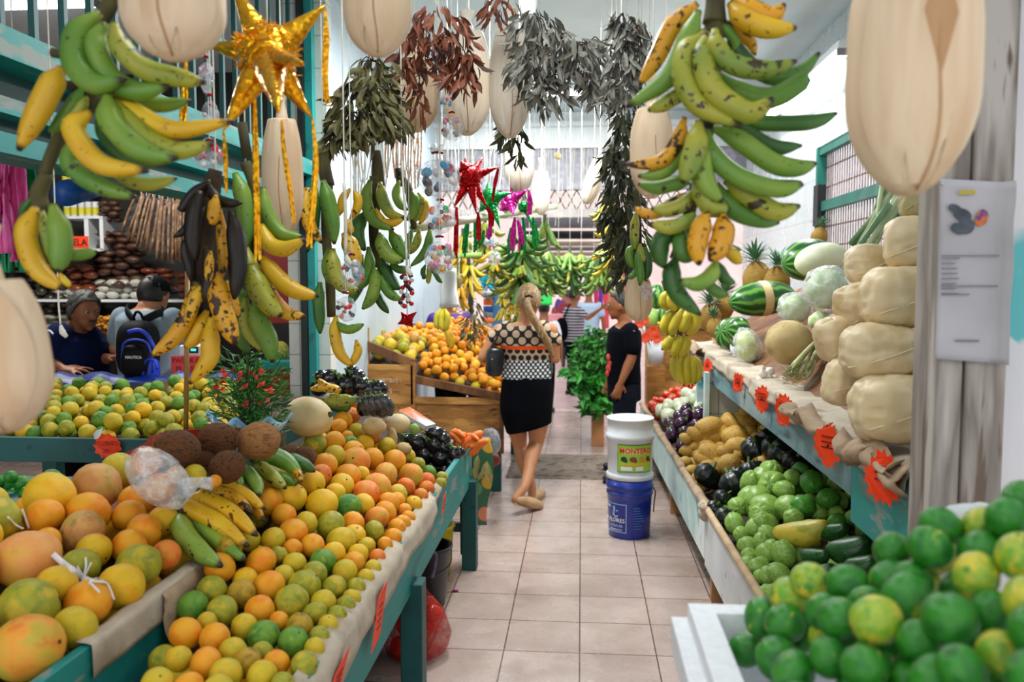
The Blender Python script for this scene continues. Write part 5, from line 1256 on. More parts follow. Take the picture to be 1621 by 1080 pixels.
CH = [('K', 1400, 820, 70), ('K', 1400, 905, 85), ('K', 1490, 790, 70), ('L', 70, 760, 75), ('L', 90, 825, 88), ('L', 0, 905, 85), ('L', 60, 965, 95), ('L', 170, 950, 80), ('L', 250, 740, 48), ('L', 310, 812, 72), ('L', 265, 940, 66), ('L', 455, 1022, 46), ('L', 30, 1045, 65),
      ('O', 1320, 80, 60), ('O', 1310, 185, 58), ('O', 1345, 240, 52), ('O', 1420, 205, 60), ('O', 1370, 305, 56), ('O', 1400, 360, 48), ('O', 1455, 290, 50), ('O', 1385, 400, 44), ('O', 1445, 425, 52), ('O', 1415, 35, 68), ('O', 1470, 145, 78), ('O', 1455, 480, 46), ('O', 1490, 570, 52), ('O', 1500, 350, 60), ('O', 1500, 250, 55),
      ('Q', 75, 330, 52), ('Q', 50, 480, 50), ('Q', 125, 465, 62), ('Q', 150, 365, 72), ('Q', 85, 580, 62), ('Q', 40, 180, 70), ('Q', 20, 410, 50), ('Q', 130, 620, 50), ('L', 140, 850, 60), ('L', 200, 1010, 60), ('L', 390, 900, 60), ('L', 190, 790, 50)]
for t_, x, y, r in CH:
    dk = t_ == 'L' and x > 200
    o, _ = place('chayote', *T(t_, x, y), r / 3.6 * .92, S_veg, chay_mesh(random.randrange(3), m_chayd if dk else m_chay), rrot(), lift=.01); it.append((o, ('deep' if dk else 'pale') + ' green chayote'))
rank_labels(it, 'near right counter', 'chayote', 'chayotes on the right counter')
pile('chayote', 'green chayote', 90, veg_area(2.5, 4.3, 1.3), lambda x, y: VS(x, y) - .02, .045, dict(a=1), 'bottom of the chayote heap', 'chayote', 'lower chayotes', words=dict(a=''), make=lambda n_, p, q, c: inst(n_, chay_mesh(random.randrange(3), m_chay), p, rrot(), q * .9), hmax=.06)
def lay(name, tl, p0, p1, r, S, m, key, shape=None, prof=None, lift=.02):
    a, c = hit(*T(tl, *p0), lambda x, y: S(x, y) + lift), hit(*T(tl, *p1), lambda x, y: S(x, y) + lift)
    mid = (a + c) / 2; L_ = (c - a).length / 2; rr = r / 3.6 * (mid - EYE).length / FPX
    me = long_mesh(key, m, 14, prof, shape); o = inst(name, me, mid, look(c - a), (rr / .2, rr / .2, L_)); return o
it = []
for p0, p1, r, m, w_ in [((330, 215), (510, 215), 48, m_zuc, 'dark'), ((395, 340), (660, 300), 78, m_zuc, 'thick dark'), ((190, 490), (440, 440), 50, m_zuc, 'striped'), ((360, 530), (560, 500), 48, m_zuc, 'dark'), ((250, 350), (400, 370), 48, m_zuc, 'dark'), ((600, 300), (700, 200), 60, m_zuc, 'dark'), ((500, 420), (680, 400), 55, m_zuc, 'dark'), ((640, 150), (760, 120), 55, m_zuc, 'dark')]:
    o = lay('zucchini', 'Q', p0, p1, r, S_veg, m, 'zucchini', lift=.05); it.append((o, w_ + ' green zucchini'))
rank_labels(it, 'near right counter under the shelf', 'zucchini', 'zucchini under the right shelf')
tag(lay('yellow_squash', 'Q', (95, 235), (400, 205), 74, S_veg, m_ysq, 'ysq', lambda t: .2 * (math.sin(PI * clamp(t * .9 + .06)) ** .6), (1, .9), .06), 'long ridged yellow squash lying on the chayotes', 'squash')

# --- melon, coconuts, eggplants and roots at the far half of the long counter
c = P(*T('J', 317, 432), 3.22); k = 3.22 / FPX / 3.6
b = MB(); b.ell((0, 0, 0), (146 * k, 120 * k, 117 * k), 32, 20, (.1, .2, 0)); o = b.build('melon', m_melon, smooth=True, loc=c); tag(o, 'big pale cream melon on top of the citrus of the long counter', 'melon')
b = MB(); b.ell((138 * k, -25 * k, 20 * k), .012, 8, 6); b.build('stem_scar', m_stem, o, smooth=True)
for x, y, r, m, l_, yy in [(1015, 622, 126, m_coco, 'big dark brown coconut beside the plastic bag of fruit', 2.42), (1243, 565, 116, m_coco, 'dark brown coconut behind the two front coconuts', 2.6), (1475, 570, 122, m_cocotan, 'light tan fibrous coconut left of the big pale melon', 2.65), (1295, 720, 106, m_coco, 'brown coconut with a dry tip behind the green banana hand', 2.45), (1360, 500, 60, m_coco, 'small dark coconut half hidden below the bouquet', 2.9), (1165, 690, 70, m_coco, 'brown coconut wedged between the big dark ones', 2.52)]:
    c = P(*T('I', x, y), yy); rr = r / 3.6 * yy / FPX
    o = inst('coconut', lump_mesh('coconut', random.randrange(3), m, 1.05, .08), c, (R(.8, 2), R(-.5, .5), R(0, 6)), rr); tag(o, l_, 'coconut', 'coconuts')
    def mk():
        b = MB()
        for q in range(26): b.tube([V((0, 0, .9)) + V((R(-.3, .3), R(-.3, .3), 0)), V((R(-.4, .4), R(-.4, .4), 1.1)), V((R(-.6, .6), R(-.6, .6), R(1.0, 1.35)))], .012, 4, 2)
        return b.mesh('fibre_tuft', m_cocotan)
    inst('fibre_tuft', keyed('tuft', mk), (0, 0, 0), parent=o)
for x, y, r, l_ in [(205, 645, 66, 'small brown hairy root right of the tan coconut'), (305, 655, 66, 'small brown hairy root touching the citrus below the melon')]:
    c = P(*T('J', x, y), 2.9); o = inst('taro_root', lump_mesh('taro', 1, m_coco, 1.2, .15), c, rrot(), r / 3.6 * 2.9 / FPX * .85); tag(o, l_, 'root')
for x, y, r, c_, l_ in [(1110, 765, 68, 'Gy', 'yellow grapefruit under the dark coconuts'), (1225, 800, 40, 'O', 'small orange below the dry tipped coconut')]:
    p = P(*T('I', x, y), 2.36); tag(fruit('grapefruit', p, r / 3.6 * 2.36 / FPX, c_, 'grapefruit', True), l_, 'citrus fruit')
def eggplant(tl, p0, p1, r, Y, label, m=m_egg, el=1.7, grp=None):
    a, c = P(*T(tl, *p0), Y), P(*T(tl, *p1), Y + .04); mid = (a + c) / 2; rr = r / 3.6 * Y / FPX; L_ = (c - a).length / 2
    o = inst('eggplant', egg_mesh(m, el), mid, look(a - c), (rr, rr, max(rr * .7, L_ / el))); inst('calyx', calyx_mesh(el), (0, 0, 0), parent=o); tag(o, label, 'eggplant', grp); return o
E1 = [((470, 170), (420, 240), 55), ((500, 200), (560, 290), 70), ((600, 210), (640, 290), 62), ((360, 230), (390, 290), 55), ((560, 180), (620, 220), 50), ((690, 220), (740, 310), 55), ((430, 210), (470, 270), 52), ((650, 240), (690, 300), 50), ((345, 200), (420, 200), 40), ((530, 160), (590, 180), 40)]
it = [(eggplant('J', a, c, r, 3.95, None), 'black eggplant') for a, c, r in E1]; rank_labels(it, 'upper dark heap by the stall', 'eggplant', 'eggplants in the upper dark heap')
E2 = [((640, 300), (655, 420), 42), ((670, 290), (700, 430), 44), ((700, 290), (745, 435), 44), ((725, 285), (790, 425), 44), ((625, 330), (625, 420), 36)]
it = [(eggplant('J', a, c, r, 3.75, None, el=2.6), 'long black eggplant') for a, c, r in E2]; rank_labels(it, 'wrapped row', 'eggplant', 'wrapped row of long eggplants')
c = P(*T('J', 700, 365), 3.68); b = MB(); b.ell((0, 0, 0), (.092, .045, .062), 20, 14, (0, .6, 0), fn=lambda d: 1 + .06 * mnoise.noise(d * 4)); tag(b.build('plastic_wrap', m_clear, smooth=True, loc=c), 'clear film stretched over the row of long black eggplants', 'plastic wrap')
E3 = [((845, 530), (1000, 620), 62), ((960, 520), (1110, 530), 42), ((1000, 560), (1060, 610), 60), ((1080, 560), (1090, 640), 48), ((930, 600), (1010, 680), 62), ((1010, 650), (1110, 680), 62), ((1130, 590), (1160, 690), 50), ((1100, 660), (1150, 720), 46), ((1060, 710), (1120, 755), 50), ((1040, 540), (1120, 570), 44), ((1170, 600), (1190, 660), 34), ((1100, 720), (1140, 760), 40), ((890, 570), (960, 640), 50)]
it = [(eggplant('J', a, c, r, 4.2, None), 'glossy black eggplant') for a, c, r in E3]; rank_labels(it, 'dark heap at the counter end', 'eggplant', 'eggplants at the counter end')
for x, y, rx, ry, Y, m, nm, l_ in [(825, 470, 76, 58, 3.95, m_melon, 'melon', 'smaller pale melon between the eggplant heaps'), (690, 487, 72, 52, 3.6, m_jic, 'celery_root', 'knobbly brown root below the wrapped eggplants'), (795, 555, 30, 62, 3.75, m_jic, 'ginger_root', 'thin knobbly root standing beside the black eggplants'), (860, 615, 46, 38, 3.75, m_jic, 'jicama', 'small round tan jicama below the black eggplants'), (922, 505, 30, 36, 4.1, m_chay, 'chayote', 'green chayote between small melon and black eggplants')]:
    s_ = Y / FPX / 3.6; b = MB(); b.ell((0, 0, 0), (rx * s_, rx * s_ * .9, ry * s_), 20, 14, fn=lambda d: 1 + (.12 if m is m_jic else .02) * mnoise.noise(d * 2.6)); tag(b.build(nm, m, smooth=True, loc=P(*T('J', x, y), Y)), l_, nm.replace('_', ' '))
it = []
for a, c, r in [((1140, 535), (1180, 575), 26), ((1200, 540), (1170, 600), 28), ((1285, 535), (1190, 600), 28), ((1290, 565), (1220, 600), 22), ((1320, 575), (1250, 600), 22), ((1300, 590), (1240, 640), 24), ((1160, 580), (1210, 610), 22), ((1150, 520), (1200, 545), 24), ((1230, 540), (1280, 560), 20), ((1270, 620), (1240, 650), 26)]:
    p0, p1 = P(*T('J', *a), 4.45), P(*T('J', *c), 4.4); rr = r / 3.6 * 4.4 / FPX; d = (p1 - p0) * .25; b = MB(); b.tube([p0 - d, p0, lerp(p0, p1, .5) + V((0, 0, .006)), p1, p1 + d * .8], (rr * .5, rr, rr * .9, rr * .6, rr * .12), 10, 4); o = b.build('carrot', m_car, smooth=True); it.append((o, 'orange carrot'))
rank_labels(it, 'end of the teal counter', 'carrot', 'carrots at the counter end')
t = thing('carrot_tray', 'wrapped tray of carrots lying behind the small pale melon', 'vegetable tray', P(*T('J', 930, 470), 4.3))
q = [P(*T('J', x, y), Y) for x, y, Y in ((830, 420, 4.35), (890, 400, 4.55), (1035, 490, 4.55), (980, 505, 4.3))]
b = MB(); b.poly(q, .02); b.build('tray', m_foam, t)
for k in range(6):
    a_, c_ = lerp(q[0], q[1], .1 + k * .16) + V((0, 0, .012)), lerp(q[3], q[2], .1 + k * .16) + V((0, 0, .012)); b = MB(); b.tube([a_, (a_ + c_) / 2, c_], (.017, .016, .009), 7, 2); b.build('carrot', m_car, t, smooth=True)
b = MB(); b.poly([p + V((0, 0, .026)) for p in q], .001); b.build('film', m_clear, t)
# browned bananas on the upper eggplant heap
for i, (pts, r, c_) in enumerate([([(330, 275), (400, 265), (470, 275), (505, 290)], 28, 'yo'), ([(375, 215), (400, 245), (440, 265), (470, 270)], 22, 'yo'), ([(400, 330), (470, 350), (540, 345), (605, 325)], 34, 'yg'), ([(440, 310), (490, 330), (540, 330), (590, 340)], 28, 'yg'), ([(420, 360), (470, 380), (530, 385), (560, 370)], 24, 'dg')]):
    w_ = [P(*T('J', *q), 3.7) for q in pts]; b = MB(); b.tube(w_, lambda t: r / 3.6 * 3.7 / FPX * RP(t), 9, 5, prof=PRO, tattr=True); tag(b.build('plantain', BK[c_], smooth=True), f'loose overripe plantain, {nth(i)} of those below the upper eggplant heap', 'plantain', 'loose plantains by the eggplants')
random.seed(41)
# bagged fruit on the grapefruit
for x, y, r, l_ in [(835, 690, 92, 'pinkish mamey fruit inside the clear bag, upper one'), (910, 835, 98, 'pinkish mamey fruit inside the clear bag, lower one'), (1000, 765, 60, 'orange fruit inside the clear bag, smallest one')]:
    p = P(*T('I', x, y), 2.3); s_ = r / 3.6 * 2.3 / FPX; o = fruit('mamey', p, s_ * .92, 'OB' if r < 70 else 'P', 'grapefruit', False, 1.08); tag(o, l_, 'fruit')
c = P(*T('I', 900, 780), 2.29); s_ = 2.29 / FPX / 3.6
t = thing('plastic_bag', 'crinkled clear plastic bag of fruit lying on the grapefruit', 'bag', c)
b = MB(); b.ell(c, (225 * s_, 120 * s_, 150 * s_), 30, 20, (0, .72, 0), fn=lambda d: 1 + .10 * mnoise.noise(d * 2.5) + .05 * mnoise.noise(d * 6)); b.build('bag_film', m_filmw, t, smooth=True)
b = MB(); p, q = P(*T('I', 1050, 840), 2.27), P(*T('I', 1205, 815), 2.25); b.tube([p, (p + q) / 2 + V((0, 0, .01)), q], (.035, .014, .02), 9, 3, flat=.5); b.build('bag_neck', m_filmw, t, smooth=True)
# bouquet in blue wrapping
c = P(395, 668, 2.95); t = thing('bouquet', 'bouquet of small red flowers in blue wrapping behind the tan coconut', 'flowers', c + V((0, 0, -.08)))
b = MB(); bl = MB(); bs = MB()
for k in range(640):
    a = R(0, 6.28); rr = R(0, .13) ; tip = c + V((math.cos(a) * rr * 1.05, math.sin(a) * rr * .7, R(.02, .26))); base = c + V((R(-.03, .03), R(-.03, .03), -.04))
    if k < 60: bs.tube([base, lerp(base, tip, .5) + V((0, 0, .03)), tip], .0016, 4, 2)
    for q in range(2): bl.leaf(tip - V((0, 0, R(0, .12))), V((math.cos(a), math.sin(a), R(-.2, .9))), R(.02, .045), R(.004, .010), .4)
bs.build('stems', m_leafd, t); bl.build('greenery', mat('fern_green', '#2f6f25', '#4a8a35', 9, .6, c3='#1e4f1c'), t)
m_redf = mat('red_petals', '#d2361f', '#e8604a', 12, .6, c3='#b3201a')
for px, py in ((352, 590), (360, 596), (352, 606), (372, 586), (378, 594), (398, 592), (405, 600), (412, 610), (416, 588), (350, 618), (344, 612), (392, 640), (411, 640), (423, 630), (426, 620), (380, 600), (438, 600), (388, 612)):
    p = P(px, py, 2.85 + R(-.05, .08)); b = MB()
    for q in range(6): b.leaf(p, V((R(-1, 1), R(-1, .3), R(-.6, 1))), R(.012, .022), .012, .5)
    b.build('flower', m_redf, t)
m_bluewrap = mat('blue_wrapping', '#4f9fd6', '#7fc0e6', 9, .35, c3='#d8e8f2', bump=(20, .5, .006))
def wrapf(u, v):
    a = -PI * .1 + u * PI * 1.3 + PI; rr = lerp(.05, .15, v) * (1 + .12 * math.sin(u * 25)); return (c.x + math.cos(a) * rr, c.y + math.sin(a) * rr * .8, c.z - .10 + .12 * v + .015 * math.sin(u * 31) * v)
sheet('wrapping', m_bluewrap, t, wrapf, 40, 6, .006, 14, .0015)
# ------------------------------------------------------------------ upper right shelf
def Zu(x, y): return 1130 + x / 4.318, 350 + y / 4.318
def striped(name, m1, m2, m3, axis='Z'):
    if name in MATS: return MATS[name]
    s = NT(name); v = s.coords(True); tc = s.n('ShaderNodeTexCoord'); sp = s.n('ShaderNodeSeparateXYZ'); s.l(tc.outputs['Object'], sp.inputs[0])
    a = s.math('ARCTAN2', sp.outputs[1], sp.outputs[0]); nz = s.noise(v, 12, 3); w_ = s.math('SINE', s.math('ADD', s.math('MULTIPLY', a, 9), s.math('MULTIPLY', nz, 5)))
    col = s.ramp(s.math('ADD', s.math('MULTIPLY', w_, .5), .5), [(.25, m1), (.6, m2), (.9, m3)]); s.bsdf(col, .3, coat=.2); MATS[name] = s.m; return s.m
m_wm = striped('watermelon_rind', '#194f19', '#2a6f26', '#6fa845')
def melonlike(name, x, y, rx, ry, Y, m, label, cat, rotz=0.0, tilt=0.0, lump=0.0, fn=None, al=1.0):
    s_ = Y / FPX / 4.318; c = P(*Zu(x, y), Y); b = MB()
    q = Euler((0, PI / 2, 0)).to_matrix(); b.ell((0, 0, 0), (ry * s_, ry * s_ * al, rx * s_), 28, 18, fn=fn or (lambda d: 1 + lump * mnoise.noise(d * 2.5)))
    o = b.build(name, m, smooth=True, loc=c); o.rotation_euler = (Matrix.Rotation(rotz, 3, 'Z') @ Matrix.Rotation(tilt, 3, 'Y') @ q).to_euler(); return tag(o, label, cat)
o = melonlike('watermelon', 330, 530, 235, 118, 5.6, m_wm, 'striped watermelon with a pale band, below the pineapple crown', 'watermelon', .25, -.1)
s_ = 5.6 / FPX / 4.318; b = MB(); b.lathe([(118 * s_ * 1.005, -30 * s_), (118 * s_ * 1.015, 0), (116 * s_ * 1.02, 30 * s_)], 28, cap=False); b.build('pale_band', m_melon, o, smooth=True)
melonlike('watermelon', 650, 265, 190, 140, 5.2, m_wm, 'striped watermelon behind the white winter melon', 'watermelon', .3, -.15)
melonlike('winter_melon', 735, 265, 190, 112, 4.9, mat('winter_melon_skin', '#e9eecb', '#dfe6b8', 5, .45, c3='#f2f4e0'), 'greenish white winter melon lying before the upper watermelon', 'melon', .3, -.18)
melonlike('watermelon', 110, 770, 88, 112, 5.6, m_wm, 'dark watermelon at the shelf edge left of the bagged lettuce', 'watermelon', .6, .3)
melonlike('watermelon', 165, 745, 80, 90, 5.4, m_wm, 'small watermelon just behind the bagged lettuce', 'watermelon', .2, .1)
melonlike('jicama', 512, 830, 155, 150, 4.35, m_jic, 'big round tan jicama at the shelf edge', 'jicama', 0, 0, .04)
m_cab = mat('cabbage_leaf', '#d3e6b4', '#b9d68f', 7, .5, c3='#e8f0d6', bump=(16, .6, .006))
for x, y, rx, ry, Y, l_ in [(775, 465, 130, 130, 4.25, 'plastic wrapped cabbage below the winter melon'), (560, 600, 100, 95, 4.75, 'plastic wrapped cabbage above the tan jicama'), (230, 860, 70, 110, 5.1, 'plastic wrapped lettuce at the shelf edge beside the jicama'), (720, 680, 110, 60, 4.3, 'pale green squash half under the wrapped cabbage')]:
    o = melonlike('cabbage' if 'squash' not in l_ else 'squash', x, y, rx, ry, Y, m_cab if 'lettuce' not in l_ else mat('yellow_lettuce', '#cfd85a', '#b9cf4a', 8, .5, c3='#e4e890'), l_, 'cabbage' if 'squash' not in l_ else 'squash', R(0, 3), R(-.4, .4), .1)
    if 'squash' in l_: continue
    s_ = Y / FPX / 4.318; b = MB(); b.ell((0, 0, 0), (ry * s_ * 1.2, ry * s_ * 1.2, rx * s_ * 1.3), 30, 20, fn=lambda d: 1 + .16 * mnoise.noise(d * 3.3) + .08 * mnoise.noise(d * 8)); b.build('plastic_wrap', m_filmw, o, smooth=True)
    b = MB()
    for k in range(3): b.tube([V((0, 0, .9 * rx * s_)), V((R(-.03, .03), R(-.03, .03), 1.35 * rx * s_)), V((R(-.06, .06), R(-.06, .06), 1.6 * rx * s_))], (.012, .02, .004), 7, 2, flat=.4)
    b.build('knotted_end', m_filmw, o, smooth=True)
def pine_mesh():
    def mk():
        b = MB(); n, N = 22, 30; pr = [(.12, -1.25)] + [(math.sin(PI * (i + 1) / (N + 2)) ** .5 * .95, lerp(-1.22, 1.18, i / N)) for i in range(N + 1)] + [(.2, 1.25)]
        b.lathe(pr, n, fn=lambda a, r, z: r * (1 + .07 * abs(math.sin(a * 5.5 + z * 7)) * abs(math.sin(-a * 5.5 + z * 7)))); return b.mesh('pineapple', mat('pineapple_rind', '#8a6a25', '#b58a32', 14, .7, c3='#5a4a1c', bump=(30, .5, .004)), True)
    return keyed('pine', mk)
def crown_mesh():
    def mk():
        b = MB()
        for k in range(46):
            a = k * 2.4; h = k / 46; b.leaf(V((math.cos(a) * .12, math.sin(a) * .12, 1.15 + h * .35)), V((math.cos(a) * (1.1 - h * .8), math.sin(a) * (1.1 - h * .8), .4 + h * 1.3)), R(.9, 1.5), .2, .35, (0, 0, 1), 4)
        return b.mesh('leaf_crown', mat('pineapple_crown', '#4f7a5a', '#6f9a78', 9, .5, c3='#2f5a3f'))
    return keyed('crown', mk)
for x, y, r, Y, tl, l_ in [(300, 400, 100, 5.9, .1, 'pineapple with the tallest grey green crown against the white wall'), (430, 420, 88, 5.75, -.15, 'pineapple tucked behind the banded watermelon'), (60, 590, 76, 6.3, .2, 'pineapple below the dark plantain tips'), (-25, 660, 76, 6.2, .1, 'pineapple beside the yellow banana hands'), (10, 730, 58, 6.0, -.1, 'pineapple at the shelf edge by the yellow bananas'), (720, 110, 55, 6.2, .1, 'pineapple under the meshed window, crown showing only')]:
    s_ = r * Y / FPX / 4.318; o = inst('pineapple', pine_mesh(), P(*Zu(x, y), Y), (R(-.2, .2), tl, R(0, 6)), s_); inst('leaf_crown', crown_mesh(), (0, 0, 0), parent=o); tag(o, l_, 'pineapple', 'pineapples on the right shelf')
t = thing('melon_stand', 'tall pale crate stand under the far melons behind the yellow bananas', 'stand', (.92, 8.6, 0)); b = MB(); b.box((.66, 8.25, 0), (1.25, 8.9, 1.13)); b.build('crate', m_crate, t, bevel=.006); b = MB(); b.box((.64, 8.22, 1.13), (1.27, 8.92, 1.15)); b.build('top_board', m_brownwood, t)
for px, py, r, Y, m, l_ in [(1040, 470, 15, 8.6, m_wm, 'green melon above the yellow banana hands'), (1055, 500, 14, 8.45, m_wm, 'small striped melon beside the yellow banana hands'), (1033, 505, 12, 8.5, m_chay, 'pale green squash by the far shelf end')]:
    b = MB(); b.ell((0, 0, 0), (r * Y / FPX,) * 2 + (r * Y / FPX * 1.3,), 18, 12); tag(b.build('melon', m, smooth=True, loc=P(px, py, Y)), l_, 'melon')
# dry corn stalks / spring onions with roots, garlic heads
t = thing('spring_onion_bundle', 'bundle of drying spring onions at the shelf edge right of the jicama', 'spring onions', P(*Zu(600, 1040), 3.9))
m_dry = mat('drying_stalk', '#a9a06a', '#7f8a4a', 8, .7, c3='#cfc79a', stretch=(1, 1, .3))
for k in range(18):
    p, q = P(*Zu(R(520, 640), R(1000, 1075)), 3.9 + R(-.06, .03)), P(*Zu(R(690, 790), R(770, 880)), 4.15 + R(-.1, .1)); b = MB(); b.tube([p, lerp(p, q, .15), lerp(p, q, .5) + V((0, 0, R(0, .02))), q], (.005, .015, .011, .005), 7, 3); b.build('stalk', m_dry, t, smooth=True)
b = MB()
for k in range(60):
    p = P(*Zu(R(480, 640), R(1000, 1080)), 3.88 + R(-.06, .04)); b.tube([p, p + V((R(-.02, .02), R(-.02, .02), R(-.02, .01))), p + V((R(-.05, .05), R(-.04, .02), R(-.03, .01)))], .0013, 4, 2)
b.build('roots', m_dry, t)
m_garlic = mat('garlic_skin', '#efe9df', '#ded4c6', 7, .6)
it = []
for px, py in ((1208, 592), (1217, 597), (1212, 604), (1224, 604), (1203, 603), (1219, 588)):
    p = P(px, py, 4.3); b = MB(); b.lathe([(.003, -.02), (.02, -.014), (.024, 0), (.018, .014), (.006, .022), (.003, .04)], 14, fn=lambda a, r, z: r * (1 - .08 * abs(math.sin(a * 3)))); o = b.build('garlic_bulb', m_garlic, smooth=True, loc=p); o.rotation_euler = rrot(); it.append((o, 'white garlic bulb'))
rank_labels(it, 'on the paper at the shelf edge', 'garlic', 'garlic bulbs at the shelf edge')
t = thing('leek_bundle', 'film wrapped bundle of leeks leaning under the meshed window', 'leeks', P(1385, 400, 3.1))
for k in range(12):
    p, q = P(R(1340, 1385), R(385, 410), 3.1 + R(-.05, .05)), P(R(1395, 1440), R(285, 325), 3.15 + R(-.08, .08)); b = MB(); b.tube([p, lerp(p, q, .4), q], (.011, .010, .014), 7, 3, flat=.6); b.build('leek', mat('leek_green', '#8fae7a', '#c9d8a8', 4, .5, c3='#5f8a5a', stretch=(1, 1, .4)), t, smooth=True)
c = P(1392, 335, 3.1); b = MB(); b.ell(c, (.085, .07, .16), 24, 18, (0, .6, 0), fn=lambda d: 1 + .1 * mnoise.noise(d * 3) + .05 * mnoise.noise(d * 8)); b.build('film', m_clear, t, smooth=True)
# ------------------------------------------------------------------ corn husk packs
random.seed(51)
m_husk = mat('corn_husk', '#e0c4a0', '#e8d0b0', 4, .75, c3='#d6b590', spots=('#b8926a', 7, .74, .1), bump=(24, .35, .003), stretch=(3.2, 3.2, .35))
m_pack = mat('wrapped_husk', '#d9c294', '#e2cfa8', 5, .5, c3='#ccb282', bump=(20, .4, .004), stretch=(1.6, 1.6, .8))
m_huskw = mat('pale_corn_husk', '#efe6d6', '#e6d8c2', 5, .7, c3='#f5efe4', spots=('#cdb795', 9, .70, .1), bump=(24, .5, .004), stretch=(3.2, 3.2, .35))
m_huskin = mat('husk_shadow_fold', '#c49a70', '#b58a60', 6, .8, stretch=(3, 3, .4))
def husk(x0, y0, x1, y1, Y, label, m=None, notch=False, tilt=0.0, top=None, group='corn husk packs hanging in the hall'):
    m = m or m_husk; c = P((x0 + x1) / 2, (y0 + y1) / 2, Y); k = Y / FPX; hw, hh = (x1 - x0) / 2 * k, (y1 - y0) / 2 * k; sd = random.random() * 50
    t = thing('corn_husk_pack', label, 'corn husks', c + V((0, 0, -hh)), group)
    q = Euler((0, tilt, 0)).to_matrix(); pr = []; N = 22
    for i in range(N + 1):
        u = i / N; z = lerp(-1, 1, u); w_ = (1 - max(0, -z - .15) ** 2.2 * 1.33) if z < -.15 else 1 - .5 * max(0, z - .2) ** 2
        pr.append((max(.02, clamp(w_, 0, 1) ** .62 if z < -.15 else w_), z))
    def fn(a, r, z):
        lobe = .05 * abs(math.sin(a * 2.5 + sd + z * .5)) + .035 * mnoise.noise(V((math.cos(a) * 2.2, math.sin(a) * 2.2, z * .8 + sd))) + .012 * math.sin(a * 17 + z * 3 + sd); return r * (.94 + lobe)
    b = MB(); b.lathe([(r, z) for r, z in pr], 44, fn=fn); b.v = [c + q @ V((p.x * hw, p.y * hw * .8, p.z * hh)) for p in b.v]; b.build('husk_body', m, t, smooth=True)
    for j in range(3):          # single leaves lapped over the front
        a0 = -PI / 2 + (j - 1) * .62 + R(-.1, .1); wd = .50; b = MB(); vs = []
        for i in range(15):
            u = i / 14; z = lerp(-.93, .98, u); ww = wd * math.sin(PI * clamp(u * .86 + .07)) ** .7
            r0 = (max(.02, (1 - max(0, -z - .15) ** 2.2 * 1.33)) ** .62 if z < -.15 else 1 - .5 * max(0, z - .2) ** 2)
            for s_ in (-1, -.5, 0, .5, 1): a = a0 + ww * s_ + .1 * math.sin(u * 4 + j + sd); rr = r0 * (1.035 + .02 * (1 - s_ * s_)); vs.append(c + q @ V((math.cos(a) * rr * hw, math.sin(a) * rr * hw * .8, z * hh)))
        b.add(vs, [(i * 5 + s_, i * 5 + s_ + 1, i * 5 + s_ + 6, i * 5 + s_ + 5) for i in range(14) for s_ in range(4)]); b.build('husk_leaf', m, t, smooth=True)
    b = MB(); sp_ = []
    for i in range(15):
        z = lerp(.35, -.97, i / 14); r0 = max(.02, (1 - max(0, -z - .15) ** 2.2 * 1.33)) ** .62 if z < -.15 else 1 - .5 * max(0, z - .2) ** 2; a = -PI / 2 + .13 + .05 * math.sin(z * 4 + sd); sp_.append(c + q @ V((math.cos(a) * r0 * 1.055 * hw, math.sin(a) * r0 * 1.055 * hw * .8, z * hh)))
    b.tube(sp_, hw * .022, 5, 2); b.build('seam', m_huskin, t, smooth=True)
    if notch:
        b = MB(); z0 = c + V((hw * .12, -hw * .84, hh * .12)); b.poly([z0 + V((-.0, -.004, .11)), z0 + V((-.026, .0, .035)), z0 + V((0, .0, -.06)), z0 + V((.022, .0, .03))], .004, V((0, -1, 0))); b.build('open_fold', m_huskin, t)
    b = MB(); tp = c + q @ V((0, 0, hh)); b.tube([tp + V((0, 0, -.01)), tp + V((0, 0, .05)), tp + V((0, 0, .09))], (hw * .35, hw * .16, hw * .3), 10, 3); b.build('tied_top', m, t, smooth=True)
    b = MB(); b.tube([tp + V((0, 0, .04)), V((tp.x, tp.y, top or ZC))], .002, 5); b.build('hanging_string', m_string, t); return t
husk(192, -95, 360, 95, 1.5, 'cream corn husk pack hanging between the left plantain bunch and the gold star')
husk(543, -75, 652, 87, 2.0, 'cream corn husk pack hanging above the olive leaf bundle')
husk(1348, -90, 1538, 296, 1.4, 'biggest corn husk pack with an open fold, in front of the wooden post', notch=True)
husk(-85, 440, 83, 692, 1.25, 'corn husk pack at the edge of view beside the limes', tilt=-.12)
husk(414, 190, 482, 376, 2.62, 'corn husk pack partly behind the gold star tassels')
husk(620, 95, 694, 208, 3.5, 'corn husk pack under the red brown leaves')
husk(700, 55, 779, 212, 3.7, 'pale corn husk pack right of the red brown leaves', m_huskw)
husk(774, 52, 841, 216, 3.5, 'white corn husk pack left of the grey leaf bundles', m_huskw)
husk(988, 440, 1033, 509, 3.9, 'tan corn husk pack before the head of the man in black')
husk(998, 175, 1066, 312, 2.5, 'corn husk pack half behind the big right plantain bunch')
husk(798, 215, 846, 306, 5.4, 'white husk pack under the glaring ceiling lamp', m_huskw)
husk(842, 272, 871, 340, 6.0, 'small cream husk pack below the far beam', m_huskw)
husk(925, 252, 953, 324, 5.6, 'long white husk pack beside the leaf garland', m_huskw, tilt=.3)
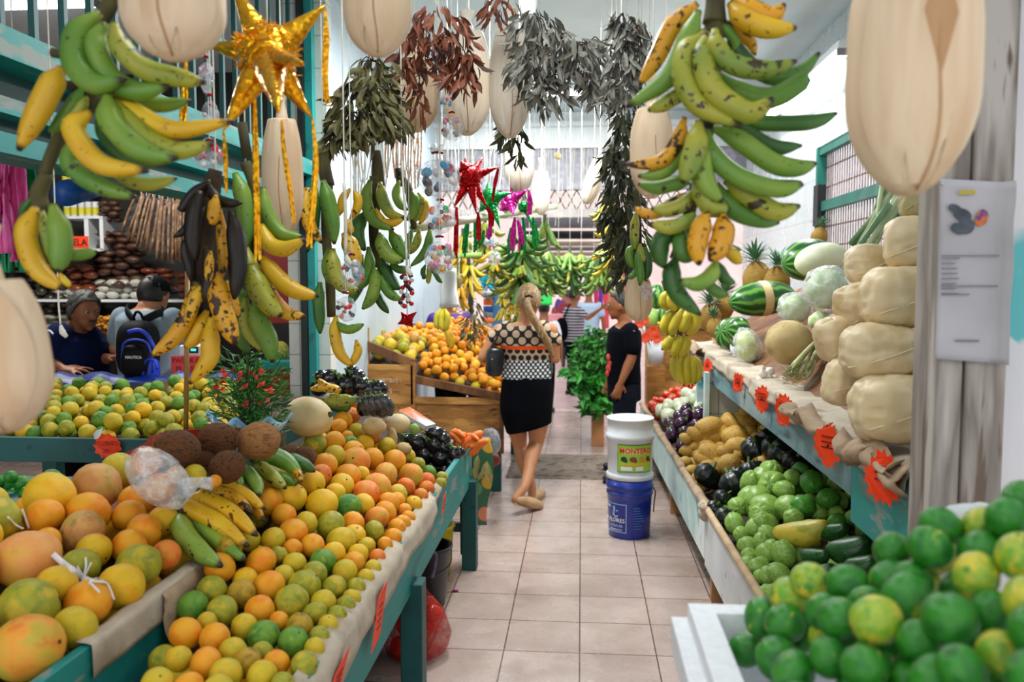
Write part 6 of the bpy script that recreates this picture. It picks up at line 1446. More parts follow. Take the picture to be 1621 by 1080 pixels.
# ------------------------------------------------------------------ pillow-shaped husk packs stacked against the post
def pack(cx, cy, hx, hy, Y, rz, label, m=None, tilt=0.0):
    k = Y / FPX; c = P(cx, cy, Y); b = MB(); sd = random.random() * 40
    def fn(d):
        e = 3.2; s_ = (abs(d.x) ** e + abs(d.y) ** e + abs(d.z) ** e) ** (-1 / e); return s_ * (1.0 + .05 * mnoise.noise(d * 2.2 + V((sd, 0, 0))) - .07 * (1 - abs(mnoise.noise(V((d.x * 1.5 + sd, d.y * 1.5, d.z * 3.5))) * 2.2)) ** 4 * (1 if abs(d.x) < 2 else 0) - .02 * abs(mnoise.noise(V((d.x * 5, d.y * 5, d.z * 8 + sd)))))
    b.ell((0, 0, 0), (hx * k, hx * k * .85, hy * k), 48, 32, fn=fn)
    o = b.build('husk_pack', m or m_pack, smooth=True, loc=c); o.rotation_euler = (R(-.08, .08), tilt, rz); tag(o, label, 'corn husks', 'husk packs stacked on the right shelf')
    b = MB()
    b.tube([V((-hx * k * .9, -hx * k * .66, -hy * k * .5)), V((0, -hx * k * .87, -hy * k * .1)), V((hx * k * .8, -hx * k * .72, hy * k * .3))], .0025, 6, 6)
    b.build('wrapper_fold', m or m_pack, o, smooth=True)
pack(1418, 648, 66, 54, 2.5, .1, 'largest husk pack, lowest of the stack by the post')
pack(1331, 606, 27, 36, 2.75, .5, 'small upright husk pack left of the lowest one', tilt=.3)
pack(1391, 556, 57, 43, 2.6, -.1, 'rounded husk pack on top of the lowest one')
pack(1324, 536, 32, 35, 2.85, .4, 'husk pack with a twisted wrapper beside the spring onions', tilt=-.3)
pack(1466, 562, 28, 42, 2.55, 0, 'narrow husk pack wedged against the post')
pack(1424, 471, 56, 48, 2.65, .15, 'big boxy husk pack in the middle of the stack')
pack(1364, 483, 40, 34, 2.85, .3, 'tilted husk pack left of the middle one', tilt=-.25)
pack(1441, 385, 38, 41, 2.7, -.1, 'husk pack second from the top of the stack')
pack(1375, 419, 34, 32, 2.95, .2, 'husk pack with a puckered knot under the leeks')
pack(1453, 318, 27, 28, 2.75, 0, 'olive husk pack topmost of the stack', mat('olive_husk', '#a59a68', '#b8ab7c', 5, .7, c3='#8f855a', stretch=(3, 3, .4)))
# ------------------------------------------------------------------ star pinatas
def foil(name, c1, c2):
    if name in MATS: return MATS[name]
    s = NT(name); v = s.coords(True); vo = s.n('ShaderNodeTexVoronoi'); vo.inputs['Scale'].default_value = 60; s.l(v, vo.inputs['Vector'])
    col = s.ramp(s.noise(v, 22, 3), [(.35, c1), (.65, c2)]); s.bsdf(col, .24, .85, bump=(vo.outputs['Distance'], .55, .006)); MATS[name] = s.m; return s.m
def pinata(label, cpx, r, Y, spikes, tassels, m, top=True):
    c = P(*cpx, Y); k = Y / FPX; t = thing('star_pinata', label, 'pinata', c); b = MB(); b.ell(c, r * k, 24, 16, fn=lambda d: 1 + .02 * math.sin(d.z * 40)); b.build('ball', m, t, smooth=True)
    b = MB()
    for q in range(int(r * 7)):
        d = V((R(-1, 1), R(-1, .6), R(-1, 1))).normalized(); b.leaf(c + d * r * k * .96, d + V((R(-.7, .7), R(-.7, .7), R(-.9, .3))), r * k * R(.18, .38), r * k * .07, .5, None, 2)
    b.build('tinsel_fringe', m, t)
    for px, py, dy, w_ in spikes:
        tip = P(px, py, Y + dy); d = tip - c; L_ = d.length; d.normalize(); base = c + d * r * k * .72; b = MB(); b.tube([base, lerp(base, tip, .55), tip], (w_ * k, w_ * k * .5, w_ * k * .05), 12, 3)
        b.tube([base + d * .0, base + d * r * k * .25], (w_ * k * 1.25, w_ * k * 1.02), 12); b.build('spike', m, t, smooth=True)
    for pts, n in tassels:
        b = MB(); w_ = [P(px, py, Y - .05) for px, py in pts]
        for q in range(n):
            o = V((R(-5, 5) * k, R(-6, 6) * k, 0)); b.tube([w_[0]] + [p + o * lerp(.5, 1.2, i / len(w_)) + V((R(-1, 1) * k * 1.5, 0, R(-8, 8) * k if i == len(w_) - 2 else 0)) for i, p in enumerate(w_[1:])], (1.8 * k, 2.6 * k, 1.4 * k), 4, 6, flat=.25)
        b.build('tassel', m, t)
    if top: string_up(t, c + V((0, 0, r * k)))
    return t
m_gold, m_red, m_grn, m_pnk = foil('gold_foil', '#ffc32a', '#f0a012'), foil('red_foil', '#c81418', '#9c0c12'), foil('green_foil', '#27a03c', '#148a4a'), foil('pink_foil', '#e0329a', '#b81f88')
pinata('shiny gold star pinata with long tassels, nearest on the left', (424, 88), 47, 2.05, [(514, 9, .02, 24), (354, 206, -.12, 26), (494, 187, .0, 22), (322, 70, .05, 22), (366, -30, .05, 24), (441, 178, -.32, 30), (480, 100, -.3, 20)],
   [([(514, 12), (517, 60), (516, 110), (518, 160)], 7), ([(295, 95), (293, 130), (292, 165), (290, 192)], 8), ([(402, 120), (404, 220), (406, 310), (408, 410)], 9), ([(446, 190), (447, 230), (455, 290), (462, 350)], 8), ([(495, 188), (499, 260), (492, 330), (488, 385)], 12), ([(354, 207), (356, 240), (357, 270), (357, 300)], 4)], m_gold)
def Z6(x, y): return 640 + x / 4.908, 230 + y / 4.908
pinata('red foil star pinata in the middle of the hall', Z6(505, 255), 19, 4.5, [(*Z6(385, 485), -.05, 9), (*Z6(560, 530), -.1, 9), (*Z6(640, 475), 0, 9), (*Z6(735, 168), .02, 8), (*Z6(612, 92), .1, 9), (*Z6(440, 120), .0, 12), (*Z6(470, 100), .15, 12)],
   [([Z6(405, 480), Z6(408, 620), Z6(402, 840)], 5), ([Z6(572, 520), Z6(575, 600), Z6(575, 720)], 4), ([Z6(730, 180), Z6(712, 280), Z6(690, 430)], 4), ([Z6(640, 480), Z6(672, 540), Z6(675, 620)], 4)], m_red)
pinata('green foil star pinata right behind the red one', Z6(665, 420), 16, 4.9, [(*Z6(835, 368), -.03, 8), (*Z6(745, 650), -.1, 8), (*Z6(580, 520), .05, 9), (*Z6(650, 280), .1, 10)], [([Z6(500, 540), Z6(475, 680), Z6(455, 830)], 6), ([Z6(545, 560), Z6(555, 700), Z6(550, 800)], 4), ([Z6(620, 660), Z6(600, 740), Z6(575, 780)], 4)], m_grn)
pinata('pink foil star pinata below the white husk pack', Z6(815, 440), 14, 5.3, [(*Z6(958, 343), -.03, 8), (*Z6(740, 515), -.05, 8), (*Z6(830, 325), .1, 9), (*Z6(850, 540), -.1, 8)], [([Z6(965, 350), Z6(975, 440), Z6(970, 540)], 4), ([Z6(860, 560), Z6(845, 690), Z6(838, 810)], 4), ([Z6(880, 580), Z6(910, 680), Z6(915, 780)], 4), ([Z6(670, 600), Z6(665, 680), Z6(655, 740)], 4)], m_pnk)
pinata('small green foil star pinata at the pale pole end', Z6(930, 480), 9, 5.6, [(*Z6(1000, 450), 0, 5), (*Z6(1005, 650), -.03, 4), (*Z6(880, 470), 0, 5)], [([Z6(1000, 560), Z6(1020, 700), Z6(1018, 820)], 4), ([Z6(830, 640), Z6(825, 740), Z6(822, 820)], 4), ([Z6(920, 560), Z6(930, 700), Z6(925, 820)], 3)], m_grn)
pinata('small red foil star pinata below the chain of wrapped sweets', T('F', 880, 815), 8, 3.7, [(*T('F', 825, 840), -.05, 6), (*T('F', 935, 770), -.03, 6), (*T('F', 915, 860), 0, 6), (*T('F', 845, 770), 0, 6)], [], m_red)
# ------------------------------------------------------------------ clear bags of wrapped sweets
CC = [mat('sweet_' + n_, c_, rough=.3) for n_, c_ in (('red', '#d8202a'), ('blue', '#3fa0d0'), ('yellow', '#e8b82a'), ('green', '#4fb070'), ('pink', '#e88ab0'), ('white', '#f0eef0'), ('dark', '#3a2030'), ('orange', '#f0702a'))]
m_bagf = film('sweet_bag_film', '#e3e6ee', .24)
def sweets(x0, y0, x1, y1, Y, label, n=12, rib=m_red, up=False, cols=range(8)):
    k = Y / FPX; c = P((x0 + x1) / 2, (y0 + y1) / 2, Y); hw, hh = (x1 - x0) / 2 * k, (y1 - y0) / 2 * k; t = thing('sweet_bag', label, 'bag of sweets', c + V((0, 0, -hh)), 'bags of wrapped sweets hanging in the hall')
    b = MB(); sd = random.random() * 30; b.ell(c, (hw, hw * .6, hh), 20, 14, fn=lambda d: (1 - .3 * clamp(d.z)) * (1 + .09 * mnoise.noise(d * 3 + V((sd, 0, 0))))); b.build('bag_film', m_bagf, t, smooth=True)
    for i in range(n):
        a = R(0, 6.28); z = R(-.8, .55); rr = math.sqrt(1 - z * z) * R(.5, .86); q = c + V((math.cos(a) * rr * hw, math.sin(a) * rr * hw * .55, z * hh * .9)); s_ = hw * R(.18, .30)
        b = MB(); b.ell(q, (s_, s_ * .8, s_ * .7), 8, 6, rrot()); b.build('sweet', CC[random.choice(list(cols))], t, smooth=True)
    tp = c + V((0, 0, hh)); b = MB()
    for q in range(7): b.leaf(tp - V((0, 0, hh * .1)), V((R(-1, 1), R(-.5, .5), R(.3, 1.2))), hh * R(.35, .7), hw * .35, .3)
    b.build('gathered_top', m_bagf, t)
    b = MB(); b.tube([tp + V((-hw * .25, 0, -.003)), tp + V((0, -hw * .12, 0)), tp + V((hw * .25, 0, -.003))], .004, 6, 3); b.build('ribbon', rib, t)
    string_up(t, tp, w_=.0015); return t
sweets(303, 222, 361, 268, 2.35, 'printed red and white bag of sweets right of the left plantains', 12, cols=(0, 5, 5, 0, 6)); sweets(318, 150, 348, 212, 2.35, 'small bag of sweets above the red and white printed one', 9); sweets(314, 90, 340, 146, 2.35, 'bag of sweets just left of the gold star', 9)
sweets(694, 134, 720, 173, 3.4, 'topmost bag of sweets in the string beside the red brown leaves', 10); sweets(697, 178, 734, 223, 3.4, 'second bag of sweets down the string beside the leaves', 12)
sweets(656, 242, 729, 312, 3.3, 'wide bag of sweets with a blue flower left of the red star', 12, cols=(1, 0, 5, 5, 6)); sweets(672, 316, 722, 370, 3.25, 'middle bag of sweets with red ribbon above the fullest one', 12); sweets(671, 374, 721, 435, 3.2, 'fullest bag of colourful sweets above the white plastic sheet', 26)
sweets(772, 390, 793, 421, 5.9, 'small bag of sweets among the olive bananas', 9); sweets(536, 402, 578, 456, 2.75, 'bag of sweets among the yellow plantains, upper one', 12); sweets(530, 462, 565, 510, 2.75, 'bag of sweets among the yellow plantains, lower one', 12, cols=(0, 5, 6, 7))
sweets(1014, 444, 1032, 476, 3.75, 'little bag of sweets on the front of the tan husk pack', 7, cols=(5, 4, 7)); sweets(975, 346, 986, 374, 4.8, 'little bag of sweets in the leaf garland', 6); sweets(765, 372, 788, 392, 6.0, 'small silvery bag of sweets above the olive bananas', 7, cols=(1, 5, 0))
t = thing('sweet_chain', 'chain of dark red wrapped sweets above the small red star', 'sweets', P(646, 486, 3.6))
for i in range(26):
    p = P(*T('F', R(850, 930) - abs(i - 10) * 1.2, 550 + i * 7.5), 3.6 + R(-.03, .03)); b = MB(); b.ell(p, .011, 8, 6); b.build('sweet', CC[random.choice((0, 6, 6, 5))], t, smooth=True)
string_up(t, P(648, 432, 3.6))
# ------------------------------------------------------------------ bundles of dry leaves
def leaves(label, blobs, n, Y, L, m, name='leaf_bundle', down=.9, hang=None, W=.32):
    """blobs: (px, py, rx, ry, weight) in the picture's pixels, filled with hanging leaves through their depth"""
    k = Y / FPX; c = P(blobs[0][0], blobs[0][1], Y); t = thing(name, label, 'dried leaves', c); b = MB(); tw = MB(); ws = [q[4] if len(q) > 4 else q[2] * q[3] for q in blobs]
    for i in range(n):
        q = random.choices(blobs, ws)[0]; a = R(0, 6.28); rr = math.sqrt(random.random()); p = P(q[0] + math.cos(a) * rr * q[2], q[1] + math.sin(a) * rr * q[3], Y + R(-.6, .6) * q[2] * k)
        out = V(((p - P(q[0], q[1], Y)).x / max(q[2] * k, .01), R(-.7, .7), 0)); b.leaf(p, out * .7 + V((R(-.5, .5), R(-.5, .5), -down + R(-.5, .6))), L * R(.7, 1.3), L * W * R(.8, 1.2), R(.1, .5))
        if i % 12 == 0: cc = P(q[0], q[1] - q[3] * .6, Y); tw.tube([cc, lerp(cc, p, .6) + V((0, 0, .02)), p], .0022, 4, 2)
    b.build('leaves', m, t); tw.build('twigs', m_dryst, t); string_up(t, P(*(hang or (blobs[0][0], blobs[0][1] - blobs[0][3])), Y)); return t
m_lo = mat('olive_dry_leaf', '#5a5836', '#7a754a', 12, .6, c3='#3f3f28'); m_lr = mat('red_brown_dry_leaf', '#6f3a28', '#8f5238', 12, .65, c3='#4f3430'); m_lg = mat('grey_dry_leaf', '#7c7c70', '#96958a', 12, .6, c3='#4a4c48'); m_lk = mat('dark_olive_dry_leaf', '#3c4230', '#565a3e', 12, .6, c3='#23281f')
leaves('olive dry leaf bundle hanging left of the red brown leaves', [(592, 115, 36, 30), (575, 160, 52, 32), (562, 195, 46, 28), (535, 215, 22, 26), (612, 180, 28, 30)], 400, 3.0, .068, m_lo, W=.36)
leaves('red brown dry leaf bundle hanging in the middle', [(690, 40, 46, 34), (668, 75, 42, 34), (720, 85, 30, 45), (655, 110, 24, 28), (662, 155, 10, 28), (735, 110, 28, 30)], 330, 3.1, .066, m_lr, W=.28)
leaves('few red brown leaves hanging near the ceiling beside the grey bundles', [(790, 10, 26, 26)], 40, 3.3, .06, m_lr, W=.28)
leaves('wide grey dry leaf bundle hanging in front of the ceiling lamp', [(850, 50, 40, 38), (880, 85, 62, 42), (845, 115, 40, 36), (930, 95, 40, 40), (870, 140, 30, 28), (952, 140, 26, 24)], 520, 3.2, .068, m_lg, W=.3)
leaves('grey dry leaf bundle against the big right plantain bunch', [(985, 45, 22, 36), (1008, 70, 22, 46), (985, 120, 28, 40)], 260, 3.0, .062, m_lg, W=.3)
leaves('long garland of dry leaves falling behind the right plantains', [(990, 165, 18, 34, 2), (985, 210, 20, 34, 2), (978, 260, 26, 34, 3), (985, 310, 28, 34, 3), (978, 350, 26, 30, 3), (985, 390, 24, 28, 2.5), (990, 425, 18, 22, 1.5), (1003, 370, 20, 40, 2)], 560, 4.0, .075, m_lk, 'leaf_garland', hang=(990, 130))
leaves('dark leaf bundle in the glare left of the lamp', [(806, 205, 16, 30), (820, 230, 14, 30)], 80, 3.9, .06, m_lk)
leaves('small grey green leaf bundle hanging on the mesh door', [(748, 500, 16, 34), (742, 525, 10, 20)], 70, 6.2, .07, m_lo)
# ------------------------------------------------------------------ loose strings, streamers, sheet, ball
def skein(label, x0, x1, y0, y1, n, Y, m, w_=.004, name='ribbon_skein', cat='ribbons'):
    t = thing(name, label, cat, P((x0 + x1) / 2, y1, Y)); b = MB()
    for i in range(n):
        x = lerp(x0, x1, (i + R(0, 1)) / n); a, c = P(x, y0 + R(-10, 10), Y), P(x + R(-6, 6), y1 + R(-25, 15), Y + R(-.1, .1)); b.tube([a, lerp(a, c, .5) + V((R(-.02, .02), R(-.02, .02), 0)), c], w_, 4, 3, flat=.3)
    o = b.build('strands', m, t); o['kind'] = 'stuff'; string_up(t, P((x0 + x1) / 2, y0, Y)); return t
m_wrib = mat('pale_ribbon', '#eef0f0', '#dfe6e8', 9, .6, c3='#d8b89a')
skein('hanging skein of white ribbons below the olive leaves', 556, 615, 190, 300, 22, 4.4, m_wrib); skein('skein of white and tan ribbons left of the sweet bags', 615, 668, 195, 285, 20, 4.2, mat('tan_ribbon', '#e8dcc8', '#c98a5a', 30, .6, c3='#eef0ea')); skein('thin white strings hanging under the far beam', 830, 960, 215, 345, 26, 7.2, m_string, .0025); skein('pale threads hanging round the red star', 650, 800, 225, 290, 26, 5.2, m_string, .0025)
def cord(label, pts, Y, r=.004, m=None):
    t = thing('twine_strand', label, 'cord', P(*pts[-1], Y)); b = MB(); b.tube([P(*q, Y) for q in pts], r, 6, 4); b.build('cord', m or m_string, t, smooth=True); p = P(*pts[-1], Y)
    b = MB(); b.tube([p, p + V((.005, 0, -.02)), p + V((.018, 0, -.035))], (.005, .011, .006), 7, 3, flat=.4); b.build('loose_knot', m_string, t, smooth=True); string_up(t, P(*pts[0], Y))
cord('white twisted cord hanging before the tall thin plantains', [(545, 290), (547, 350), (547, 402)], 2.7, .006); cord('thin white cord hanging before the dark green plantains', [(636, 255), (641, 340), (644, 420)], 3.0); cord('frayed thin cord hanging by the older man', [(92, 455), (93, 485), (96, 515)], 2.4, .003)
m_pkp, m_grp = mat('pink_crepe', '#e0529f', '#ee6fb4', 14, .6, c3='#c23f8a', bump=(30, .5, .005), stretch=(3, 3, .3)), mat('green_crepe', '#0f8a5a', '#16a56c', 14, .6, c3='#0b6f48', stretch=(3, 3, .3))
def fringe(label, x0, x1, y0, y1, Y, m, n):
    t = thing('crepe_streamer', label, 'streamer', P((x0 + x1) / 2, y1, Y))
    for i in range(n):
        a, c = lerp(x0, x1, i / n), lerp(x0, x1, (i + 1.25) / n); j = R(-8, 8)
        sheet('strip', m, t, lambda u, v: P(lerp(a, c, u) + 3 * math.sin(v * 5 + i), lerp(y0, y1 + j, v), Y + .02 * math.sin(u * 5 + i) + .004 * i), 4, 14, .01, 7, .0012, i)
    string_up(t, P((x0 + x1) / 2, y0, Y), top=2.0 if False else None)
fringe('bright pink crepe streamer hanging below the teal beam', -30, 38, 250, 408, 2.8, m_pkp, 6); fringe('green crepe streamer behind the pink one', 0, 56, 258, 428, 3.1, m_grp, 6)
t = thing('plastic_sheet', 'white plastic sheet hanging below the fullest sweet bag', 'plastic sheet', P(712, 487, 5.0)); sheet('sheet', m_white, t, lambda u, v: P(lerp(696 + 2 * (1 - v), 722 + 4 * v, u), lerp(425, 487, v), 5.0 + .02 * math.sin(u * 6)), 8, 10, .006, 8, .002); string_up(t, P(710, 427, 5.0))
p = P(883, 247, 7.0); t = thing('hanging_ball', 'small cream ball hanging on a string under the far beam', 'ball', p); b = MB(); b.ell(p, 5.5 * 7 / FPX, 14, 10); b.build('ball', m_melon, t, smooth=True); string_up(t, p)
p, q = P(104, 306, 3.6), P(160, 292, 4.4); b = MB(); b.tube([p, q], .058, 16); tag(b.build('hanging_tube', mat('blue_plastic_tube', '#1b5fb8', '#1550a0', 4, .35), smooth=True), 'blue plastic tube slung under the teal beam', 'tube')
# ------------------------------------------------------------------ people
def skin(name, c1, c2): return mat(name, c1, c2, 6, .5, bump=(80, .08, .001))
m_hairblond = mat('blonde_hair', '#b08a5c', '#7a5836', 16, .5, c3='#d9bd8c', stretch=(6, 6, .6), bump=(60, .5, .003)); m_hairblk = mat('black_hair', '#14110f', '#241d19', 18, .5, bump=(70, .5, .003)); m_hairgrey = mat('greying_hair', '#1f1e1e', '#55524f', 26, .6, bump=(80, .6, .003))
m_eyew = mat('eye_white', '#a8a098', rough=.2); m_iris = mat('dark_iris', '#1a0f0a', rough=.15); m_lip = mat('lips', '#8a4a3e', '#7a3f36', 20, .45)
def soft(o, vox, it=6):
    md = o.modifiers.new('skin', 'REMESH'); md.mode = 'VOXEL'; md.voxel_size = vox; md.use_smooth_shade = True
    ms = o.modifiers.new('smooth', 'SMOOTH'); ms.iterations = it; ms.factor = .5; return o
def limb(b, pts, rad, n=12, k=4, flat=1.0, ref=None):
    b.tube(pts, rad, n, k, True, flat, ref)
    b.ell(pts[0], rad[0] * .98, 10, 8); b.ell(pts[-1], rad[-1] * .98, 10, 8)
def hand(b, wrist, d, nrm, s=1.0, curl=.5, spread=.25, side=1):
    """palm, four fingers of different length and a thumb at the palm's side; d along the hand, nrm out of its back"""
    d, nrm = V(d).normalized(), V(nrm).normalized(); x = d.cross(nrm).normalized() * side; nrm = nrm - d * nrm.dot(d); nrm.normalize(); w_ = V(wrist)
    pc = w_ + d * .048 * s; b.tube([w_, w_ + d * .03 * s, w_ + d * .085 * s], (.026 * s, .036 * s, .034 * s), 12, 3, True, .45, x)
    for i, (o, L_) in enumerate(((-.030, .066), (-.010, .076), (.010, .072), (.029, .056))):
        a = w_ + d * .082 * s + x * o * s; f = (d + x * spread * o / .03).normalized(); p1 = a + f * L_ * .4 * s; p2 = p1 + (f * (1 - curl * .6) - nrm * curl).normalized() * L_ * .35 * s; p3 = p2 + (f * (1 - curl * 1.2) - nrm * curl * 1.4).normalized() * L_ * .3 * s
        b.tube([a - f * .02 * s, a, p1, p2, p3], (.009 * s, .0092 * s, .0085 * s, .0078 * s, .0065 * s), 8, 3); b.ell(p3, .0066 * s, 8, 6)
    a = w_ + d * .028 * s - x * .028 * s; p1 = a + (d * .6 - x * .7 - nrm * .2).normalized() * .04 * s; p2 = p1 + (d * .9 - x * .15 - nrm * .35).normalized() * .032 * s
    b.tube([w_ + d * .02 * s - x * .012 * s, a, p1, p2], (.013 * s, .0125 * s, .0105 * s, .008 * s), 8, 3); b.ell(p2, .008 * s, 8, 6)
class Person:
    def __init__(s, label, base, m_skin, vox=.009, group=None):
        s.t = thing('person', label, 'person', base, group); s.m = m_skin; s.b = MB(); s.vox = vox
    def head(s, c, f, hh=.215, hw=.078, tilt=0.0):
        """head whose centre is c, facing f"""
        f = V(f); f.normalize(); up = V((0, 0, 1)); x = f.cross(up).normalized(); up = x.cross(f); c = V(c); h = hh / 2; s.hf = (c, f, up, x, h, hw); M_ = Matrix((x, f, up)).transposed(); b = s.b
        b.ell(c + up * .012, (hw, hw * 1.22, h * .92), 18, 14, M_); b.ell(c - up * h * .42 + f * .022, (hw * .76, hw * .86, h * .52), 14, 10, M_); b.ell(c - up * h * .82 + f * hw * .80, (.022, .02, .018), 8, 6, M_)
        b.tube([c + f * hw * 1.16 + up * .012, c + f * hw * 1.34 - up * .02, c + f * hw * 1.18 - up * .03], (.010, .016, .013), 8, 3); b.ell(c + f * hw * 1.06 + up * .032, (hw * .62, .016, .012), 12, 6, M_)
        for q in (-1, 1): b.ell(c + x * q * hw * 1.0 - up * .008 - f * .01, (.011, .02, .031), 8, 8, M_)
        for q in (-1, 1):
            e = c + x * q * .031 + f * hw * 1.085 + up * .012; bb = MB(); bb.ell(e, .0105, 10, 8); ey = bb.build('eye', m_eyew, s.t, smooth=True); bb = MB(); bb.ell(e + f * .0062, (.0068,) * 3, 8, 6); bb.build('iris', m_iris, ey, smooth=True)
        bb = MB(); bb.ell(c + f * hw * 1.14 - up * .052, (.024, .010, .008), 12, 6, M_); bb.build('mouth', m_lip, s.t, smooth=True)
        return s
    def hair(s, m, low=.35, vol=1.08, face=.25, extra=None, lump=.03):
        c, f, up, x, h, hw = s.hf; M_ = Matrix((x, f, up)).transposed(); b = MB(); n, N = 26, 14; vs = []
        for i in range(N + 1):
            for j in range(n):
                a = 2 * PI * j / n; fr = math.sin(a); lim = lerp(PI * (.5 + low * .5), PI * .30, clamp((fr + face) / .9)); th = lim * i / N; k_ = vol * (1 + lump * mnoise.noise(V((math.cos(a) * 2.5 * (1 + lump * 8), math.sin(a) * 2.5, th * 4 + hw * 90)))) + .05 * (1 - i / N)
                vs.append(c + up * .012 + M_ @ V((math.cos(a) * math.sin(th) * hw * k_ * 1.03, math.sin(a) * math.sin(th) * hw * 1.24 * k_ - .004, math.cos(th) * h * .95 * k_)))
        inn = [c + up * .012 + (p - c - up * .012) * .93 for p in vs]; K = len(vs); fs = []
        for i in range(N):
            for j in range(n): j2 = (j + 1) % n; fs.append((i * n + j, i * n + j2, (i + 1) * n + j2, (i + 1) * n + j)); fs.append((K + i * n + j, K + (i + 1) * n + j, K + (i + 1) * n + j2, K + i * n + j2))
        for j in range(n): j2 = (j + 1) % n; fs.append((N * n + j, N * n + j2, K + N * n + j2, K + N * n + j))
        b.add(vs + inn, fs)
        if extra: extra(b, c, f, up, x, h, hw)
        b.build('hair', m, s.t, smooth=True); return s
    def neck(s, base): c = s.hf[0]; limb(s.b, [V(base) - V((0, 0, .02)), lerp(V(base), c, .5), c - s.hf[2] * .04], (.062, .052, .05)); return s
    def torso(s, pts, rad, lat, flat=.66): s.tp = (pts, rad, lat, flat); s.b.tube(pts, rad, 18, 4, True, flat, lat); return s
    def arm(s, sh, el, wr, r=1.0): limb(s.b, [sh, lerp(V(sh), V(el), .5), el], (.052 * r, .047 * r, .037 * r)); limb(s.b, [el, lerp(V(el), V(wr), .35), wr], (.038 * r, .040 * r, .025 * r)); return s
    def leg(s, hip, kn, an, heel, toe, r=1.0):
        hip, kn, an, heel, toe = map(V, (hip, kn, an, heel, toe)); limb(s.b, [hip, lerp(hip, kn, .5), kn], (.088 * r, .075 * r, .054 * r)); bk = (kn - an).cross((toe - heel)).cross(kn - an).normalized()
        limb(s.b, [kn, lerp(kn, an, .3) - bk * .012, lerp(kn, an, .65), an], (.053 * r, .057 * r, .042 * r, .034 * r)); limb(s.b, [heel, lerp(heel, toe, .5), toe], (.032, .038, .024), flat=.8); limb(s.b, [an, heel], (.034, .03)); return s
    def body(s): soft(s.b.build('body', s.m, s.t, smooth=True), s.vox); return s
    def cloth(s, name, m, fn, vox=None, it=5):
        b = MB(); fn(b); o = b.build(name, m, s.t, smooth=True); soft(o, vox or s.vox * 1.15, it); return o
def shoe(par, heel, toe, m, sole=None, h=.05, up=(0, 0, 1)):
    heel, toe = V(heel), V(toe); b = MB(); d = (toe - heel).normalized(); x = d.cross(V(up)).normalized(); u = x.cross(d)
    b.tube([heel - d * .02 + u * h * .5, heel + d * .03 + u * h * .62, lerp(heel, toe, .6) + u * h * .45, toe + u * h * .3, toe + d * .018 + u * h * .25], (.025, .040, .046, .036, .012), 14, 4, True, .8, x); o = b.build('shoe', m, par, smooth=True)
    b = MB(); b.tube([heel - d * .02, lerp(heel, toe, .5), toe + d * .02], (.034, .044, .03), 12, 3, True, .2, x); b.build('sole', sole or m, o, smooth=True); return o
random.seed(61)
# --- woman in the aisle, seen from behind
sk = skin('tan_skin', '#c98a5e', '#b97a50'); Yw = 6.0
W = lambda px, py, dy=0: P(px, py, Yw + dy)
p = Person('blonde ponytailed woman in dotted top and black skirt walking away down the aisle', V((W(838, 700).x, 6.05, 0)), sk, .008)
p.head(W(837, 478, .03), (.12, 1, -.05), .235, .080).neck(W(832, 514, .0))
lat = V((1, .06, 0)); sp = [W(834, 632), W(834, 606), W(833, 575), W(832, 545), W(831, 523), W(832, 512)]
p.torso(sp, (.168, .172, .142, .158, .150, .075), lat, .66)
p.arm(W(790, 524), W(764, 566, -.03), W(792, 575, .14)); hand(p.b, W(792, 575, .14), (.9, .4, .1), (0, .1, 1), .95, .8)
p.arm(W(872, 522), W(879, 568, .02), W(866, 548, .24)); hand(p.b, W(866, 548, .24), (-.1, .4, .9), (1, 0, 0), .95, .7, side=-1)
ah, at_ = P(816, 790, 5.66), P(853, 810, 5.84); at_.z = max(.012, at_.z)
toeL = PZ(857, 783, .012); heelL = toeL + V((-.06, -.19, .0))
p.leg(W(853, 650), W(849, 702, .06), P(830, 772, 5.72), ah, at_, 1.0)
p.leg(W(815, 650), W(823, 706, .18), heelL + V((0, .03, .085)), heelL + V((0, 0, .02)), toeL, 1.0); p.body()
def pony(b, c, f, up, x, h, hw):
    b.ell(c - f * hw * 1.22 + up * .02, .03, 10, 8)
    b.tube([W(836, 470, -.08), W(835, 482, -.13), W(842, 500, -.15), W(855, 522, -.15), W(868, 545, -.13), W(876, 566, -.11)], (.022, .036, .040, .042, .034, .010), 14, 5, True, .7)
p.hair(m_hairblond, low=.3, vol=1.07, face=.2, extra=pony)
b = MB(); b.tube([W(831, 470, -.115), W(838, 468, -.12), W(843, 471, -.11)], .008, 8, 3); b.build('hair_tie', m_black, p.t, smooth=True)
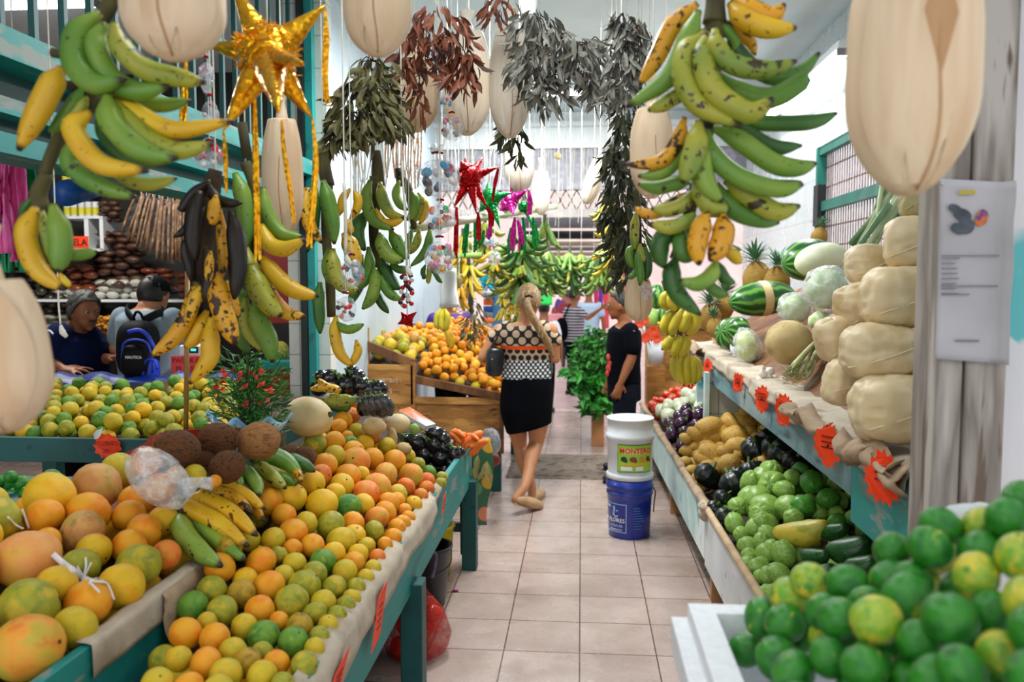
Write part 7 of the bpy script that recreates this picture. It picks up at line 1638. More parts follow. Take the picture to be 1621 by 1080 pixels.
def shirt_mat():
    s = NT('dotted_blouse'); tc = s.n('ShaderNodeTexCoord'); sp_ = s.n('ShaderNodeSeparateXYZ'); s.l(tc.outputs['Object'], sp_.inputs[0]); x, z = sp_.outputs[0], sp_.outputs[2]
    def dots(per, rad, pz=None):
        pz = pz or per; outs = []
        for o in (0, .5):
            u = s.math('SUBTRACT', s.math('FRACT', s.math('ADD', s.math('DIVIDE', x, per), 50 + o)), .5); v_ = s.math('SUBTRACT', s.math('FRACT', s.math('ADD', s.math('DIVIDE', z, pz * 2), 50 + o)), .5)
            d = s.math('SQRT', s.math('ADD', s.math('POWER', u, 2), s.math('POWER', s.math('MULTIPLY', v_, pz * 2 / per), 2))); outs.append(s.math('LESS_THAN', d, rad))
        return s.math('MAXIMUM', outs[0], outs[1])
    z1, z2, z3 = W(0 + 830, 552).z, W(830, 546).z, W(830, 569).z
    top = s.mix(dots(.088, .30, .047), '#14100f', '#c9ad90'); mid = s.mix(dots(.052, .38, .048), '#c9ad90', '#0e0c0c'); low = s.mix(dots(.033, .30, .021), '#0c0c0e', '#eef0f2')
    c = s.mix(s.math('LESS_THAN', z, z3), mid, low); c = s.mix(s.math('GREATER_THAN', z, z1), c, '#f2560e'); c = s.mix(s.math('GREATER_THAN', z, z2), c, top); s.bsdf(c, .8); return s.m
def blouse(b):
    b.tube([W(833, 599), W(833, 575), W(832, 545), W(831, 524), W(831, 515)], (.182, .165, .178, .168, .10), 24, 5, True, .70, lat)
    limb(b, [W(803, 522), W(783, 536, -.01)], (.066, .062)); limb(b, [W(860, 521), W(877, 538, .01)], (.066, .062))
p.cloth('blouse', shirt_mat(), blouse, .009, 4)
m_blk = mat('black_cloth', '#07080c', '#0b0d14', 8, .95, spec=.1)
def skirt(b): b.tube([W(834, 596), W(834, 615), W(833, 645), W(836, 670), W(838, 679, .0)], (.172, .186, .192, .172, .165), 24, 4, True, .74, lat)
p.cloth('skirt', m_blk, skirt, .011, 4)
m_nude = mat('beige_flat_shoe', '#c9a77c', '#b8946a', 10, .5); shoe(p.t, ah - V((0, 0, .028)), at_ - V((0, 0, .0)), m_nude, None, .05, (0, -.5, 1)); shoe(p.t, heelL - V((0, 0, .008)), toeL, m_nude)
t = thing('handbag', 'black leather handbag on the arm of the blonde woman', 'handbag', W(782, 600, -.08)); k = Yw / FPX
b = MB(); c = W(783, 573, -.10); b.ell(c, (14 * k, .05, 23 * k), 20, 14, (0, .06, .2), fn=lambda d: (abs(d.x) ** 4 + abs(d.y) ** 4 + abs(d.z) ** 4) ** -.25); b.build('bag_body', mat('black_leather', '#0c0d10', '#15171c', 10, .3, bump=(40, .3, .002), spec=.6), t, smooth=True)
b = MB(); b.tube([W(776, 553, -.08), W(790, 530, -.06), W(806, 508, .02), W(800, 520, .1)], .008, 8, 5, True, .5); b.build('strap', MATS['black_leather'], t, smooth=True)
b = MB(); b.ell(W(779, 569, -.155), .006, 8, 6); b.build('clasp', mat('steel_clasp', '#c9c9c9', rough=.25, metal=1), t, smooth=True)
t = thing('shopping_bag', 'dark flowered bag held at the right hip of the blonde woman', 'bag', W(868, 598, .12)); b = MB(); b.ell(W(866, 583, .14), (10 * k, .05, 20 * k), 16, 12); b.build('bag_body', mat('flowered_cloth', '#2a3a32', '#5f6f62', 22, .7, c3='#141816'), t, smooth=True); b = MB(); b.tube([W(864, 564, .14), W(866, 552, .2), W(868, 564, .16)], .006, 6, 4); b.build('strap', m_blk, t)
# --- man in black standing right
sk2 = skin('brown_skin', '#9a5f3c', '#8a5232'); Ym = 7.0; W = lambda px, py, dy=0: P(px, py, Ym + dy)
p = Person('man in black shirt and dark trousers standing behind the stacked buckets', V((W(985, 740).x, 7.0, 0)), sk2, .008); lat = V((.12, 1, 0)); F_ = (-1, .15, -.05)
p.head(W(981, 484, 0), F_, .235, .080).neck(W(990, 508)); p.torso([W(988, 625), W(988, 600), W(987, 575), W(988, 545), W(989, 522), W(990, 512)], (.175, .17, .165, .178, .165, .08), lat, .72)
p.arm(W(1000, 526, -.17), W(1000, 566, -.2), W(983, 606, -.22), 1.05); hand(p.b, W(983, 606, -.22), (-.35, 0, -1), (.2, -1, 0), 1.05, .55, .2); p.arm(W(985, 526, .17), W(985, 570, .2), W(966, 600, .22), 1.05); hand(p.b, W(966, 600, .22), (-.3, 0, -1), (0, 1, 0), 1, .5, side=-1)
fl = PZ(958, 763, .012) ; fn_ = PZ(958, 743, .012); hl, hn = fl + V((.22, .02, 0)), fn_ + V((.22, .03, 0))
p.leg(W(990, 615, -.09), lerp(W(990, 615, -.09), hl, .5) + V((-.03, 0, 0)), hl + V((.02, 0, .09)), hl + V((0, 0, .03)), fl + V((.03, 0, .02))); p.leg(W(988, 615, .09), lerp(W(988, 615, .09), hn, .5) + V((-.03, 0, 0)), hn + V((.02, 0, .09)), hn + V((0, 0, .03)), fn_ + V((.03, 0, .02))); p.body(); p.hair(m_hairblk, vol=1.04, low=.1, face=.3)
m_navyb = mat('black_navy_shirt', '#05070e', '#080b15', 6, .95, spec=.1)
def sh(b):
    b.tube([W(988, 607), W(987, 575), W(988, 545), W(989, 524), W(990, 513)], (.185, .182, .192, .178, .09), 22, 4, True, .76, lat); limb(b, [W(998, 524, -.15), W(1001, 552, -.19)], (.072, .070)); limb(b, [W(986, 524, .15), W(985, 552, .19)], (.072, .07))
p.cloth('shirt', m_navyb, sh, .010)
def tr(b):
    b.tube([W(988, 634), W(988, 604)], (.18, .178), 20, 3, True, .78, lat)
    for hip, hh in ((W(990, 615, -.09), hl), (W(988, 615, .09), hn)): limb(b, [hip, lerp(hip, hh, .5) + V((-.03, 0, 0)), hh + V((.02, 0, .06))], (.10, .082, .066))
p.cloth('trousers', mat('dark_navy_trousers', '#0a0d16', '#0f131d', 6, .95, spec=.1), tr, .011)
m_redprint = mat('red_print', '#b8362f', '#d0524a', 14, .8)
b = MB()
for x, y, r in ((966, 566, .02), (968, 575, .022), (966, 584, .024), (964, 592, .018), (971, 558, .014)): b.ell(W(x - 3, y, -.10), (.010, r * 1.5, r * 1.5), 10, 8, (R(-.4, .4), 0, .5))
b.build('shirt_print', m_redprint, p.t, smooth=True)
m_sneak = mat('black_sneaker', '#111214', '#1b1c20', 9, .6); m_soleo = mat('dark_sole', '#2a2320', rough=.7)
for a, c in ((hl, fl), (hn, fn_)): o = shoe(p.t, a - V((0, 0, .005)), c, m_sneak, m_soleo, .085); b = MB(); q = lerp(a, c, .55); b.tube([q + V((.03, -.05, .05)), q + V((-.03, -.048, .035))], .010, 8, 2, True, .4); b.build('shoe_stripe', mat('orange_stripe', '#d9552a'), o, smooth=True)
# --- a compact standing figure for people farther off
def standing(label, px, Y, top, f, shirt, pants, m_sk, hairm, w_=1.0, feet=0.0, arms=None, vox=.014, group=None, short=False, hd=0):
    """feet on z=feet; top = pixel row of the head's top"""
    b0 = P(px, 443, Y); zt = P(px, top, Y).z; H = zt - feet; x0 = V((b0.x, Y, 0)); f = V(f).normalized(); lat = f.cross(V((0, 0, 1))); L_ = lambda u, z, g_=0: x0 + lat * u * H + f * g_ * H + V((0, 0, feet + z * H))
    p = Person(label, V((b0.x, Y, feet)), m_sk, vox, group); p.head(L_(0, .935 - hd, .01 + hd * .5), f, .13 * H, .047 * H).neck(L_(0, .84)); p.torso([L_(0, .48), L_(0, .56), L_(0, .68), L_(0, .79), L_(0, .83)], [r * H * w_ for r in (.098, .092, .10, .098, .045)], lat, .66)
    for q in (-1, 1):
        a = (arms or {}).get(q); el, wr = (a if a else (L_(q * .145 * w_, .63, -.01), L_(q * .15 * w_, .49, .03))); p.arm(L_(q * .105 * w_, .80), el, wr, H / 1.65); hand(p.b, wr, V(wr) - V(el), lat * q, H / 1.7, .5, side=q)
        hp = L_(q * .052, .50); kn = L_(q * .055, .28, .015); an = L_(q * .055, .05, -.01); p.leg(hp, kn, an, L_(q * .055, .02, -.03), L_(q * .06, .012, .09), H / 1.65)
        shoe(p.t, L_(q * .055, .004, -.035), L_(q * .06, .002, .09), m_sneak)
    p.body(); p.hair(hairm, vol=1.08, low=.3)
    def s_(b):
        b.tube([L_(0, .50), L_(0, .58), L_(0, .68), L_(0, .79), L_(0, .825)], [r * H * w_ for r in (.108, .102, .11, .106, .055)], 20, 4, True, .72, lat)
        for q in (-1, 1): a = (arms or {}).get(q); e_ = a[0] if a else L_(q * .14 * w_, .66, -.01); limb(b, [L_(q * .10 * w_, .795), lerp(L_(q * .105 * w_, .80), V(e_), .65)], (.04 * H, .038 * H))
    p.cloth('shirt', shirt, s_, vox)
    def t_(b):
        b.tube([L_(0, .45), L_(0, .53)], (.10 * H * w_, .098 * H * w_), 18, 3, True, .74, lat)
        for q in (-1, 1): limb(b, [L_(q * .05, .48), L_(q * .055, .28, .015), L_(q * .055, .25 if short else .05, -.005)], (.058 * H, .046 * H, .045 * H if short else .036 * H))
    p.cloth('trousers', pants, t_, vox); return p, L_
s = NT('striped_knit'); tc = s.n('ShaderNodeTexCoord'); q_ = s.n('ShaderNodeSeparateXYZ'); s.l(tc.outputs['Object'], q_.inputs[0]); s.bsdf(s.mix(s.math('GREATER_THAN', s.math('SINE', s.math('MULTIPLY', q_.outputs[2], 155)), .0), '#17171c', '#b9b6bf'), .85); m_strip = s.m; MATS['striped_knit'] = s.m
m_ltblue = mat('light_blue_shirt', '#a9c8e2', '#bcd6ea', 6, .8); m_dkgreen = mat('dark_green_shorts', '#16302a', '#1f3f36', 6, .85); m_whtsh = mat('white_shirt', '#dfe3e8', '#d0d5dc', 5, .85)
standing('woman in striped top and black trousers waving in the aisle', 908, 12.0, 457, (.9, .45, 0), m_strip, m_blk, sk2, m_hairblk, 1.22, -.03, {1: (P(930, 504, 11.75), P(951, 489, 11.7))})
t = thing('handbag', 'black bag on the shoulder of the striped woman', 'bag', P(888, 540, 11.9)); b = MB(); b.ell(P(889, 522, 11.9), (.10, .07, .17), 16, 12); b.build('bag_body', m_blk, t, smooth=True); b = MB(); b.tube([P(891, 508, 11.9), P(899, 488, 11.85), P(903, 482, 11.9)], .012, 6, 4); b.build('strap', m_blk, t)
standing('man in light blue shirt beside the striped woman', 932, 13.4, 452, (.3, 1, 0), m_ltblue, m_dkgreen, sk2, m_hairblk, 1.1, -.03, short=True)
standing('person in white shirt just beyond the blonde woman', 861, 10.2, 478, (.2, 1, 0), m_whtsh, m_blk, sk2, m_hairblk, 1.05, 0)
m_redsh = mat('dark_red_shirt', '#7a2030', '#8f2c3c', 6, .8)
for px, Y, top, m_, l_ in [(900, 17.5, 460, m_redsh, 'distant person in dark red, nearest left of the striped woman'), (893, 19.5, 458, mat('purple_shirt', '#4a2f7a', '#5a3c8c', 6, .8), 'distant person in purple standing in the bright street'), (884, 21.5, 474, m_redsh, 'smallest distant person in red in the bright street')]: standing(l_, px, Y, top, (0, 1, 0), m_, m_blk, sk2, m_hairblk, 1, -.03, vox=.022)
standing('person in purple and white sleeve behind the tangerine stall', 712, 8.1, 452, (.4, -1, 0), mat('purple_white_jersey', '#3f1f7a', '#3f1f7a', 2, .7, spots=('#e6e4ea', 5, .60, .02)), m_blk, sk2, m_hairblk, 1.05, 0)
# --- older man and young man in the dry goods shop
Yo = 4.95; W = lambda px, py, dy=0: P(px, py, Yo + dy)
p = Person('older grey haired man in navy polo standing behind the limes', V((W(115, 600).x, 5.0, 0)), sk2, .007); f = V((.82, -.5, -.12)); lat = V((.55, .83, 0)); p.head(W(134, 494), f, .225, .080).neck(W(120, 524)); z0 = W(115, 600).x
hp = V((z0, 5.02, .82)); p.torso([hp - V((0, 0, .08)), hp, W(115, 585), W(113, 550), W(116, 530), W(119, 522)], (.18, .185, .20, .205, .18, .08), lat, .78)
p.arm(W(90, 535, -.14), W(76, 572, -.16), W(98, 583, -.24)); hand(p.b, W(98, 583, -.24), (1, -.1, -.12), (0, -.3, 1), 1.1, .25, .55); p.arm(W(140, 535, .1), W(160, 570, .12), W(172, 566, -.02)); hand(p.b, W(172, 566, -.02), (1, -.2, .1), (0, 0, 1), 1, .4, side=-1)
for q in (-1, 1): h_ = hp + lat * q * .09; p.leg(h_, h_ - V((-.02, .02, .42)), V((h_.x, h_.y, .09)), V((h_.x, h_.y, .035)), V((h_.x + .16, h_.y - .1, .03)))
p.body(); p.hair(m_hairgrey, vol=1.12, low=.35, face=.15, lump=.13)
m_navy = mat('navy_polo', '#081336', '#0b1944', 6, .9, spec=.15); m_wline = mat('white_trim', '#cfd6e2')
def sh(b): b.tube([hp - V((0, 0, .02)), W(115, 585), W(113, 550), W(116, 531), W(119, 521)], (.20, .215, .22, .195, .085), 22, 4, True, .80, lat); limb(b, [W(94, 532, -.12), W(80, 556, -.16)], (.085, .08)); limb(b, [W(140, 532, .1), W(156, 556, .12)], (.08, .078))
p.cloth('polo_shirt', m_navy, sh, .010)
b = MB(); b.tube([W(73, 524, -.2), W(79, 524, -.21), W(84, 529, -.22)], .006, 6, 3); b.build('sleeve_trim', m_wline, p.t)
def tr(b):
    b.tube([hp - V((0, 0, .1)), hp + V((0, 0, .03))], (.185, .19), 18, 3, True, .8, lat)
    for q in (-1, 1): h_ = hp + lat * q * .09; limb(b, [h_, h_ - V((-.02, .02, .42)), V((h_.x, h_.y, .08))], (.11, .085, .07))
p.cloth('trousers', m_blk, tr, .014)
c, f_, up, x_, h_, hw_ = p.hf; b = MB(); b.ell(c + f_ * hw_ * 1.18 - up * .042, (.03, .012, .008), 10, 6, Matrix((x_, f_, up)).transposed()); b.build('moustache', m_hairgrey, p.t, smooth=True)
for q in (-1, 1): h0 = hp + lat * q * .09; shoe(p.t, V((h0.x, h0.y, .004)), V((h0.x + .16, h0.y - .1, .002)), m_sneak)
Yy = 5.0; W = lambda px, py, dy=0: P(px, py, Yy + dy)
sk3 = skin('light_tan_skin', '#c98a68', '#bb7c5a'); p, L_ = standing('young man in grey tee and black cap seen from behind, before the shop shelves', 231, Yy, 412, (.25, 1, -.1), mat('grey_tee', '#8fa0ab', '#7d8f9b', 5, .85), m_blk, sk3, m_hairblk, 1.12, 0, {1: (W(286, 548, .05), W(277, 568, .12)), -1: (W(183, 552, .05), W(190, 572, .2))}, .009, hd=.058)
c, f_, up, x_, h_, hw_ = p.hf; Mh = Matrix((x_, f_, up)).transposed(); b = MB(); b.ell(c + up * .028, (hw_ * 1.12, hw_ * 1.34, h_ * .93), 22, 14, Mh, fn=lambda d: 1 if d.z > -.12 else .2); b.build('cap_crown', mat('black_cap', '#080b10', '#0e1218', 8, .85, spec=.15), p.t, smooth=True)
b = MB(); b.poly([c + up * .03 + Mh @ V((hw_ * 1.0 * math.cos(a), hw_ * 1.15 + .075 * math.sin(a), 0)) for a in [PI * i / 10 for i in range(11)]], .006, up); b.build('cap_brim', MATS['black_cap'], p.t)
t = thing('backpack', 'black and blue backpack worn by the young man', 'backpack', W(218, 598, -.2)); k = Yy / FPX; m_bp = mat('black_nylon', '#06070b', '#0a0c13', 10, .7, bump=(60, .2, .001), spec=.2); m_bpb = mat('blue_nylon', '#1a3fd0', '#1636b0', 10, .5)
se = lambda d: (abs(d.x) ** 3.2 + abs(d.y) ** 3.2 + abs(d.z) ** 3.2) ** (-1 / 3.2)
b = MB(); b.ell(W(219, 552, -.26), (29 * k, .11, 44 * k), 24, 18, (0, .03, 0), fn=se); b.build('main_pack', m_bp, t, smooth=True); b = MB(); b.ell(W(217, 572, -.36), (23 * k, .06, 26 * k), 22, 16, (0, .03, 0), fn=se); fp = b.build('front_pocket', m_bp, t, smooth=True)
for pts, r in (([(193, 568), (196, 545), (212, 538), (232, 543), (240, 565), (241, 590)], .007), ([(203, 526), (220, 523), (234, 532), (244, 552)], .013), ([(226, 596), (230, 573), (243, 570), (250, 585)], .008)): b = MB(); b.tube([W(q[0], q[1], -.40 if r < .01 else -.37) for q in pts], r, 8, 5); b.build('blue_piping', m_bpb, fp, smooth=True)
b = MB(); b.ell(W(240, 588, -.34), (11 * k, .05, 20 * k), 14, 10, fn=se); b.build('side_pocket', m_bpb, t, smooth=True)
for a in (((212, 508), (203, 496), (200, 490), (203, 486)), ((226, 508), (246, 498), (256, 494), (258, 490))): b = MB(); b.tube([W(a[0][0], a[0][1], -.2), W(*a[1], -.15), W(*a[2], -.08), W(*a[3], .02)], .024, 10, 4, True, .4); b.build('shoulder_strap', m_bp, t, smooth=True)
b = MB(); b.tube([W(212, 501, -.2), W(216, 494, -.22), W(222, 496, -.22), W(226, 503, -.2)], .008, 8, 4); b.build('carry_loop', m_bp, t, smooth=True)
me = text_mesh('NAUTICA', .022, font_bold=True); me.materials.append(m_white); inst('lettering', me, W(211, 566, -.428) - t.location, (PI / 2, 0, 0), 1, fp)
# ------------------------------------------------------------------ buckets in the aisle
random.seed(71)
def wrap(me, r, ang, z, taper=0.0):
    """bend flat lettering round an upright cylinder; ang = 0 faces the camera side"""
    for v_ in me.vertices:
        x, y, zz = v_.co; a = ang + x / r; rr = r + zz + .0008 + taper * y; v_.co = (math.sin(a) * rr, -math.cos(a) * rr, z + y)
    me.update(); return me
def wrap_box(b, r, a0, a1, z0, z1, th=.0012, n=10, mi=0):
    vs = []
    for i in range(n + 1):
        a = lerp(a0, a1, i / n)
        for rr, z in ((r, z0), (r + th, z0), (r + th, z1), (r, z1)): vs.append(V((math.sin(a) * rr, -math.cos(a) * rr, z)))
    fs = [(0, 3, 2, 1), (n * 4, n * 4 + 1, n * 4 + 2, n * 4 + 3)]
    for i in range(n):
        for j in range(4): fs.append((i * 4 + j, i * 4 + (j + 1) % 4, i * 4 + 4 + (j + 1) % 4, i * 4 + 4 + j))
    b.add(vs, fs, mi)
def pail(name, label, loc, prof, m, cat='bucket'):
    t = thing(name, label, cat, loc, world=False); b = MB(); b.lathe(prof, 40, cap=True); b.build('pail', m, t, smooth=True); return t
c0 = PZ(996, 846, 0); m_bb = mat('blue_bucket_plastic', '#14309a', '#10287f', 6, .35, coat=.2); m_wb = mat('white_bucket_plastic', '#dfe2e6', '#d3d7dc', 6, .4)
prof = [(.124, 0), (.128, .004), (.136, .22), (.139, .27), (.146, .272), (.146, .285), (.140, .287), (.141, .31), (.148, .312), (.148, .335), (.143, .338), (.144, .365), (.137, .365), (.128, .02), (.0, .02)]
t = pail('bucket', 'dark blue plastic bucket carrying the white one in the aisle', (c0.x, c0.y, 0), prof, m_bb); A_ = -.98
b = MB(); r_ = .1335
for z0, z1, a0, a1 in ((.045, .049, -.78, .78), (.218, .222, -.78, .78), (.045, .222, -.79, -.76), (.045, .222, .76, .79)): wrap_box(b, r_ + .002, A_ + a0, A_ + a1, z0, z1)
lf = b.build('label_frame', mat('pale_blue_print', '#a9c6ee'), t)
for tx, sz, z, da, m_ in (('FLORES', .036, .118, .28, m_white), ('Las', .03, .125, -.42, m_white), ('AZUCAR', .022, .085, .3, MATS['pale_blue_print']), ('PRODUCTO', .016, .06, .28, m_white), ('MIEL', .02, .2, -.2, m_white)):
    me = wrap(text_mesh(tx, sz), r_ + .003, A_ + da, z); me.materials.append(m_); inst('lettering', me, (0, 0, 0), parent=lf)
b = MB()
for pts in ([(.12, .205), (.15, .18), (.1, .165), (.16, .15), (.3, .14), (.38, .15)], [(.2, .205), (.2, .17), (.12, .15)], [(.3, .18), (.38, .178)]): b.tube([V((math.sin(A_ + a) * (r_ + .004), -math.cos(A_ + a) * (r_ + .004), z)) for a, z in pts], .003, 5, 3)
b.build('drawn_figure', MATS['pale_blue_print'], lf)
b = MB()
for i in range(9): wrap_box(b, r_ + .003, A_ + 1.12, A_ + 1.12 + R(.25, .5), .07 + i * .016, .075 + i * .016)
b.build('small_print', mat('dim_blue_print', '#3f6fb8'), t)
b = MB(); b.tube([(.146, 0, .30), (.16, .0, .27), (.155, .02, .2), (.152, .02, .14)], .004, 6, 4); b.build('bail_handle', m_darkmetal, t)
z0 = .352
prof = [(.134, 0), (.146, .002), (.147, .03), (.138, .034), (.137, .04), (.141, .245), (.150, .248), (.151, .275), (.143, .28), (.141, .365), (.146, .368), (.146, .378), (.137, .378), (.128, .05), (0, .05)]
t = pail('bucket', 'white plastic bucket with a green label stacked on the blue one', (c0.x, c0.y, z0 + .016), prof, m_wb); r_ = .139; B_ = .1
b = MB(); wrap_box(b, r_ + .0015, B_ - .72, B_ + .95, .055, .228, n=20); lb = b.build('label', mat('dark_label_edge', '#1f3a18'), t); b = MB(); wrap_box(b, r_ + .0022, B_ - .70, B_ + .93, .059, .224, n=20); b.build('label_field', mat('lime_green_label', '#a3cf3e', '#8fc43a', 4, .4), lb)
me = wrap(text_mesh('MONTERO', .043, font_bold=True), r_ + .0035, B_ + .12, .188); me.materials.append(mat('label_red', '#c81a10')); inst('lettering', me, (0, 0, 0), parent=lb)
b = MB(); wrap_box(b, r_ + .0028, B_ - .50, B_ + .75, .170, .205, n=16); b.build('title_glow', mat('pale_title_glow', '#f0b05a', '#e8d49a', 20, .5), lb)
b = MB(); wrap_box(b, r_ + .0032, B_ - .55, B_ + .85, .100, .114, n=16); b.build('yellow_band', mat('label_yellow', '#e0b818'), lb)
for da, m_, sh_ in ((-.42, mat('print_dark_green', '#12382c'), .02), (-.02, mat('print_brown', '#8f3a18'), .022), (.36, mat('print_ochre', '#c98a1c'), .018), (.70, mat('print_dark_red', '#7a2018'), .018)):
    a = B_ + da; q = V((math.sin(a) * (r_ + .003), -math.cos(a) * (r_ + .003), .138)); b = MB(); b.ell(q, (sh_, .0025, .017), 12, 8, (0, 0, a)); b.ell(q + V((.01 * math.cos(a), .01 * math.sin(a), -.008)), (sh_ * .7, .003, .012), 10, 8, (0, .3, a)); b.build('printed_chili', m_, lb, smooth=True)
b = MB(); wrap_box(b, r_ + .0032, B_ - .55, B_ - .05, .068, .092); wrap_box(b, r_ + .0032, B_ + .1, B_ + .45, .068, .092); b.build('white_box', m_white, lb)
# ------------------------------------------------------------------ things under the long counter
def flared(h, r0, r1, th=.006): return [(r0, 0), (r0 + .003, .004), (r1, h - .014), (r1 + .009, h - .012), (r1 + .009, h), (r1 - th, h), (r0 - th, .012), (0, .012)]
q = PZ(677, 968, 0); t = pail('bucket', 'black plastic bucket under the long teal counter', (q.x - .03, q.y + .09, 0), flared(.30, .095, .13), mat('black_plastic', '#17191b', '#1f2224', 8, .4)); b = MB(); b.tube([(-.13, 0, .28), (-.14, -.1, .2), (0, -.15, .18), (.13, -.08, .22), (.135, 0, .28)], .003, 6, 4); b.build('bail_handle', m_darkmetal, t)
q = PZ(697, 918, 0); t = pail('bucket', 'yellow lettered bucket behind the black one under the counter', (q.x - .06, q.y + .12, 0), flared(.27, .09, .115), mat('yellow_plastic', '#d9c81a', '#cdbb14', 6, .4)); b = MB(); [wrap_box(b, .112, .4, 1.0, .1 + i * .025, .112 + i * .025) for i in range(4)]; b.build('printed_lines', m_black, t)
q = PZ(672, 1048, 0); t = thing('mesh_sack', 'red mesh sack of tomatoes leaning on the counter leg', 'sack', (q.x, q.y + .05, 0)); q = V((q.x - .05, q.y + .08, 0)); m_net = film('red_net', '#c01a10', .45, .4)
for i in range(16):
    p = q + V((R(-.07, .08), R(-.09, .09), .045 + (i // 6) * .07 + R(-.01, .01))); o = inst('tomato', ribbed_mesh('tomato', m_tom, 5, .85, .04), p - t.location, rrot(), .042, t)
b = MB(); b.lathe([(.03, 0), (.13, .02), (.15, .09), (.12, .19), (.05, .27), (.015, .33), (.03, .36)], 24, c=q, fn=lambda a, r, z: r * (1 + .07 * mnoise.noise(V((math.cos(a) * 2, math.sin(a) * 2, z * 9))))); b.build('net', m_net, t, smooth=True)
b = MB(); b.tube([q + V((.02, -.02, .33)), q + V((.03, .05, .42)), q + V((.07, .1, .40)), q + V((.06, .06, .31))], .008, 7, 4, True, .5); b.build('tie_loop', mat('purple_tie', '#5a4a66', '#7a6a86', 20, .6), t, smooth=True)
q = PZ(712, 937, 0); b = MB(); b.leaf(q + V((0, 0, .004)), (1, .2, .05), .07, .03, .3, (0, 0, 1)); b.ell(q + V((.03, .01, .008)), (.018, .01, .008), 8, 6); tag(b.build('scrap', mat('pink_petal', '#b86a8a', '#d08aa6', 20, .6), smooth=True), 'pink peel scrap on the floor beside the counter leg', 'litter')
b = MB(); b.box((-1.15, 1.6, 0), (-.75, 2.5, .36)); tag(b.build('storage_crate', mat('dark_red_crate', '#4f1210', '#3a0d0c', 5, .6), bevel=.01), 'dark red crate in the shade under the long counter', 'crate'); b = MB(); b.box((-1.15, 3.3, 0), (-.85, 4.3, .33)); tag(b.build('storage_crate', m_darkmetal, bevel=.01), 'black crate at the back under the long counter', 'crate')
# oilcloth printed with fruit, at the counter's far end
def oil():
    s = NT('fruit_print_oilcloth'); v = s.coords(False); vo = s.n('ShaderNodeTexVoronoi'); vo.inputs['Scale'].default_value = 9; s.l(v, vo.inputs['Vector']); sep = s.n('ShaderNodeSeparateColor'); s.l(vo.outputs['Color'], sep.inputs[0])
    c = s.ramp(sep.outputs[0], [(.0, '#e8dfc8'), (.25, '#e88a6a'), (.45, '#e0a82a'), (.6, '#2f7a4a'), (.75, '#5fa06a'), (.9, '#f0e6d0')], 'CONSTANT'); s.bsdf(s.mix(s.ramp(vo.outputs['Distance'], [(.36, 0.0), (.44, 1.0)]), c, '#2f6a48'), .4); return s.m
t = thing('hanging_oilcloth', 'oilcloth printed with peaches and lemons hanging at the far end of the teal counter', 'tablecloth', (-.58, 4.8, 0)); sheet('cloth', oil(), t, lambda u, v: (lerp(-.64, -.52, u) + .02 * math.sin(v * 5), 4.74 + .04 * u, lerp(.70, .19, v)), 10, 16, .008, 6, .003)
for i, (px, py) in enumerate(((752, 738), (768, 742), (757, 720), (771, 730))):
    p = P(px, py, 4.62); b = MB(); b.leaf(p, (R(-.3, .5), -.3, -1), .10, .03, .3, (0, -1, 0)); b.leaf(p, (R(-.6, .2), -.3, -1), .08, .025, .3, (0, -1, 0)); tag(b.build('vegetable_scrap', mat('corn_scrap', '#d9a06a', '#9fb86a', 30, .6)), f'drooping vegetable tip, {nth(i)} of those hanging off the far counter end', 'vegetable scrap', 'vegetable tips at the counter end')
c = P(776, 700, 5.35); b = MB(); b.ell(c, (.07, .06, .09), 18, 12, fn=lambda d: 1 + .15 * mnoise.noise(d * 3)); b2 = b; t = thing('hanging_bag', 'clear crumpled bag hanging at the corner of the wooden stall', 'bag', c); b.build('bag_film', film('grey_film', '#a9adb2', .5), t, smooth=True); b = MB(); b.ell(P(779, 727, 5.4), (.055, .05, .05), 14, 10, fn=lambda d: 1 + .15 * mnoise.noise(d * 3)); b.build('red_contents', mat('dried_chili', '#7a1a12', '#a02a1c', 14, .5), t, smooth=True)
# ------------------------------------------------------------------ notice on the wooden post
t = thing('notice_paper', 'curled grey price notice tacked to the wooden post', 'notice', P(1538, 560, 1.97))
Yn = 1.978; pl = p0 if False else None
np_ = sheet('paper', m_paper, t, lambda u, v: (lerp(P(1485, 400, Yn).x, P(1590, 400, Yn).x, u), Yn - .004 - .035 * clamp((u - .82) / .18) ** 2, lerp(P(1500, 283, Yn).z, P(1500, 568, Yn).z, v) - .01 * u), 14, 24, .0025, 12, .0012)
def nb(name, m, *rects):
    b = MB()
    for x0, y0, x1, y1 in rects: a, c = P(x0, y1, Yn - .012), P(x1, y0, Yn - .012); b.box((a.x, a.y - .0008, a.z), (c.x, a.y, c.z))
    b.build(name, m, np_)
nb('printed_table', mat('grey_ink', '#77767e'), *[(1490, 408 + i * 8, 1490 + R(22, 30), 410 + i * 8) for i in range(8)], (1490, 404, 1582, 406), (1490, 452, 1582, 454), (1512, 538, 1550, 541), (1490, 465, 1535, 467))
nb('heading', mat('yellow_ink', '#b9a83a'), (1518, 301, 1544, 308))
b = MB()
for x, y, r, h in ((1524, 340, 14, 9), (1530, 358, 12, 12), (1512, 330, 10, 6), (1518, 362, 12, 8)): b.ell(P(x, y, Yn - .012), (r * Yn / FPX, .002, h * Yn / FPX), 12, 8, (0, .4, 0))
b.build('printed_picture', mat('slate_ink', '#3f4650', '#5a6068', 30, .8), np_); b = MB(); b.ell(P(1554, 345, Yn - .013), (9 * Yn / FPX, .002, 13 * Yn / FPX), 12, 8, (0, .3, 0)); b.build('printed_picture', mat('orange_ink', '#d9762a', '#5a3f8a', 40, .8, lo=.5, hi=.6), t); b = MB(); b.ell(P(1492, 291, Yn - .012), .004, 10, 8); b.build('tack', mat('steel', '#cfd3d6', rough=.25, metal=1), t)
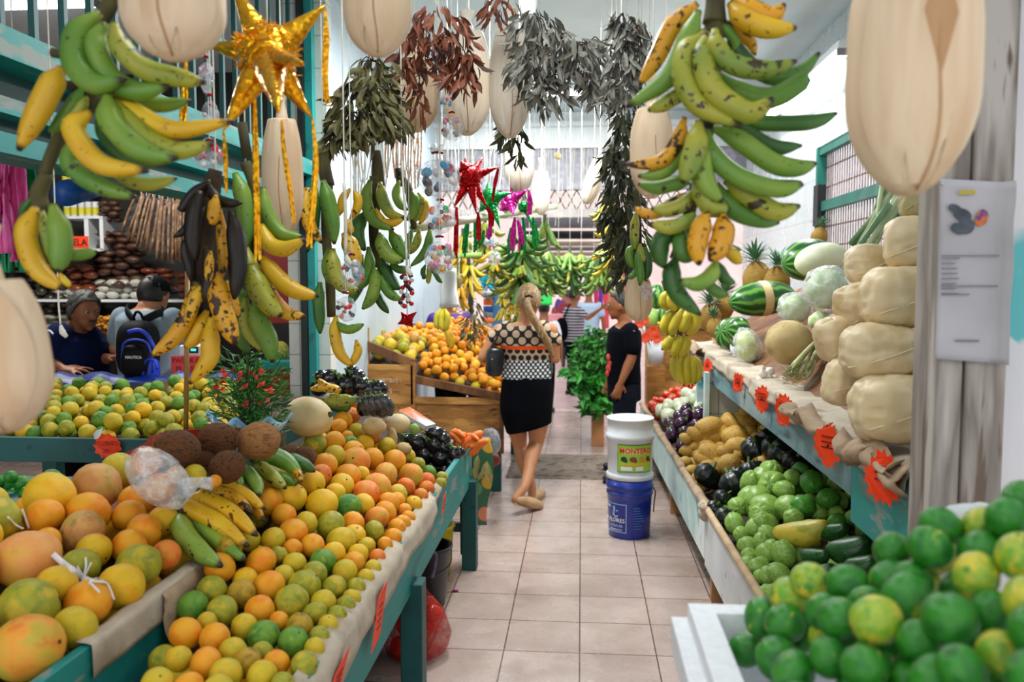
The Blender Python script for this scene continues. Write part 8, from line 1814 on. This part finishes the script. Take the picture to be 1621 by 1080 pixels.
b = MB(); b.ell((0, 0, 0), (.09, .02, .06), 18, 12, fn=lambda d: 1 + .12 * mnoise.noise(d * 3)); tag(b.build('paper_bag', m_white, smooth=True, loc=P(1545, 850, 1.52)), 'crumpled white paper behind the limes below the post', 'paper')
# ------------------------------------------------------------------ potted greens, flowers and signs down the hall
c = P(940, 590, 8.2); c.z = 0; t = thing('herb_crate', 'wooden crate heaped with leafy green herbs beside the man in black', 'herbs', (c.x, 8.2, 0)); k = 8.2 / FPX; b = MB(); b.box((c.x - .02, 8.1, 0), (c.x + .10, 8.3, .33)); b.build('crate', mat('light_wood', '#c98f5a', '#b57c48', 5, .6), t, bevel=.005)
b1, b2 = MB(), MB()
for i in range(900):
    q = random.choices(((946, 552, 40, 34), (932, 580, 34, 28), (946, 622, 24, 30)), (3, 2, 2))[0]; a = R(0, 6.28); rr = math.sqrt(random.random()); px, py = q[0] + math.cos(a) * rr * q[2], q[1] + math.sin(a) * rr * q[3]; p = P(px, py, 8.15 + R(-.2, .25)); (b1 if py < 585 else b2).leaf(p, (R(-1, 1), R(-1, .4), R(-1, .4)), R(.05, .09) if py < 585 else R(.08, .16), .04 if py < 585 else .07, .4)
b1.build('herb_leaves', m_leafg, t); b2.build('broad_leaves', mat('broad_leaf', '#2f8a2a', '#45a83c', 8, .45, c3='#1f6a1f'), t)
b = MB(); b.tube([(c.x, 8.2, .3), (c.x, 8.2, 1.0)], .12, 12); b.build('stems', m_leafd, t)
q = P(1038, 560, 7.9); t = thing('flower_pail', 'white pail of orange red gerbera flowers behind the tomatoes', 'flowers', (q.x, 7.9, .55)); b = MB(); b.lathe([(.06, 0), (.085, .22), (.08, .22), (.055, .01)], 18, c=(q.x, 7.9, q.z - .11)); b.build('pail', m_wb, t, smooth=True); b = MB(); b.box((q.x - .08, 7.82, 0), (q.x + .08, 7.98, q.z - .11)); b.build('stand', m_crate, t)
for px, py in ((1020, 507), (1028, 531), (1034, 524), (1022, 535), (1012, 512), (1040, 536)):
    p = P(px, py, 7.8); b = MB()
    for j in range(14): a = j * PI / 7; b.leaf(p, (math.cos(a), -.35, math.sin(a)), .055, .026, .2, (0, -1, 0))
    b.build('flower', mat('gerbera', '#f0431a', '#e8551f', 9, .5), t); b = MB(); b.tube([p + V((0, .01, 0)), (q.x, 7.9, q.z)], .004, 5, 2); b.build('stem', m_leafg, t)
t = thing('green_sign', 'bright green card sign hanging beyond the blonde woman', 'sign', P(865, 474, 10.0)); sheet('card', mat('neon_green_card', '#2fd85a', '#28c850', 4, .6), t, lambda u, v: P(lerp(856, 874, u), lerp(465, 483, v), 10.0), 4, 4, .004, 4, .003); me = text_mesh('OFERTA', .03); me.materials.append(mat('green_ink', '#0f6a2a')); string_up(t, P(865, 466, 10.0), 2.6)
# mesh door, blue post and coloured canister left of the woman
t = thing('mesh_door', 'dark metal mesh door beyond the tangerine stall', 'gate', P(738, 560, 8.4)); Yd = 8.4; b = MB()
for x in (714, 745): b.beam(P(x, 425, Yd), P(x, 640, Yd), .05, .04, (0, 1, 0))
for y in (430, 508, 556): b.beam(P(714, y, Yd), P(745, y, Yd), .04, .04)
b.build('door_frame', m_darkmetal, t); b = MB()
for i in range(26): b.beam(P(714, 430 + i * 6, Yd), P(745, 448 + i * 6, Yd), .006, .006); b.beam(P(745, 430 + i * 6, Yd), P(714, 448 + i * 6, Yd), .006, .006)
b.build('wire_mesh', mat('grey_wire', '#6a6a72'), t)
t = thing('canister_tower', 'stack of orange blue and silver canisters left of the blonde woman', 'canisters', P(774, 545, 8.9)); 
for i, (y, m_) in enumerate(((478, CC[7]), (490, mat('royal_blue', '#1f4f9a')), (498, m_grey), (507, CC[7]), (519, m_grey))): a = P(774, y, 8.9); b = MB(); b.lathe([(.055, -.035), (.06, -.03), (.06, .03), (.055, .035)], 16, c=a); b.build('canister', m_, t, smooth=True)
b = MB(); b.beam(P(787, 440, 8.9), P(787, 600, 8.9), .11, .08, (0, 1, 0)); struct(b.build('trim_4', mat('blue_post', '#2f5f8a', '#3a719c', 5, .6))); t = thing('rag_bundle', 'turquoise pompom with a clear bag of dark seeds beside the blue post', 'bag', P(772, 455, 8.8)); b = MB(); [b.leaf(P(770, 447, 8.8), (R(-1, 1), R(-1, 1), R(-1, 1)), .10, .03, .2) for _ in range(60)]; b.build('pompom', mat('turquoise_strips', '#27a5b8', '#3fc0cf', 12, .5), t); b = MB(); b.ell(P(773, 464, 8.8), (.085, .06, .06), 14, 10); b.build('seed_bag', mat('bag_of_seeds', '#6f6a72', '#c9c6cc', 60, .4, c3='#3a363c'), t, smooth=True); string_up(t, P(771, 442, 8.8))
b = MB(); b.ell(P(768, 530, 8.3), (.09, .08, .08), 16, 12, fn=lambda d: 1 + .12 * mnoise.noise(d * 6)); tag(b.build('ginger_heap', mat('ginger_skin', '#c9a877', '#b08f60', 9, .7), smooth=True), 'sack of pale roots behind the elbow of the blonde woman', 'roots')
# roof rods over the far aisle, street banners and a table in the glare
t = thing('hanging_rack', 'rack of pipes and boards slung over the far aisle', 'rack', P(905, 400, 10.6))
for py, Y, r, m_ in ((352, 10.2, .07, m_grey), (372, 10.4, .05, m_darkmetal), (386, 10.6, .03, mat('old_pole', '#b9a98a')), (394, 10.8, .025, m_grey), (402, 11.0, .025, MATS['old_pole']), (412, 11.2, .03, mat('mauve_pipe', '#8f8496'))): b = MB(); b.tube([P(820, py, Y), P(985, py, Y)], r, 8); b.build('pipe', m_, t, smooth=True)
for x in (828, 978): b = MB(); b.beam(P(x, 440, 10.6), P(x, 300, 10.6), .06, .06, (0, 1, 0)); b.build('upright', m_darkmetal, t)
for i, (x0, x1, y0, y1, Y, c_) in enumerate(((940, 948, 440, 510, 15, '#c23a6a'), (948, 955, 436, 505, 15.5, '#7a3fa8'), (955, 964, 440, 520, 15, '#e0525a'), (926, 934, 440, 456, 16, '#e89aa0'), (1000, 1012, 436, 500, 10.4, '#f2e6dc'), (982, 992, 432, 480, 13, '#e87a6a'), (964, 972, 445, 500, 16, '#f0b0b8'))):
    t = thing('hanging_banner', f'coloured cloth banner, {nth(i)} of those hanging in the bright street beyond', 'banner', P(x0, y1, Y), 'banners in the bright street'); sheet('cloth', mat('banner_' + str(i), c_, rough=.8), t, lambda u, v: P(lerp(x0, x1, u), lerp(y0, y1, v), Y + .03 * math.sin(u * 6)), 6, 8, .01, 4, .003); b = MB(); b.tube([P(x0 - 1, y0, Y), P(x1 + 1, y0, Y)], .015, 6); b.build('rod', m_darkmetal, t)
t = thing('street_table', 'pink covered street table in the glare beyond the green sign', 'table', P(880, 545, 16)); b = MB(); a, c = P(868, 498, 16), P(896, 498, 16); b.box((a.x, 15.7, a.z - .12), (c.x, 16.4, a.z)); b.build('tabletop', mat('pink_cloth', '#e8a0a4', '#d98a90', 5, .8), t)
for x in (a.x + .04, c.x - .04): b = MB(); b.box((x - .03, 15.8, -.03), (x + .03, 15.86, a.z - .12)); b.build('leg', m_darkmetal, t)
box_struct('wall_street', mat('sunlit_street_wall', '#f5e6e2', '#ead6d2', 2, .9), ((-6, 27, 0), (7, 27.2, 5)))
# ------------------------------------------------------------------ dry goods shop
def Z5(x, y): return x / 4.5, 240 + y / 4.5
Ys = 6.9
m_pk = [mat('brown_packet', '#3a2113', '#5a3520', 14, .3, c3='#24140c', bump=(40, .5, .004), coat=.4), mat('red_brown_packet', '#6a2f18', '#8a4526', 14, .3, c3='#3f1a0e', coat=.4), mat('dark_olive_packet', '#24211a', '#3f392b', 14, .3, c3='#14120e', coat=.5), mat('white_rice_packet', '#c9c6b8', '#b3b0a2', 18, .35, c3='#dedbd0', coat=.3), mat('grey_packet', '#8f8c80', '#a8a598', 18, .35, coat=.3)]
def packet(px, py, rx, ry, Y, m): 
    k = Y / FPX
    def mk():
        b = MB(); b.ell((0, 0, 0), (1, 1, 1), 18, 12, fn=lambda d: (abs(d.x) ** 2.6 + abs(d.y) ** 2.6 + abs(d.z) ** 1.7) ** -.4 * (1 + .07 * mnoise.noise(d * 3)));
        for s_ in (-1, 1): b.box((s_ * 1.0 - .08, -.7, -.1), (s_ * 1.0 + .08, .7, .1))
        return b.mesh('packet', m, True)
    return inst('packet', keyed(('pk', m.name), mk), P(px, py, Y), (R(-.15, .15), R(-.12, .12), R(-.1, .1)), (rx * k, rx * k * .8, ry * k))
def packets(x0, x1, y0, y1, rows, cols, m, noun, where, Y=Ys):
    it = []
    for r in range(rows):
        for c in range(cols): it.append((packet(lerp(x0, x1, (c + .5 + (r % 2) * .3) / cols) + R(-1, 1), lerp(y0, y1, (r + .5) / rows), (x1 - x0) / cols * .54, (y1 - y0) / rows * .62, Y + R(-.06, .06), m), noun))
    rank_labels(it, where, 'packet', f'{noun}s, {where}')
packets(154, 222, 366, 456, 9, 3, m_pk[0], 'glossy brown spice packet', 'shelf behind the young man'); packets(224, 272, 425, 458, 4, 2, m_pk[1], 'red brown packet', 'shelf above the black cap')
packets(150, 226, 443, 472, 3, 4, m_pk[3], 'white rice packet', 'shelf board behind the men'); packets(18, 104, 424, 498, 7, 5, m_pk[2], 'dark olive packet', 'left wall of the shop'); packets(104, 148, 420, 462, 4, 2, m_pk[1], 'red brown packet', 'behind the low plantain tips')
packets(50, 112, 498, 530, 4, 3, m_pk[4], 'grey packet', 'shelf left of the older man'); packets(156, 188, 318, 352, 4, 2, m_pk[0], 'dark brown packet', 'beside the can shelf'); packets(88, 122, 458, 474, 2, 2, m_pk[3], 'white packet', 'left end of the rice shelf'); packets(276, 300, 430, 470, 4, 1, m_pk[1], 'orange brown packet', 'beside the ripe plantains')
t = thing('shop_shelf', 'long dark rack that carries the packets in the shop', 'shelf', P(160, 600, 7.0))
for py, x0, x1, m_ in ((474, 0, 296, m_white), (533, 0, 296, m_brownwood), (419, 0, 110, m_brownwood)): a, c = P(x0, py, 6.75), P(x1, py, 6.75); b = MB(); b.box((a.x, 6.72, a.z - .02), (c.x, 7.2, a.z)); b.build('shelf_board', m_, t)
for px in (2, 150, 294): a = P(px, 474, 7.15); b = MB(); b.box((a.x - .03, 7.1, 0), (a.x + .03, 7.2, 2.4)); b.build('upright', m_darkmetal, t)
t = thing('can_shelf', 'white cubby shelf holding yellow labelled cans', 'shelf', P(134, 395, 6.9)); b = MB()
for x0, y0, x1, y1 in ((100, 343, 168, 347), (100, 394, 168, 398), (140, 346, 145, 396), (164, 346, 168, 396)): a, c = P(x0, y1, 6.85), P(x1, y0, 6.85); b.box((a.x, 6.8, a.z), (c.x, 7.1, c.z))
b.build('shelf_frame', m_white, t)
it = []
for row, (yy, xs_) in enumerate(((343, (107, 118, 130, 141, 152)), (292, (104, 112, 120)))):
    for x in xs_:
        a = P(x, yy, 6.95); r = 5.2 * 6.95 / FPX; h = 24 * 6.95 / FPX; o = thing('can', None, None, a, world=False); b = MB(); b.lathe([(r * .95, 0), (r, .004), (r, h - .006), (r * .94, h), (0, h)], 16); b.build('can_body', m_wb, o, smooth=True); b = MB(); b.lathe([(r * 1.02, h * .12), (r * 1.02, h * .62)], 16, cap=False); b.build('yellow_label', mat('can_yellow', '#d9cf3a', '#c9bd2a', 12, .5), o, smooth=True); it.append((o, 'yellow labelled can'))
rank_labels(it, 'above the orange shop sign', 'can', 'cans in the shop')
t = thing('price_sign', 'orange lettered card among the packets, half hidden by plantains', 'sign', P(110, 392, 6.6)); a, c = P(84, 394, 6.6), P(139, 374, 6.6); b = MB(); b.box((a.x, 6.6, a.z), (c.x, 6.606, c.z)); b.build('card', m_orangetag, t); me = text_mesh('CANELA', .075); me.materials.append(m_black); inst('lettering', me, P(111, 384, 6.595) - t.location, (PI / 2, 0, 0), 1, t)
def bundle(px0, py0, px1, py1, i):
    a, c = P(px0, py0, 6.4), P(px1, py1, 6.4); t = thing('cinnamon_bundle', f'bagged bundle of long cinnamon sticks, {nth(i)} from left of the hanging row', 'cinnamon', c, 'cinnamon bundles hanging in the shop')
    for j in range(6):
        o = V((R(-.03, .03), R(-.03, .03), R(-.03, .03))); b = MB(); b.tube([a + o, lerp(a, c, .5) + o * 1.2, c + o], R(.008, .012), 7, 2); b.build('stick', mat('cinnamon_bark', '#8f6a48', '#6f4c30', 20, .6, c3='#b08a64'), t, smooth=True)
    b = MB(); b.tube([a, lerp(a, c, .5), c + (c - a).normalized() * .03], (.045, .05, .03), 10, 3); b.build('bag_film', m_clear, t, smooth=True); b = MB(); b.tube([a, V((a.x, a.y, 2.6))], .003, 5); b.build('hanging_string', m_string, t)
for i, q in enumerate(((224, 312, 202, 372), (232, 310, 214, 378), (242, 312, 224, 392), (252, 314, 238, 398), (258, 318, 252, 404), (266, 320, 262, 408), (274, 320, 272, 412), (284, 322, 284, 408), (294, 324, 296, 404))): bundle(*q, i)
t = thing('snack_tray', 'dark tray of yellow fried snacks between the two men', 'tray', P(170, 534, 6.3)); a, c = P(150, 534, 6.3), P(190, 534, 6.3); b = MB(); b.box((a.x, 6.2, a.z - .02), (c.x, 6.7, a.z)); b.build('tray', m_darkmetal, t); b = MB()
for i in range(150): p = P(R(151, 189), R(502, 531), 6.3 + R(0, .2)); b.tube([p, p + V((R(-.03, .03), R(-.02, .02), R(-.01, .02))), p + V((R(-.05, .05), 0, R(-.02, .02)))], .008, 5, 2)
o = b.build('fried_snacks', mat('fried_snack', '#d9962a', '#b8701c', 20, .6, c3='#e8b04a'), t, smooth=True); o['kind'] = 'stuff'
t = thing('shop_scale', 'white electronic scale with a cyan display behind the ripe plantains', 'scale', P(298, 566, 4.75)); a, c = P(284, 564, 4.75), P(320, 547, 4.75); b = MB(); b.box((a.x, 4.75, a.z), (c.x, 4.95, c.z)); b.build('housing', m_wb, t, bevel=.006); a, c = P(297, 559, 4.745), P(313, 549, 4.745); b = MB(); b.box((a.x, 4.742, a.z), (c.x, 4.75, c.z)); b.build('screen', m_black, t); a, c = P(302, 556, 4.74), P(310, 552, 4.74); b = MB(); b.box((a.x, 4.739, a.z), (c.x, 4.743, c.z)); b.build('digits', emis('cyan_digits', (.1, .8, .75), 1.2), t)
t = thing('shop_sign', 'red lettered card below the electronic scale', 'sign', P(295, 594, 4.7)); a, c = P(271, 592, 4.7), P(322, 564, 4.7); b = MB(); b.box((a.x, 4.7, a.z), (c.x, 4.706, c.z)); b.build('card', mat('coral_red_card', '#f0474a', '#e83a3e', 4, .6), t)
for tx, py in (('PAGAR ES', 571), ('M     SU', 584)): me = text_mesh(tx, .04); me.materials.append(mat('dark_red_ink', '#7a1606')); inst('lettering', me, P(296, py, 4.695) - t.location, (PI / 2, 0, 0), 1, t)
t = thing('shop_counter', 'orange wooden counter with a teal edge beside the white pillar', 'counter', P(445, 700, 5.7)); a, c = P(405, 640, 5.7), P(462, 584, 5.7); b = MB(); b.box((a.x, 5.7, 0), (c.x, 6.3, c.z)); b.build('front', m_orangewood, t); q, c2 = P(405, 584, 5.68), P(460, 573, 5.68); b = MB(); b.box((q.x, 5.66, q.z), (c2.x, 6.3, c2.z)); b.build('edge', m_tealmetal, t)
b = MB(); b.ell((0, 0, 0), (.07, .06, .075), 20, 14, fn=lambda d: 1 + .06 * mnoise.noise(d * 9)); tag(b.build('pea_bag', mat('bag_of_peas', '#b8a83a', '#8f8f2a', 60, .4, c3='#d9cf6a', coat=.4), smooth=True, loc=P(443, 557, 5.9)), 'clear bag of yellow green peas on the orange counter', 'bag')
b = MB(); a, c = P(419, 512, 6.0), P(455, 388, 6.0); b.box((a.x, 6.0, a.z), (c.x, 6.05, c.z)); tag(b.build('red_board', mat('deep_red_board', '#7a1216', '#8f1a1c', 4, .5), bevel=.004), 'deep red board behind the plantains left of the white pillar', 'board')
